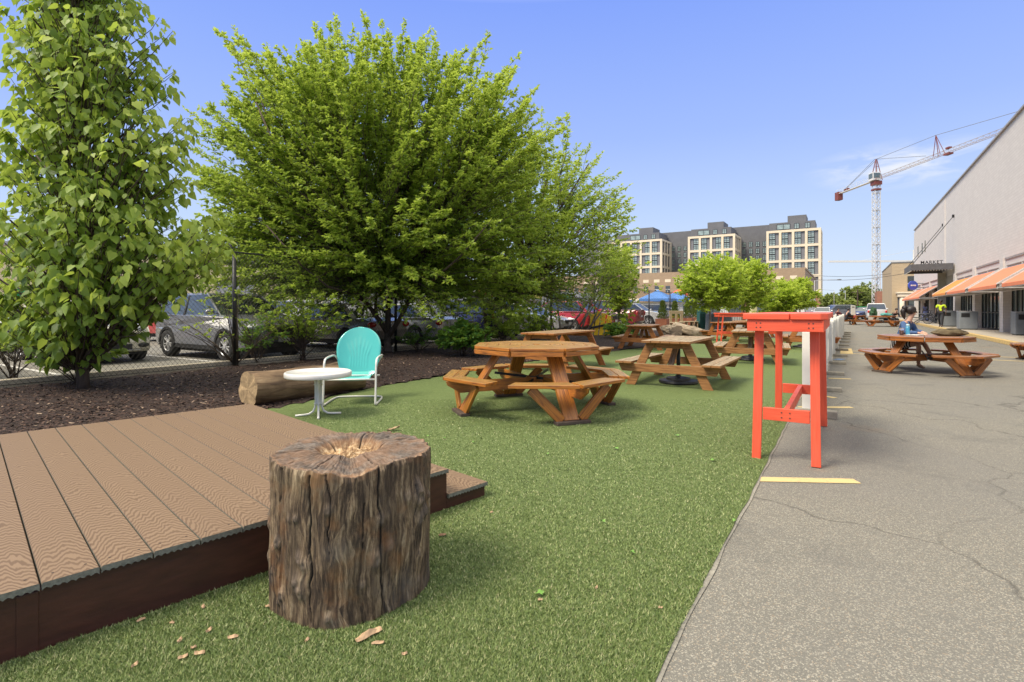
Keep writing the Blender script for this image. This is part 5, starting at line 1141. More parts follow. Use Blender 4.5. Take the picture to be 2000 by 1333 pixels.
# ================================================================ MARKET BUILDING
def text_mesh(body, size, m, parent, loc, rot, ext=.02, name='lettering'):
    c = bpy.data.curves.new(name, 'FONT'); c.body = body; c.size = size; c.extrude = ext; c.align_x = 'CENTER'; c.offset = size*.018; c.space_character = 1.12
    tmp = bpy.data.objects.new('tmp', c); me = bpy.data.meshes.new_from_object(tmp); bpy.data.objects.remove(tmp); me.materials.clear(); me.materials.append(m)
    o = bpy.data.objects.new(name, me); col.objects.link(o); o.parent = parent; o.location = loc; o.rotation_euler = rot; return o
def market():
    U0 = 8.; p = g(U0, WV); t = thing('market_building', 'long pale pinkish-grey painted brick market hall on the right', 'building', p, RU)
    # local x along the street, local -y into the building ; wall face at y = 0
    X = lambda u_: u_-U0
    ztop = 9.63; u_end = 71.; zh = 3.62; pil = [14.5, 20.9, 27.3, 33.7, 40.1, 46.5, 52.6, 58.8, 65., 70.6]
    mb = MB(); mb.box(0, X(u_end), -14, -.0, zh, ztop); mb.box(X(50.5), X(u_end), .001, .06, zh, ztop-.25)
    mb.box(0, X(u_end), -14, -.9, .15, zh-.001)
    for a in pil:
        w_ = .34; mb.box(X(a)-w_, X(a)+w_, -.9, .05, .15, zh+.02)
    mb.build('wall', M_MARKET, t)
    mb = MB(); mb.box(-.02, X(u_end)+.05, -14, .09, ztop+.001, ztop+.09); mb.build('coping', pm('coping_grey', (.33, .32, .31), .6), t)
    mb = MB()
    for a, b_ in zip(pil, pil[1:]): mb.box(X(a)+.34, X(b_)-.34, -.9, -.02, 3.0, zh-.001)
    mb.build('spandrel', M_MARKET, t)
    mb = MB()
    for a, b_ in zip(pil, pil[1:]):
        mb.box(X(a)+.46, X(b_)-.46, -.019, .02, zh-.10, zh-.06); mb.box(X(a)+.8, (X(a)+X(b_))/2-.1, -.019, .015, 3.22, 3.26); mb.box((X(a)+X(b_))/2+.1, X(b_)-.8, -.019, .015, 3.22, 3.26)
    mb.build('panel_moulding', pm('moulding', (.27, .22, .20), .8), t)
    for a, b_ in zip(pil, pil[1:]):
        x0, x1 = X(a)+.34, X(b_)-.34
        mb = MB(); mb.box(x0, x1, -.32, -.3, .16, 2.99); o = mb.build('shopfront_glass', M_GLASS, t)
        mb = MB(); nn = 7
        for i in range(nn+1): xx = x0+.03+(x1-x0-.06)*i/nn; mb.box(xx-.03, xx+.03, -.299, -.25, .16, 2.98)
        for z in (.2, 1.05, 2.2, 2.93): mb.box(x0, x1, -.298, -.262, z-.03, z+.03)
        mb.build('mullions', M_BLACK, o)
        mb = MB()
        for i in (1, 4): xx = x0+(x1-x0)*i/nn; mb.box(xx+.06, xx+(x1-x0)/nn-.1, -.2999, -.296, 1.1, 2.15)
        mb.build('interior_display', M_GLASSL, o)
    for a, b_, m in ((21.3, 26.8, M_AWN), (27.7, 33.2, M_AWN), (34.1, 39.6, M_AWN), (40.1, 45.6, M_AWN2), (53.0, 60.3, M_AWN), (60.5, 68, M_AWN)):
        x0, x1 = X(a), X(b_); mb = MB(); y1, z1, z0 = 1.32, 2.20, 3.12
        mb.add([(x0, .06, z0), (x1, .06, z0), (x1, y1, z1), (x0, y1, z1), (x0, .06, z0-.03), (x1, .06, z0-.03), (x1, y1, z1-.03), (x0, y1, z1-.03)], [(0, 1, 2, 3), (7, 6, 5, 4), (0, 4, 5, 1), (1, 5, 6, 2), (2, 6, 7, 3), (3, 7, 4, 0)])
        mb.box(x0, x1, y1, y1+.006, z1-.13, z1-.001); aw = mb.build('awning', m, t)
        mb = MB()
        for x in np.linspace(x0+.03, x1-.03, 5):
            mb.beam((x, .06, 2.08), (x, y1-.03, 2.08), .03, .03); mb.beam((x, .06, 2.2), (x, y1-.03, 2.12), .02, .02); mb.beam((x, .07, z0-.06), (x, y1-.03, z1-.06), .025, .025); mb.beam((x, .5, 2.08), (x, .07, 2.75), .02, .02)
        mb.beam((x0, y1-.03, 2.06), (x1, y1-.03, 2.06), .04, .04); mb.beam((x0, .10, 2.06), (x1, .10, 2.06), .03, .03); 
        for x in (x0-.03, x1+.03): mb.beam((x, .06, z0+.02), (x, y1, z1+.02), .05, .05)
        mb.build('awning_frame', pm('frame_white', (.62, .61, .58), .5), aw)
    # canopy
    x0, x1 = X(46.6), X(51.4); mb = MB(); mb.box(x0, x1, .07, 2.35, 4.30, 4.36); mb.box(x0-.06, x0, .07, 2.41, 3.95, 4.38); mb.box(x1, x1+.06, .07, 2.41, 3.95, 4.38); mb.box(x0, x1, 2.35, 2.41, 3.95, 4.38)
    for i in range(1, 7): xx = x0+(x1-x0)*i/7; mb.box(xx-.03, xx+.03, .07, 2.34, 4.05, 4.29)
    cn = mb.build('canopy', pm('canopy_steel', (.10, .10, .105), .5), t)
    mb = MB()
    for i in range(15): mb.blob((x0-.0, .2+i*.155, 3.92), .035, .035, .035, 8, 5); mb.blob((x0+i*(x1-x0)/14, 2.38, 3.92), .035, .035, .035, 8, 5)
    mb.build('canopy_bulbs', pm('bulb_glass', (.75, .72, .6), .2), cn, smooth=True)
    mb = MB()
    for u_, zz in ((46.8, 7.6), (51.3, 7.6)): mb.tube([(X(u_), .05, zz), (X(u_), 2.3, 4.38)], .022, 6); mb.box(X(u_)-.07, X(u_)+.07, .0605 if u_ > 50 else .001, .12, zz-.1, zz+.1)
    mb.build('canopy_cable', M_BLACK, cn)
    text_mesh('MARKET', .30, M_BLACK, cn, (x0-.03, 1.25, 4.385), (R(90), 0, R(-90)), .03, 'market_lettering')
    mb = MB()
    for u_, a, b_ in ((61.7, 6.5, 7.55), (63.9, 6.5, 7.55), (67.3, 6.5, 7.55)): mb = MB(); mb.box(X(u_)-.32, X(u_)+.32, .061, .075, a, b_); mb.build('window', M_CARG, t)
    mb = MB(); mb.box(X(46.95), X(52.15), -.9, .03, 3.0, 3.61); mb.box(X(50.0), X(50.3), .04, .5, .15, 3.9); mb.build('entrance_surround', M_CONC, t)
market()
def bin_(px, Y, lab, w_=.78, h_=.95):
    p = fp(px, Y); t = thing('litter_bin', lab, 'bin', (p[0], p[1], .15), RU, 'grey bins along the market wall'); mb = MB(); mb.box(-.4, .4, -w_/2, w_/2, .03, h_); mb.build('body', M_BIN, t, bevel=.03)
    mb = MB(); mb.box(-.405, -.401, -.28*0-.05, .30, h_-.30, h_-.08); mb.box(-.36, .36, -w_/2+.04, w_/2-.04, 0, .029); mb.build('opening', M_BLACK, t)
    mb = MB(); mb.box(-.41, .41, -w_/2-.01, w_/2+.01, h_+.001, h_+.03); mb.build('lid', M_LGREY, t, bevel=.01)
bin_(1889, 28.2, 'grey square litter bin outside the market between two glazed bays'); bin_(1853, 33., 'grey square litter bin behind the man in the yellow shirt'); bin_(2003, 22.0, 'grey litter bin cut by the right edge of the view')
# ================================================================ FAR BUILDINGS
def apartment():
    t = thing('apartment_building', 'large modern apartment block of beige frames and dark grey upper storeys beyond the street trees', 'building', g(250, 0), RU)
    blocks = [(8.2, 28.5), (41., 61.4), (73.4, 99.)]; zt = 34.5
    wm = {}
    def win(x, y, z, w_, h_, face='f', nm='window', cols=2, rows=5, m=M_GLASSL):
        k = (round(w_, 2), round(h_, 2), face)
        if k not in wm:
            mb = MB()
            if face == 'f': mb.box(0, .08, -w_/2, w_/2, 0, h_)
            else: mb.box(-w_/2, w_/2, 0, .08, 0, h_)
            for i in range(cols+1):
                q = -w_/2+w_*i/cols
                if face == 'f': mb.box(-.06, -.001, q-.07, q+.07, 0, h_, 1)
                else: mb.box(q-.07, q+.07, -.06, -.001, 0, h_, 1)
            for i in range(rows+1):
                q = h_*i/rows; e = .22 if (rows == 6 and i == 3) else .06
                if face == 'f': mb.box(-.055, -.002, -w_/2, w_/2, q-e, q+e, 1)
                else: mb.box(-w_/2, w_/2, -.055, -.002, q-e, q+e, 1)
            o = mb.build(nm, [m, M_BLACK], t); wm[k] = o
        else: o = wm[k].copy(); col.objects.link(o)
        o.parent = t; o.location = (x, y, z)
    mb = MB(); mbd = MB(); top = MB()
    for bi, (y0, y1) in enumerate(blocks):
        mbd.box(.6, 17, y0+.5, y1-.01, 0, zt-.3); nc = 4 if bi < 2 else 5; pw = .95; bay = (y1-y0-pw)/nc
        for i in range(nc+1): mb.box(0, .599, y0+bay*i, y0+bay*i+pw, 0, zt-1.001)
        for k in range(6):
            zz = zt-6.35*k
            for i in range(nc): mb.box(0.02, .598, y0+bay*i+pw+.002, y0+bay*(i+1)-.002, zz-1.0, zz)
        mb.box(0, .6, y0, y1, zt-1.0, zt)
        # side towards the street's right
        for i in range(4): mb.box(.6 if i == 0 else 4.6*i+.3, 1.2 if i == 0 else 4.6*i+1.2 if i < 3 else 17, y0, y0+.499, 0, zt-1.001)
        for k in range(6): mb.box(1.2, 16.9, y0+.02, y0+.49, zt-6.35*k-1.0, zt-6.35*k-.002)
        mb.box(.601, 17, y0, y0+.5, zt-1.0, zt)
        for k in range(4 if bi == 0 else 3):
            z0 = zt-6.35*(k+1)+.05
            for i in range(nc):
                yc = y0+bay*i+pw; ww = bay-pw; win(.5, yc+ww*(.68 if bi == 0 else .32 if i % 2 else .68)-.0, z0, ww*.60, 5.2, rows=6)
            if bi: 
                for i in range(3): win(4.6*i+2.7, y0+.42, z0, 2.2, 5.2, 's', rows=6, m=M_CARG)
        top.box(3., 16.9, y0+2.2, y1-.8, zt-.3, 38.1); top.box(4, 15, y0+5.5, y0+12.5, 38.1, 40.9)
        for yy in (5., 9., 14.): win(2.9, y0+yy, 35.2, 1.7 if yy < 10 else 5., 2.1, rows=1)
    mb.build('wall', M_BEIGE, t); mbd.build('infill_panel', M_MIDP, t); top.build('penthouse', M_DARKP, t)
    mb = MB()
    for (a, b_), zz in zip(((28.5, 41), (61.4, 73.4), (99, 118)), (39.7, 39.7, 38)): mb.box(17.01, 30, a-6, b_+6, 0, zz-3.2); mb.box(17.6, 29, a-6, b_+6, zz-3.19, zz)
    mb.build('recessed_wing', M_DARKP, t)
    for a, n in ((29.8, 4), (62.6, 4)):
        for i in range(n):
            for k in range(5): win(16.9, a+1.4+i*2.9, 35.5-3.2-3.18*k-2.2, 1.5, 2.1, rows=3)
    # right-hand corner's brick foot
    mb = MB(); mb.box(-.05, 30, 8.1, 12, 0, 7); mb.build('brick_foot', M_REDB, t)
apartment()
def brick_block():
    t = thing('brick_building', 'two-storey tan brick building with cream lintels and white shopfronts below the apartment block', 'building', g(131, -7.3), RU)
    mb = MB(); mb.box(0, 50, 0, 66, 3.9, 10.0); mb.box(-.001, 50, -.12, 66, 9.9, 10.25); mb.build('wall', M_BROWNB, t)
    mb = MB(); mb.box(-.05, 50, .02, 66, 0, 3.4); mb.box(-1.2, -.06, 0, 66, 3.0, 3.4); mb.build('shopfront', M_WHITE, t)
    mb = MB(); mb.box(.01, 50, .01, 66, 3.401, 3.899); mb.build('cornice', M_CREAM, t)
    w0 = l0 = None
    for i in range(23):
        y = 2.2+i*2.75
        if w0 is None:
            mb = MB(); mb.box(-.04, .02, -.55, .55, 0, 1.7); mb.box(-.08, -.041, -.55, .55, .8, .9, 1); mb.box(-.08, -.041, -.04, .04, 0, .79, 1); w0 = mb.build('window', [M_CARG, M_WHITE], t)
            mb = MB(); mb.box(-.05, .02, -.7, .7, 0, .75); l0 = mb.build('lintel_panel', M_CREAM, t)
        else: w0 = w0.copy(); col.objects.link(w0); l0 = l0.copy(); col.objects.link(l0)
        w0.parent = t; l0.parent = t; w0.location = (0, y, 5.2); l0.location = (0, y, 7.8)
    cs = [(.45, .05, .03), (.6, .35, .05), (.05, .12, .35), (.1, .1, .1), (.6, .55, .2)]
    for i in range(12):
        y = 2+i*5.2; mb = MB(); mb.box(-.12, -.051, y, y+3.2, .3, 2.3); mb.build('shop_window', M_GLASS, t); mb = MB(); mb.box(-1.28, -1.201, y-.2, y+3.4, 2.9, 3.5); mb.build('shop_sign', pm('sign%d' % (i % 5), cs[i % 5], .6), t)
brick_block()
def tan_building():
    t = thing('corner_building', 'tan brick two-storey corner building with a columned cream porch beyond the market', 'building', g(98, 6.0), RU)
    mb = MB(); mb.box(0, 24, -16, 0, 0, 8.1); mb.build('wall', M_TANB, t); mb = MB(); mb.box(-.06, 24.06, -16, .06, 8.101, 8.28); mb.build('coping', M_GREYM, t)
    mb = MB(); mb.box(-.05, -.001, -3.9, -1.9, 6.6, 7.35); mb.build('name_panel', M_CREAM, t)
    for y in (-2.6, -5.2): mb = MB(); mb.box(-.05, .02, y-.7, y+.7, 3.9, 6.1); w_ = mb.build('window', M_CARG, t); mb = MB(); mb.box(-.09, -.051, y-.7, y+.7, 4.95, 5.03); mb.box(-.09, -.051, y-.03, y+.03, 3.9, 4.94); mb.build('frame', M_CREAM, w_)
    mb = MB(); mb.box(-2.4, -.06, -9, -.6, 3.0, 3.5); mb.box(-2.55, -.06, -9, -.45, 3.501, 3.7); mb.build('porch_roof', M_CREAM, t, bevel=.03)
    for y in (-1.1, -8.4): mb = MB(); mb.tube([(-2.0, y, 0), (-2.0, y, 2.99)], .30, 16); mb.build('column', M_CREAM, t, smooth=True)
    mb = MB(); mb.box(-.05, .02, -6.8, -2.0, .3, 2.9); w_ = mb.build('shop_window', M_GLASSL, t); mb = MB()
    for i in range(5): mb.box(-.1, -.051, -6.8+i*1.2-.04, -6.8+i*1.2+.04, 1.8, 2.9)
    mb.box(-.1, -.051, -6.8, -2, 1.76, 1.84); mb.build('mullions', M_BLACK, w_); mb = MB(); mb.box(-.05, .02, -1.7, -.7, 0, 2.9); mb.build('door', M_DARKP, t)
    mb = MB(); mb.box(-.4, -.06, -6.8, -3.6, 3.71, 4.3); mb.build('window_box', pm('rust_planting', (.30, .11, .03), .9, .4, 4), t)
tan_building()
t = thing('warehouse', 'long pale yellow low warehouse across the car park on the left', 'building', g(-34, -44), RU)
mb = MB(); mb.box(0, 66, 0, 12, 0, 5.2); mb.build('wall', pm('cream_wall', (.82, .68, .38), .8, .06, .4), t); mb = MB(); mb.box(-.1, 66.1, -.15, 12, 5.201, 5.45); mb.build('roof', M_LGREY, t)
for i in range(7): mb = MB(); mb.box(4+i*9, 7.2+i*9, -.06, .02, 0, 3.4); mb.build('roller_door', M_LGREY, t)
t = thing('shop_row', 'white single-storey shop row behind the red cars', 'building', g(36, -46), RU)
mb = MB(); mb.box(0, 80, 0, 12, 0, 4.6); mb.build('wall', pm('offwhite_wall', (.62, .60, .55), .8, .06, .4), t)
for i, c_ in enumerate(((.6, .35, .03), (.1, .2, .45), (.5, .05, .04), (.6, .5, .1), (.12, .3, .12), (.5, .5, .5))):
    mb = MB(); mb.box(3+i*12, 11+i*12, -.15, -.01, 3.1, 4.1); mb.build('shop_sign', pm('rowsign%d' % i, c_, .6), t); mb = MB(); mb.box(3+i*12, 11+i*12, -.06, -.005, .4, 2.8); mb.build('shop_window', M_GLASS, t)
p = P3(33, 578, 17.); t = thing('green_sign', 'plain green board sign behind the fence at far left', 'sign', (p[0], p[1], 0), RV+R(90))
mb = MB(); mb.box(-.30, .30, -.02, .02, 1.42, 1.9); mb.build('board', pm('green_sign', (.04, .42, .13), .5, .1), t); mb = MB(); mb.tube([(0, .045, 0), (0, .045, 1.85)], .025, 8); mb.build('post', M_LGREY, t)
mb = MB(); mb.box(0, 10, 0, 12, 0, 5.5); p = fp(1713, 128); tag(mb.build('brick_shed', M_REDB, loc=(p[0], p[1], 0), rz=RU-R(90)), 'low red brick building at the foot of the crane', 'building')
# ================================================================ CRANES
def crane():
    C0 = Vector((96.5, 140, 0)); t = thing('tower_crane', 'tall white lattice tower crane with a red counterweight beyond the lot', 'crane', C0, math.atan2(-38, -1.6))
    M_CW = pm('crane_white', (.66, .66, .64), .5, .08, 1); M_CR = pm('crane_red', (.20, .05, .035), .5, .1, 1); w_ = .66; zt = 34.0
    mb = MB(); 
    for sx in (-w_, w_):
        for sy in (-w_, w_): mb.box(sx-.07, sx+.07, sy-.07, sy+.07, 0, zt)
    n = 15; s_ = zt/n
    for i in range(n):
        z0, z1 = i*s_, (i+1)*s_; zm = (z0+z1)/2
        for a, b_ in (((-w_, -w_), (w_, -w_)), ((w_, -w_), (w_, w_)), ((w_, w_), (-w_, w_)), ((-w_, w_), (-w_, -w_))):
            mb.beam((*a, z1), (*b_, z1), .09, .09); mb.beam((*a, z0), (*b_, zm), .08, .08); mb.beam((*b_, zm), (*a, z1), .08, .08); mb.beam((*b_, z0), (*a, zm), .07, .07)
    mb.build('mast', M_CW, t)
    mb = MB()
    for i in range(2, n, 2): mb.box(-.6, .6, -.6, .6, i*s_+.1, i*s_+.16)
    mb.build('mast_platform', M_GREYM, t)
    mb = MB(); mb.box(-.95, .95, -.95, .95, zt, zt+1.0); mb.box(-.85, .85, -.85, .85, zt-1.4, zt-1.0); mb.build('slewing_ring', M_CR, t)
    mb = MB(); mb.box(-.9, 1.1, -1.5, .5, zt+1.1, zt+3.2); c_ = mb.build('cab', M_CW, t, bevel=.08); mb = MB(); mb.box(1.101, 1.14, -1.3, .3, zt+1.7, zt+3.0); mb.box(-.7, .9, -1.54, -1.501, zt+1.7, zt+3.0); mb.build('cab_window', M_GLASS, c_)
    zj = zt+1.4; J = 62
    mb = MB(); ch = [(-.42, 0), (.42, 0), (0, .8)]
    for y, z in ch: mb.beam((1.2, y, zj+z), (J, y, zj+z), .075, .075)
    k = 1.2
    while k < J-1.5:
        for a, b_ in ((0, 2), (1, 2), (0, 1)): mb.beam((k, ch[a][0], zj+ch[a][1]), (k+.75, ch[b_][0], zj+ch[b_][1]), .03, .03); mb.beam((k+.75, ch[b_][0], zj+ch[b_][1]), (k+1.5, ch[a][0], zj+ch[a][1]), .03, .03)
        k += 1.5
    mb.build('jib', pm('jib_tint', (.36, .28, .22), .5), t)
    mb = MB(); mb.box(-17.6, -1.2, -.5, .5, zj-.12, zj+.06)
    for y in (-.68, .68): mb.beam((-17.4, y, zj+1.1), (-1.2, y, zj+1.1), .05, .05); [mb.beam((-17+i*1.6, y, zj+.1), (-17+i*1.6, y, zj+1.1), .05, .05) for i in range(10)]
    mb.build('counter_jib', M_CW, t)
    mb = MB(); mb.box(-18.1, -16.3, -.7, .7, zj-1.9, zj+.5); mb.build('counterweight', M_CR, t, bevel=.05)
    mb = MB(); mb.box(-14, -12.4, -.4, .4, zj+.16, zj+.7); mb.build('winch', M_CR, t, bevel=.05)
    za = 40.9; mb = MB()
    for x, y in ((-1, -.8), (-1, .8), (1.2, -.8), (1.2, .8)): mb.beam((x, y, zt+1.1), (.0, y*.15, za), .14, .14)
    for q in (.35, .65): mb.beam((-1+q, -.8*(1-q), zt+1.1+(za-zt-1.1)*q), (1.2-1.2*q, .8*(1-q), zt+1.1+(za-zt-1.1)*q), .09, .09)
    mb.build('apex_frame', M_CR, t)
    mb = MB(); xa = 20.8
    for y in (-.55, .55): mb.beam((xa, y, zj+.2), (xa, 0, zj+5.0), .10, .10); mb.beam((xa+2., y, zj+.2), (xa, 0, zj+5.0), .09, .09)
    mb.build('jib_strut', M_CR, t)
    mb = MB()
    for a, b_ in (((0, 0, za), (xa, 0, zj+5)), ((0, 0, za), (xa-3, 0, zj+1.2)), ((xa, 0, zj+5), (J-6, 0, zj+1.2)), ((0, .3, za), (-16.5, .5, zj+.3)), ((0, -.3, za), (-13.8, -.5, zj+.3))): mb.tube([a, b_], .05, 5)
    mb.build('tie_bar', M_GREYM, t)
    mb = MB(); mb.box(xa+2.8, xa+4.4, -.5, .5, zj-.45, zj-.1); mb.box(xa+3.2, xa+4.2, -.35, .35, zj+.85, zj+1.2); mb.build('trolley', M_CR, t)
crane()
p = P3(1788, 512, 330); t = thing('tower_crane', 'faint second tower crane far away, its thin jib crossing behind the tall mast', 'crane', (p[0], p[1], 0), R(170))
M_CP = pm('pale_crane', (.74, .72, .66), .6, .05, 1); mb = MB(); mb.box(-1, 1, -1, 1, 0, 38); mb.build('mast', M_CP, t); mb = MB(); mb.beam((0, 0, 31), (50, 0, 31.5), 1.2, 1.1); mb.beam((0, 0, 38), (30, 0, 32), .15, .15); mb.build('jib', M_CP, t); mb = MB(); mb.box(-12, -9, -1, 1, 28, 31); mb.beam((-12, 0, 31), (0, 0, 31), 1, .8); mb.build('counter_jib', M_CP, t)
# ================================================================ STREET FURNITURE, FAR THINGS
def lamp(px, Y, top, lab, arm=1.2, r=.06, hd=True):
    t = thing('street_lamp', lab, 'street lamp', fp(px, Y), 0, 'street lamps'); z = H-(top-HY)/F*Y; mb = MB(); mb.tube([(0, 0, 0), (0, 0, z)], [r*1.4, r*.8], 8); mb.build('pole', M_LGREY, t, smooth=True)
    mb = MB(); mb.tube([(0, 0, z-.1), (-arm*.6, 0, z+.12), (-arm, 0, z+.15)], r*.5, 6); mb.build('arm', M_LGREY, t, smooth=True); mb = MB(); mb.blob((-arm-.2, 0, z+.13), .42, .18, .09); mb.build('lamp_head', M_GREYM, t, smooth=True)
lamp(1172, 45, 408, 'street lamp whose head pokes out above the trees left of the apartment block', -.3, .1)
lamp(1629, 150, 567, 'thin street lamp against the sky just right of the apartment block', 5.)
lamp(1591, 92, 548, 'street lamp standing in front of the corner of the tan brick building', -4.5)
lamp(1651, 170, 568, 'street lamp farther off, between two groups of far trees', 1.5)
t = thing('utility_pole', 'dark utility pole in front of the far trees, left of the crane', 'utility pole', fp(1675, 140), 0); mb = MB(); mb.tube([(0, 0, 0), (0, 0, 6.4)], .16, 8); mb.build('pole', BARK, t); mb = MB(); mb.beam((-1.6, 0, 5.6), (1.6, 0, 5.6), .15, .15); mb.build('crossarm', BARK, t)
def wire(a, b_, lab, sag=.6):
    a = Vector(a); b_ = Vector(b_); mb = MB(); mb.tube([a.lerp(b_, i/16)-Vector((0, 0, sag*4*(i/16)*(1-i/16))) for i in range(17)], .028, 5); tag(mb.build('power_line', M_BLACK), lab, 'power line', 'overhead lines')
wire(P3(1575, 537, 92), P3(1790, 528, 79), 'upper overhead line from the brick building to the corner building')
wire(P3(1575, 545, 92), P3(1782, 532, 72), 'lower overhead line from the brick building towards the market canopy')
rgf = np.random.default_rng(77)
for i, (px, top, Y, rr, lab) in enumerate([(1626, 576, 200, 20, 'far trees, leftmost crown right of the apartment block'), (1645, 579, 190, 18, 'far low tree crown between the two thin street lamps'), (1668, 561, 180, 24, 'far tall tree crown just left of the crane mast'), (1692, 556, 190, 22, 'far tree crown behind the crane mast'), (1655, 586, 170, 18, 'far pale low tree crown under the taller ones'), (1718, 572, 210, 18, 'far tree crown right of the crane mast')]):
    h2 = (603.5-top)/2+2; lollipop('far_tree', lab, px, 608, Y, px, top+h2, rr, h2, 60+i, mat=L_FAR, n=70, size=1.0, leaves_=9, tw=9, trunk_r=.3, bark=BARK)
def simple(name, lab, cat, loc, rz, parts, group=None):
    t = thing(name, lab, cat, loc, rz, group)
    for nm, m, fn, bv in parts:
        mb = MB(); fn(mb); mb.build(nm, m, t, bevel=bv)
    return t
def bx(*a): return lambda mb: [mb.box(*q) for q in a]
simple('skip', 'bright green skip container in front of the far trees', 'container', fp(1688, 112), 0, [('body', pm('skip_green', (.03, .42, .12), .6, .1, 1), bx((-2.2, 2.2, -1, 1, .2, 1.6)), .05), ('rim', pm('skip_rim', (.02, .3, .09), .6), bx((-2.3, 2.3, -1.1, 1.1, 1.6, 1.75)), 0)])
# blue pop-up tent and umbrella
def tent(px, Y, w_, d, lab, m, name='canopy_tent', zt=3.3, ze=2.35, rz=RU):
    t = thing(name, lab, 'tent', fp(px, Y), rz); mb = MB(); mb.add([(-w_, -d, ze), (w_, -d, ze), (w_, d, ze), (-w_, d, ze), (0, 0, zt), (-w_, -d, ze-.3), (w_, -d, ze-.3), (w_, d, ze-.3), (-w_, d, ze-.3)], [(0, 1, 4), (1, 2, 4), (2, 3, 4), (3, 0, 4), (0, 5, 6, 1), (1, 6, 7, 2), (2, 7, 8, 3), (3, 8, 5, 0)]); mb.build('canopy', m, t)
    for a in (-1, 1):
        for b_ in (-1, 1): mb = MB(); mb.tube([(a*w_*.97, b_*d*.97, 0), (a*w_*.97, b_*d*.97, ze)], .025, 6); mb.build('leg', M_LGREY, t)
M_TENT = pm('tent_blue', (.10, .26, .62), .7, .12, 1)
tent(1285, 58, 1.6, 1.6, 'blue pop-up tent roof seen behind the fence posts, left one', M_TENT); tent(1322, 61, 1.5, 1.5, 'blue pop-up tent roof seen behind the fence posts, right one', M_TENT)
t = thing('parasol', 'orange-red parasol poking up behind the blue tents', 'parasol', fp(1327, 66), 0); mb = MB(); mb.lathe([(1.3, 2.9), (.7, 3.4), (0, 3.75)], n=8); mb.build('canopy', pm('parasol_red', (.75, .10, .03), .7), t); mb = MB(); mb.tube([(0, 0, 0), (0, 0, 3.7)], .03, 6); mb.build('pole', M_LGREY, t)
# planters with conical evergreens
for i, (px, Y, lab) in enumerate([(1294, 37, 'terracotta box planter with evergreens, right of the white SUV nose'), (1318, 38.5, 'terracotta box planter with evergreens behind the wooden seat'), (1343, 40, 'terracotta box planter with evergreens left of the dark green bin'), (1357, 41.5, 'terracotta box planter with a dark evergreen next to the dark green bin')]):
    p = fp(px, Y); t = thing('box_planter', lab, 'planter', p, RU, 'evergreen planters'); mb = MB(); mb.prism([(-.4, -.4), (.4, -.4), (.4, .4), (-.4, .4)], 0, .55); mb.build('box', pm('terracotta', (.28, .10, .05), .8, .15, 5), t, bevel=.02)
    rg = np.random.default_rng(90+i); n = 1500; hz = rg.random(n)*1.25; aa = rg.random(n)*6.283; rr = (.34*(1-hz/1.35))*rg.random(n)**.4; P = np.stack([rr*np.cos(aa)+np.where(rg.random(n) < .5, -.18, .18), rr*np.sin(aa), .55+hz], 1)
    leaves('evergreen', P, np.stack([np.cos(aa), np.sin(aa), np.full(n, .8)], 1), np.full(n, .11), rg.random(n)*.8, ELM_T, ELM_F, L_DRK, t, rg)
    n = 120; P = np.stack([rg.uniform(-.4, .4, n), rg.uniform(-.4, .4, n), .57+rg.random(n)*.2], 1); leaves('flowers', P, rg.normal(0, 1, (n, 3)), np.full(n, .10), rg.random(n), ELM_T, ELM_F, pm('flower_yellow', (.6, .42, .05), .7) if i % 2 else pm('flower_mauve', (.4, .25, .4), .7), t, rg)
simple('rustic_bench', 'rustic pale wooden seat with slatted back behind the driftwood logs', 'bench', fp(1326, 31), R(8), [('backrest', W_OLD, bx((-.50, .38, .20, .25, .95, 1.13), (-.48, -.33, .19, .24, 0, .949), (-.13, .0, .19, .24, .45, .949), (.2, .36, .19, .24, 0, .949)), .01), ('seat', W_OLD, bx((-.5, .4, -.35, .18, .42, .47)), .01), ('leg', W_OLD, bx((-.48, -.40, -.33, -.26, 0, .419)), .01), ('leg', W_OLD, bx((.30, .38, -.33, -.26, 0, .419)), .01)])
simple('wooden_shelf_table', 'low wooden box table with open compartments right of the rustic seat', 'table', fp(1347, 30), R(-4), [('tabletop', W_OLD, bx((-.5, .42, -.3, .3, .50, .54)), .01), ('side_panel', W_OLD, bx((-.2, -.16, -.28, .28, 0, .499)), .01), ('side_panel', W_OLD, bx((.1, .14, -.28, .28, 0, .499)), .01), ('side_panel', W_OLD, bx((.36, .4, -.28, .28, 0, .499)), .01)])
t = thing('wire_spool', 'round wooden cable spool end right of the low box table', 'spool', fp(1364, 30.5), R(-60)); mb = MB(); mb.lathe([(0, -.02), (.33, -.02), (.33, .02), (0, .02)], (0, 0, .33), 24, 0, 'x'); mb.build('flange', W_OLD, t); mb = MB(); mb.lathe([(.12, .021), (.12, .35)], (0, 0, .33), 16, 0, 'x'); mb.build('core', W_OLD, t)
def gbin(mb):
    mb.box(-.32, .32, -.3, .3, .1, 1.0)
t = simple('mesh_bin', 'tall dark green slatted bin beside the street tree trunk', 'bin', fp(1375, 30), R(0), [('body', pm('bin_green', (.012, .09, .085), .5, .2, 8), bx((-.32, .3, -.3, .3, .1, 1.02)), .02), ('hood', pm('bin_green', (.012, .09, .085)), bx((-.30, .0, -.28, .28, 1.021, 1.36)), .04), ('slats', M_BLACK, bx(*[(-.33+i*.09, -.31+i*.09, -.315, -.302, .12, 1.0) for i in range(8)]), 0)])
simple('covered_equipment', 'grey fabric-covered box behind the left leg of the far coral bar table', 'cover', fp(1404, 29), R(6), [('cover', pm('grey_cover', (.14, .16, .18), .9, .15, 4, .2), lambda mb: mb.prism([(-.62, 0), (.60, 0), (.56, .93), (.2, 1.04), (-.2, 1.06), (-.58, .98)], -.4, .4, 0, lambda a, b_, c: (a, c, b_)), .05)])
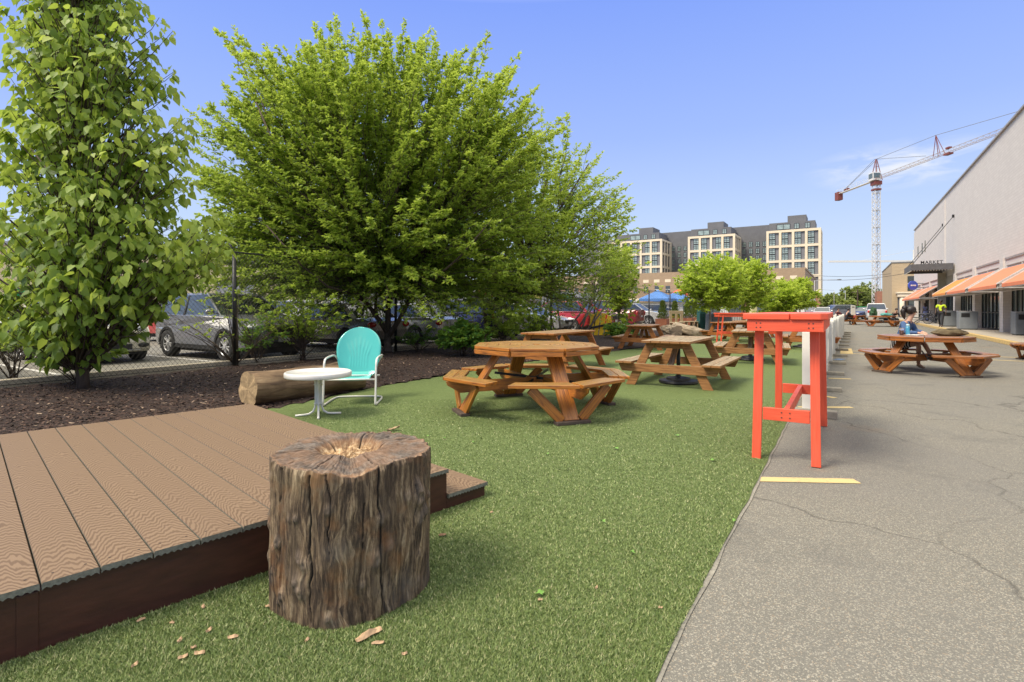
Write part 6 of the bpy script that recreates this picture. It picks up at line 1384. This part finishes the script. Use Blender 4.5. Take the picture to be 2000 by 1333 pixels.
t = thing('iron_fence', 'black iron railing behind the second street tree', 'fence', fp(1412, 42), R(0)); mb = MB()
for i in range(16): mb.tube([(i*.13, 0, 0), (i*.13, 0, 1.75)], .018, 6)
mb.box(-.1, 2.1, -.02, .02, 1.5, 1.55); mb.box(-.1, 2.1, -.02, .02, .2, .25); mb.build('railing', M_BLACK, t)
simple('cream_box', 'tall narrow cream-coloured cabinet between street tree trunks', 'cabinet', fp(1471, 40), R(0), [('body', pm('cream_box', (.68, .62, .34), .6), bx((-.2, .22, -.2, .2, 0, 1.85)), .02), ('door', pm('cream_box2', (.62, .56, .3), .6), bx((-.15, .17, -.215, -.201, .1, 1.7)), 0)])
simple('wooden_screen', 'brown wooden screen beside the cream cabinet', 'screen', fp(1457, 41), R(0), [('boards', pm('screen_wood', (.25, .15, .08), .8, .2), bx(*[(-.35+i*.14, -.22+i*.14, -.02, .02, 0, 1.75) for i in range(5)]), 0)])
simple('tarp_bundle', 'bright blue tarpaulin bundle seen over the top of the near coral bar table', 'tarpaulin', fp(1568, 33), R(4), [('tarp', pm('tarp_blue', (.02, .09, .45), .5, .25, 4, .3), lambda mb: mb.blob((0, 0, .82), .52, .4, .22, 16, 10, 0, .35, 3), 0), ('crate', W_OLD, bx((-.45, .45, -.3, .3, 0, .65)), .01)])
simple('white_tub', 'white plastic sack standing left of the blue tarpaulin bundle', 'sack', fp(1549, 34), R(4), [('sack', pm('sack_white', (.7, .68, .62), .8, .1, 6, .3), lambda mb: mb.blob((0, 0, .58), .30, .25, .62, 14, 10, 0, .25, 8), 0)])
# yellow play piece
t = thing('play_sculpture', 'bright yellow slatted play piece between tree stems and red pickup', 'play piece', fp(1172, 24.5), R(10)); M_YP = pm('yellow_plastic', (.95, .60, .02), .4, .12, 3)
mb = MB()
for i in range(4): x = -.42+i*.26; mb.beam((x-.06, 0, 0), (x+.09, 0, 1.15-.12*abs(i-1.2)), .20, .05, up=(0, 1, 0))
mb.build('panel', M_YP, t, bevel=.02); mb = MB(); mb.beam((-.55, -.08, .35), (.5, -.08, .55), .04, .10); mb.build('rail', M_BLACK, t)
mb = MB(); mb.box(.33, .55, -.05, .12, 0, .8); mb.build('post', M_YP, t, bevel=.03)
# things around far tables
simple('menu_board', 'small white board with a dark heading standing on the far orange picnic table', 'sign', tuple(Vector(fp(1666, 42))+Vector((0, 0, .74))), R(5), [('board', M_WHITE, bx((-.18, .2, -.01, .01, 0, .78)), .005), ('heading', M_GREYM, bx((-.10, .12, -.016, -.011, .60, .68)), 0)])
simple('plant_tub', 'pale square tub with a dark plant, in front of the white pickup', 'planter', fp(1706, 46), 0, [('tub', M_CONC, bx((-.28, .28, -.28, .28, 0, .62)), .03), ('plant', pm('tub_plant', (.03, .08, .03), .8, .3), lambda mb: mb.blob((0, 0, .95), .26, .26, .42, 12, 9, 0, .5, 2), 0)])
t = thing('metal_table', 'grey metal picnic table on the pavement behind the woman’s head', 'table', (*fp(1809, 41)[:2], .15), RU); mb = MB(); mb.box(-1, 1, -.38, .38, .7, .74); mb.build('tabletop', M_GREYM, t); 
for s_ in (-1, 1):
    mb = MB(); mb.box(-1, 1, s_*.72-.13, s_*.72+.13, .42, .45); mb.build('bench_seat', M_GREYM, t); mb = MB(); mb.beam((s_*.8, -.7, 0), (s_*.8, .3, .69), .06, .06); mb.beam((s_*.8, .7, 0), (s_*.8, -.3, .69), .06, .06); mb.beam((s_*.8, -.8, .4), (s_*.8, .8, .4), .06, .06); mb.build('leg_frame', M_GREYM, t)
def bicycle(px, Y, lab, rz):
    t = thing('bicycle', lab, 'bicycle', (*fp(px, Y)[:2], .15), rz)
    for x in (-.52, .52):
        mb = MB(); pts = [(x+.33*math.cos(a), 0, .34+.33*math.sin(a)) for a in np.linspace(0, 2*math.pi, 25)]; mb.tube(pts, .02, 6); 
        for k in range(8): mb.tube([(x, 0, .34), (x+.33*math.cos(k*.785), 0, .34+.33*math.sin(k*.785))], .004, 3)
        mb.build('wheel', M_RUBBER, t)
    mb = MB()
    for a, b_ in (((-.52, 0, .34), (-.05, 0, .32)), ((-.52, 0, .34), (-.15, 0, .82)), ((-.05, 0, .32), (-.17, 0, .88)), ((-.05, 0, .32), (.38, 0, .8)), ((-.15, 0, .82), (.38, 0, .86)), ((.52, 0, .34), (.36, 0, .92))): mb.tube([a, b_], .018, 6)
    mb.build('frame', M_BLACK, t); mb = MB(); mb.tube([(.36, -.26, .98), (.36, .26, .98)], .014, 6); mb.build('handlebar', M_BLACK, t); mb = MB(); mb.blob((-.18, 0, .92), .13, .07, .04); mb.build('saddle', M_BLACK, t)
bicycle(1829, 38, 'black bicycle parked by the market wall, just left of the man in the yellow shirt', RU+R(60))
t = thing('round_sign', 'round blue hanging sign with small white letters on the market corner', 'sign', P3(1783, 558, 50), 0); mb = MB(); mb.lathe([(0, -.05), (.44, -.05), (.44, .05), (0, .05)], n=32, axis='y'); mb.build('disc', pm('sign_blue', (.05, .09, .45), .4), t)
mb = MB(); mb.box(-.24, -.12, -.07, -.051, -.06, .07); mb.box(-.08, -.02, -.07, -.051, -.06, .07); mb.box(.02, .10, -.07, -.051, -.06, .07); mb.box(.14, .24, -.07, -.051, -.06, .07); mb.build('letters', M_WHITE, t); mb = MB(); mb.beam((.44, 0, .2), (1.2, 0, .2), .05, .05); mb.beam((.44, 0, -.2), (1.2, 0, -.2), .05, .05); mb.build('bracket', M_BLACK, t)
# ================================================================ PEOPLE
SKIN1 = pm('skin_light', (.55, .32, .22), .5, .06, 8); SKIN2 = pm('skin_dark', (.10, .05, .03), .5, .06, 8); HAIR = pm('dark_hair', (.018, .012, .010), .45, .3, 40, .3, stretch=(1, 1, .3)); EYE = pm('eye', (.02, .02, .02), .2)
def skin(name, V, E, m, parent, sub=2, scale=1.):
    me = bpy.data.meshes.new(name); me.from_pydata([v[:3] for v in V], E, []); me.materials.append(m); o = bpy.data.objects.new(name, me); col.objects.link(o); o.parent = parent
    md = o.modifiers.new('skin', 'SKIN'); md.use_smooth_shade = True; md.branch_smoothing = .6
    if not me.skin_vertices: 
        lay = me.attributes; bpy.context.view_layer.objects.active = o
        try: me.skin_vertices
        except Exception: pass
    if len(me.skin_vertices):
        for i, v in enumerate(V): me.skin_vertices[0].data[i].radius = (v[3]*scale, (v[4] if len(v) > 4 else v[3])*scale)
        me.skin_vertices[0].data[0].use_root = True
    s = o.modifiers.new('sub', 'SUBSURF'); s.levels = sub; s.render_levels = sub
    return o
def skin2(name, V, E, m, parent, sub=2):
    """skinned tube network baked through bmesh so the radii are set reliably"""
    bm = bmesh.new(); lay = bm.verts.layers.skin.verify(); vs = []
    for i, v in enumerate(V):
        q = bm.verts.new(v[:3]); q[lay].radius = (v[3], v[4] if len(v) > 4 else v[3]); q[lay].use_root = (i == 0); vs.append(q)
    for a, b_ in E: bm.edges.new((vs[a], vs[b_]))
    me = bpy.data.meshes.new(name); bm.to_mesh(me); bm.free(); me.materials.append(m)
    o = bpy.data.objects.new(name, me); col.objects.link(o); o.parent = parent
    md = o.modifiers.new('skin', 'SKIN'); md.use_smooth_shade = True; md.branch_smoothing = .5
    s = o.modifiers.new('sub', 'SUBSURF'); s.levels = sub; s.render_levels = sub; return o
def person(lab, loc, rz, J, cfg, scale=1., group=None):
    """J: joints in local metres, facing +y, x to the person's right"""
    t = thing('person', lab, 'person', loc, rz, group); t.scale = (scale,)*3; V = []; E = []; ix = {}
    def av(n, p, r, r2=None): ix[n] = len(V); V.append((*p, r, r2 or r))
    def e(a, b_): E.append((ix[a], ix[b_]))
    av('pelvis', J['pelvis'], .125, .10); av('waist', J['waist'], .115, .09); av('chest', J['chest'], .135, .10); av('neck', J['neck'], .055); e('pelvis', 'waist'); e('waist', 'chest'); e('chest', 'neck')
    hf = Vector(J['face']).normalized(); hm = Vector(J['head'])
    av('jaw', hm+hf*.022-Vector((0, 0, .065)), .052, .052); av('skull', hm-hf*.005+Vector((0, 0, .015)), .078, .085); av('crown', hm-hf*.012+Vector((0, 0, .075)), .060, .062); av('nose', hm+hf*.098-Vector((0, 0, .008)), .011); av('nose_tip', hm+hf*.112-Vector((0, 0, .022)), .009)
    e('neck', 'jaw'); e('jaw', 'skull'); e('skull', 'crown'); e('skull', 'nose'); e('nose', 'nose_tip')
    for s_ in ('l', 'r'):
        av(s_+'sh', J[s_+'sh'], .058); av(s_+'el', J[s_+'el'], .042); av(s_+'wr', J[s_+'wr'], .027); e('chest', s_+'sh'); e(s_+'sh', s_+'el'); e(s_+'el', s_+'wr')
        fd = (Vector(J[s_+'hd'])-Vector(J[s_+'wr'])).normalized(); up = Vector(J.get(s_+'palm', (0, 0, 1))); sd = fd.cross(up).normalized(); pc = Vector(J[s_+'wr'])+fd*.055; av(s_+'palm', pc, .034, .020); e(s_+'wr', s_+'palm')
        for k, (o_, ln) in enumerate(((-.030, .070), (-.010, .082), (.010, .078), (.029, .060))):
            a = pc+fd*.035+sd*o_; av('%sf%d' % (s_, k), a, .010); av('%sg%d' % (s_, k), a+fd*ln*.55-up*.010, .0085); av('%sh%d' % (s_, k), a+fd*ln*.85-up*.034, .007); e(s_+'palm', '%sf%d' % (s_, k)); e('%sf%d' % (s_, k), '%sg%d' % (s_, k)); e('%sg%d' % (s_, k), '%sh%d' % (s_, k))
        q = -1 if s_ == 'l' else 1; av(s_+'t0', pc+sd*q*.035-fd*.0, .011); av(s_+'t1', pc+sd*q*.052+fd*.035-up*.008, .008); e(s_+'palm', s_+'t0'); e(s_+'t0', s_+'t1')
        av(s_+'hip', J[s_+'hip'], .088); av(s_+'kn', J[s_+'kn'], .056); av(s_+'an', J[s_+'an'], .036); av(s_+'toe', J[s_+'toe'], .030, .022); e('pelvis', s_+'hip'); e(s_+'hip', s_+'kn'); e(s_+'kn', s_+'an'); e(s_+'an', s_+'toe')
        mid = (Vector(J[s_+'kn'])*.68+Vector(J[s_+'an'])*.32)
    skin2('body', V, E, cfg['skin'], t)
    def sub(names, edges, k, add_, nm, m, rr=None):
        VV = [(*V[ix[n]][:3], V[ix[n]][3]*k+add_, V[ix[n]][4]*k+add_) for n in names]; skin2(nm, VV, [(names.index(a), names.index(b_)) for a, b_ in edges], m, t)
    sl = cfg.get('sleeve', 'wr')
    c_ = Vector(J['chest']).lerp(Vector(J['neck']), .62); V.append((*c_, .082, .07)); ix['collar'] = len(V)-1
    nm = ['pelvis', 'waist', 'chest', 'collar']; ed = [('pelvis', 'waist'), ('waist', 'chest'), ('chest', 'collar')]
    for s_ in 'lr':
        nm += [s_+'sh', s_+'el']; ed += [('chest', s_+'sh'), (s_+'sh', s_+'el')]
        if sl == 'wr': nm += [s_+'wr']; ed += [(s_+'el', s_+'wr')]
    if sl != 'wr':   # short sleeve: pull the elbow vertex half way up
        for s_ in 'lr':
            i = ix[s_+'el']; a = Vector(V[ix[s_+'sh']][:3]); b_ = Vector(V[i][:3]); c = a.lerp(b_, .72); V.append((*c, .047, .047)); ix[s_+'half'] = len(V)-1
        nm = [n.replace('el', 'half') if n in ('lel', 'rel') else n for n in nm]; ed = [(a, b_.replace('el', 'half') if b_ in ('lel', 'rel') else b_) for a, b_ in ed]
    sub(nm, ed, 1.0, .013, 'shirt', cfg['shirt'])
    if cfg.get('trousers'):
        nm = ['pelvis']; ed = []
        for s_ in 'lr': nm += [s_+'hip', s_+'kn', s_+'an']; ed += [('pelvis', s_+'hip'), (s_+'hip', s_+'kn'), (s_+'kn', s_+'an')]
        sub(nm, ed, 1.0, .017, 'trousers', cfg['trousers'])
    if cfg.get('skirt'):
        nm = ['pelvis']; ed = []
        for s_ in 'lr':
            a = Vector(V[ix[s_+'hip']][:3]); b_ = Vector(V[ix[s_+'kn']][:3]); V.append((*a.lerp(b_, .72), .078, .078)); ix[s_+'sk'] = len(V)-1; nm += [s_+'hip', s_+'sk']; ed += [('pelvis', s_+'hip'), (s_+'hip', s_+'sk')]
        sub(nm, ed, 1.0, .018, 'skirt', cfg['skirt'])
    for s_ in 'lr':
        a = Vector(J[s_+'an']); b_ = Vector(J[s_+'toe']); skin2('shoe', [(*(a-Vector((0, 0, .025))-(b_-a)*.25), .040, .036), (*(a.lerp(b_, .55)-Vector((0, 0, .01))), .042, .032), (*(b_+(b_-a)*.12), .032, .024)], [(0, 1), (1, 2)], cfg.get('shoe', M_BLACK), t)
    sd = hf.cross(Vector((0, 0, 1))).normalized(); mb = MB()
    for s_ in (-1, 1): mb.blob(hm+hf*.083+sd*s_*.032+Vector((0, 0, .012)), .010, .010, .008, 8, 6)
    mb.build('eyes', EYE, t, smooth=True)
    mb = MB(); mb.tube([hm+hf*.088-sd*.02-Vector((0, 0, .058)), hm+hf*.094-Vector((0, 0, .059)), hm+hf*.088+sd*.02-Vector((0, 0, .058))], .005, 6); mb.build('mouth', pm('lips', (.35, .10, .08), .5), t, smooth=True)
    mb = MB()
    for s_ in (-1, 1): mb.blob(hm+sd*s_*.082-hf*.005, .012, .012, .026, 8, 6)
    mb.build('ears', cfg['skin'], t, smooth=True)
    mb = MB(); c = hm-hf*.022+Vector((0, 0, .045)); hr = cfg.get('hair_r', 1.)
    mb.blob(c, .098*hr, .098*hr, .092*hr, 20, 12, 0, .05, 2)
    if cfg.get('bun'):
        b0 = hm-hf*.135+Vector((0, 0, .075)); mb.blob(b0, .055, .055, .06, 14, 9, 0, .2, 3); mb.tube([b0, b0-hf*.035-Vector((0, 0, .07)), b0-hf*.025-Vector((0, 0, .16)), b0-hf*.0-Vector((0, 0, .24))], [.045, .050, .038, .012], 10)
        mb.tube([hm+hf*.045+Vector((0, 0, .085)), hm+hf*.02+sd*.080+Vector((0, 0, .03)), hm-hf*.03+sd*.085-Vector((0, 0, .01))], .022, 8); mb.tube([hm+hf*.045+Vector((0, 0, .085)), hm+hf*.02-sd*.080+Vector((0, 0, .03)), hm-hf*.03-sd*.085-Vector((0, 0, .01))], .022, 8)
    mb.build('hair', cfg.get('hair', HAIR), t, smooth=True)
    if cfg.get('cap'): pass
    return t
def sit(face=(0, 1, 0), lean=.10, fwd=.44, hand=None, feet=None, arms=None):
    z = .52; J = dict(pelvis=(0, 0, z+.02), waist=(0, lean*.45, z+.20), chest=(0, lean, z+.40), neck=(0, lean*1.2, z+.56), head=(0, lean*1.45+.01, z+.70), face=face,
        lsh=(-.175, lean, z+.47), rsh=(.175, lean, z+.47), lel=(-.24, lean+.12, z+.22), rel=(.24, lean+.12, z+.22), lwr=(-.14, lean+.36, z+.28), rwr=(.16, lean+.36, z+.28), lhd=(-.08, lean+.5, z+.27), rhd=(.12, lean+.52, z+.27),
        lhip=(-.10, .03, z), rhip=(.10, .03, z), lkn=(-.12, fwd, z+.02), rkn=(.12, fwd, z+.02), lan=(-.12, fwd+.02, .09), ran=(.12, fwd+.04, .09), ltoe=(-.13, fwd+.17, .035), rtoe=(.13, fwd+.19, .035))
    J.update(arms or {}); J.update(feet or {}); return J
DENIM = pm('denim_shirt', (.055, .11, .24), .8, .2, 30, .2)
def stripes():
    m, nt, b = newmat('striped_skirt'); s = nd(nt, 'ShaderNodeSeparateXYZ', {'Vector': nd(nt, 'ShaderNodeTexCoord').outputs['Object']}); v = math_(nt, 'SINE', math_(nt, 'MULTIPLY', math_(nt, 'ADD', s.outputs[1], math_(nt, 'MULTIPLY', s.outputs[0], .3)), 130))
    mset(nt, b, col=ramp(nt, v, [(.45, (.015, .015, .018)), (.55, (.6, .6, .6))]), rough=.9); return m
# seated woman: hips on the back bench of the octagonal table
fx = Vector((.55, -.84, 0)).normalized(); rzw = math.atan2(fx.y, fx.x)-math.pi/2
Rw = Matrix.Rotation(-rzw, 3, 'Z'); hfw = Rw @ Vector((.97, -.22, -.04))
J = sit(tuple(hfw), .16, .43, feet=dict(lkn=(-.06, .44, .56), rkn=(.13, .42, .53), ran=(.10, .40, .09), rtoe=(.16, .52, .035), lan=(.16, .66, .27), ltoe=(.26, .76, .24)),
        arms=dict(lel=(-.26, .22, .80), lwr=(-.06, .42, .78), lhd=(.05, .52, .76), rel=(.25, .20, .78), rwr=(.20, .44, .77), rhd=(.22, .58, .75)))
person('dark-haired woman in denim shirt and striped skirt seated at the octagonal table on the asphalt', (8.36, 11.42, 0), rzw, J, dict(skin=SKIN1, shirt=DENIM, skirt=stripes(), bun=True, hair_r=1.06, shoe=pm('flat_shoe', (.35, .25, .18), .5)), .97)
def onto(px, py, z, dy=0):  return Vector(G(px, py, z))
zt = .72
c0 = Vector(P3(1761, 654, 10.75)); t = thing('iced_drink', 'plastic cup of reddish-brown drink on the octagonal table, left of the blue bottle', 'cup', (c0.x, c0.y, zt)); mb = MB(); mb.lathe([(.030, .004), (.043, .095), (0, .095)], n=20); mb.lathe([(0, .004), (.03, .004)], n=20); mb.build('drink', pm('drink_red', (.16, .025, .015), .15), t, smooth=True); mb = MB(); mb.lathe([(.031, 0), (.047, .13), (.0, .134)], n=20)
m_, nt, b = newmat('clear_plastic'); mset(nt, b, col=(.9, .88, .88), rough=.08, trans=.85); mb = MB(); mb.lathe([(.0, 0), (.0335, 0), (.048, .128), (.050, .133), (.0, .140)], n=24); mb.build('cup', m_, t, smooth=True)
c0 = Vector(P3(1773, 654, 10.7)); t = thing('water_bottle', 'blue water bottle with pale cap standing on the octagonal table', 'bottle', (c0.x, c0.y, zt)); mb = MB(); mb.lathe([(0, 0), (.036, 0), (.038, .01), (.036, .08), (.038, .15), (.034, .175), (0, .176)], n=24); mb.build('bottle', pm('bottle_blue', (.06, .30, .48), .2, .05, 5, 0, coat=.6), t, smooth=True); mb = MB(); mb.lathe([(.033, .177), (.033, .205), (.022, .222), (0, .223)], n=24); mb.build('cap', pm('bottle_cap', (.42, .62, .66), .3), t, smooth=True)
mb = MB(); mb.box(-.15, .15, -.105, .105, 0, .008); c0 = P3(1788, 657, 10.6); tag(mb.build('notebook', M_WHITE, loc=(c0[0], c0[1], zt+.002), rz=.5, bevel=.002), 'white papers lying on the octagonal table by the woman’s hand', 'papers')
def bag():
    t = thing('cloth_bag', 'slouchy olive-brown cloth bag lying on the right side of the octagonal table', 'bag', (8.62, 10.4, zt), R(-8)); mb = MB(); mb.blob((0, 0, 0), .33, .17, .15, 36, 20, 0, .16, 4)
    mb.v = [(x, y*(1-.35*(x/.33)**2), max(0, .055+z*(1-.62*min(1, (x/.33)**2))*.62+.016*noise.noise(Vector((x*11, y*11, z*9)))+.012*math.sin(x*22+y*9)*max(0, z)*6)) for x, y, z in mb.v]
    mb.build('sack', pm('olive_canvas', (.115, .085, .042), .85, .35, 12, .5), t, smooth=True)
    mb = MB(); mb.tube([(-.26, -.03, .085), (-.1, -.10, .125), (.10, -.11, .12), (.26, -.04, .08)], .010, 6); mb.build('strap', pm('olive_strap', (.06, .045, .025), .8), t, smooth=True)
bag()
def walk(stride=.22, face=(0, 1, 0), arms=None):
    J = dict(pelvis=(0, 0, .98), waist=(0, .01, 1.14), chest=(0, .02, 1.34), neck=(0, .02, 1.50), head=(0, .04, 1.645), face=face, lsh=(-.19, .01, 1.42), rsh=(.19, .01, 1.42), lel=(-.25, -.05, 1.15), rel=(.25, .06, 1.15), lwr=(-.25, .05, .93), rwr=(.25, .16, .94), lhd=(-.25, .07, .8), rhd=(.25, .2, .8), lpalm=(1, 0, 0), rpalm=(-1, 0, 0),
        lhip=(-.10, 0, .92), rhip=(.10, 0, .92), lkn=(-.10, stride*.75, .52), rkn=(.10, -.02, .50), lan=(-.10, stride, .10), ran=(.10, -stride, .12), ltoe=(-.10, stride+.16, .035), rtoe=(.11, -stride+.14, .035))
    J.update(arms or {}); return J
p = fp(1838, 31.8); person('man in a hi-vis yellow t-shirt and black trousers walking on the pavement', (p[0], p[1], .15), R(130), walk(.24, (.2, 1, 0)), dict(skin=SKIN2, shirt=pm('hivis', (.62, .80, .03), .7, .05), trousers=pm('black_cloth', (.018, .018, .022), .8), sleeve='el', hair=HAIR, hair_r=.96), .93)
p = fp(1807, 46.5); person('person in light blue scrubs walking near the market entrance', (p[0], p[1], .15), R(15), walk(.16), dict(skin=SKIN2, shirt=pm('scrubs', (.30, .36, .66), .8, .08), trousers=pm('scrubs', (.30, .36, .66)), sleeve='el'), .9)
BLK = pm('black_cloth', (.018, .018, .022), .8); 
p = fp(1744, 38.6); person('man in dark clothes leaning on the far octagonal table, head down', (p[0], p[1], .0), R(175), sit((0, 1, -.5), .30), dict(skin=SKIN1, shirt=BLK, trousers=BLK), .95)
p = fp(1652, 41.3); person('person in a dark jacket sitting at left of the far orange picnic table', (p[0], p[1], .0), R(-85), sit((0, 1, -.2), .16), dict(skin=SKIN1, shirt=BLK, trousers=BLK, hair_r=1.05), .95)
p = fp(1635, 43.5); person('person in a dark red top beyond the end of the picket fence', (p[0], p[1], .0), R(180), sit((0, 1, 0), .1), dict(skin=SKIN1, shirt=pm('maroon', (.09, .02, .03), .8), trousers=BLK, hair_r=1.05), .98)
p = fp(1669, 42.6); person('child in a red and white top at the far orange picnic table', (p[0], p[1], .0), R(110), sit((0, 1, 0), .1), dict(skin=SKIN1, shirt=pm('red_top', (.5, .08, .08), .8), trousers=BLK), .8)
mb = MB(); mb.blob((0, 0, .07), .42, .2, .11, 18, 9, 0, .35, 5); c0 = fp(1731, 37.4); tag(mb.build('folded_jacket', pm('teal_cloth', (.08, .30, .27), .9, .2), loc=(c0[0], c0[1], .76)), 'teal and black jacket heaped on the far octagonal table', 'jacket')
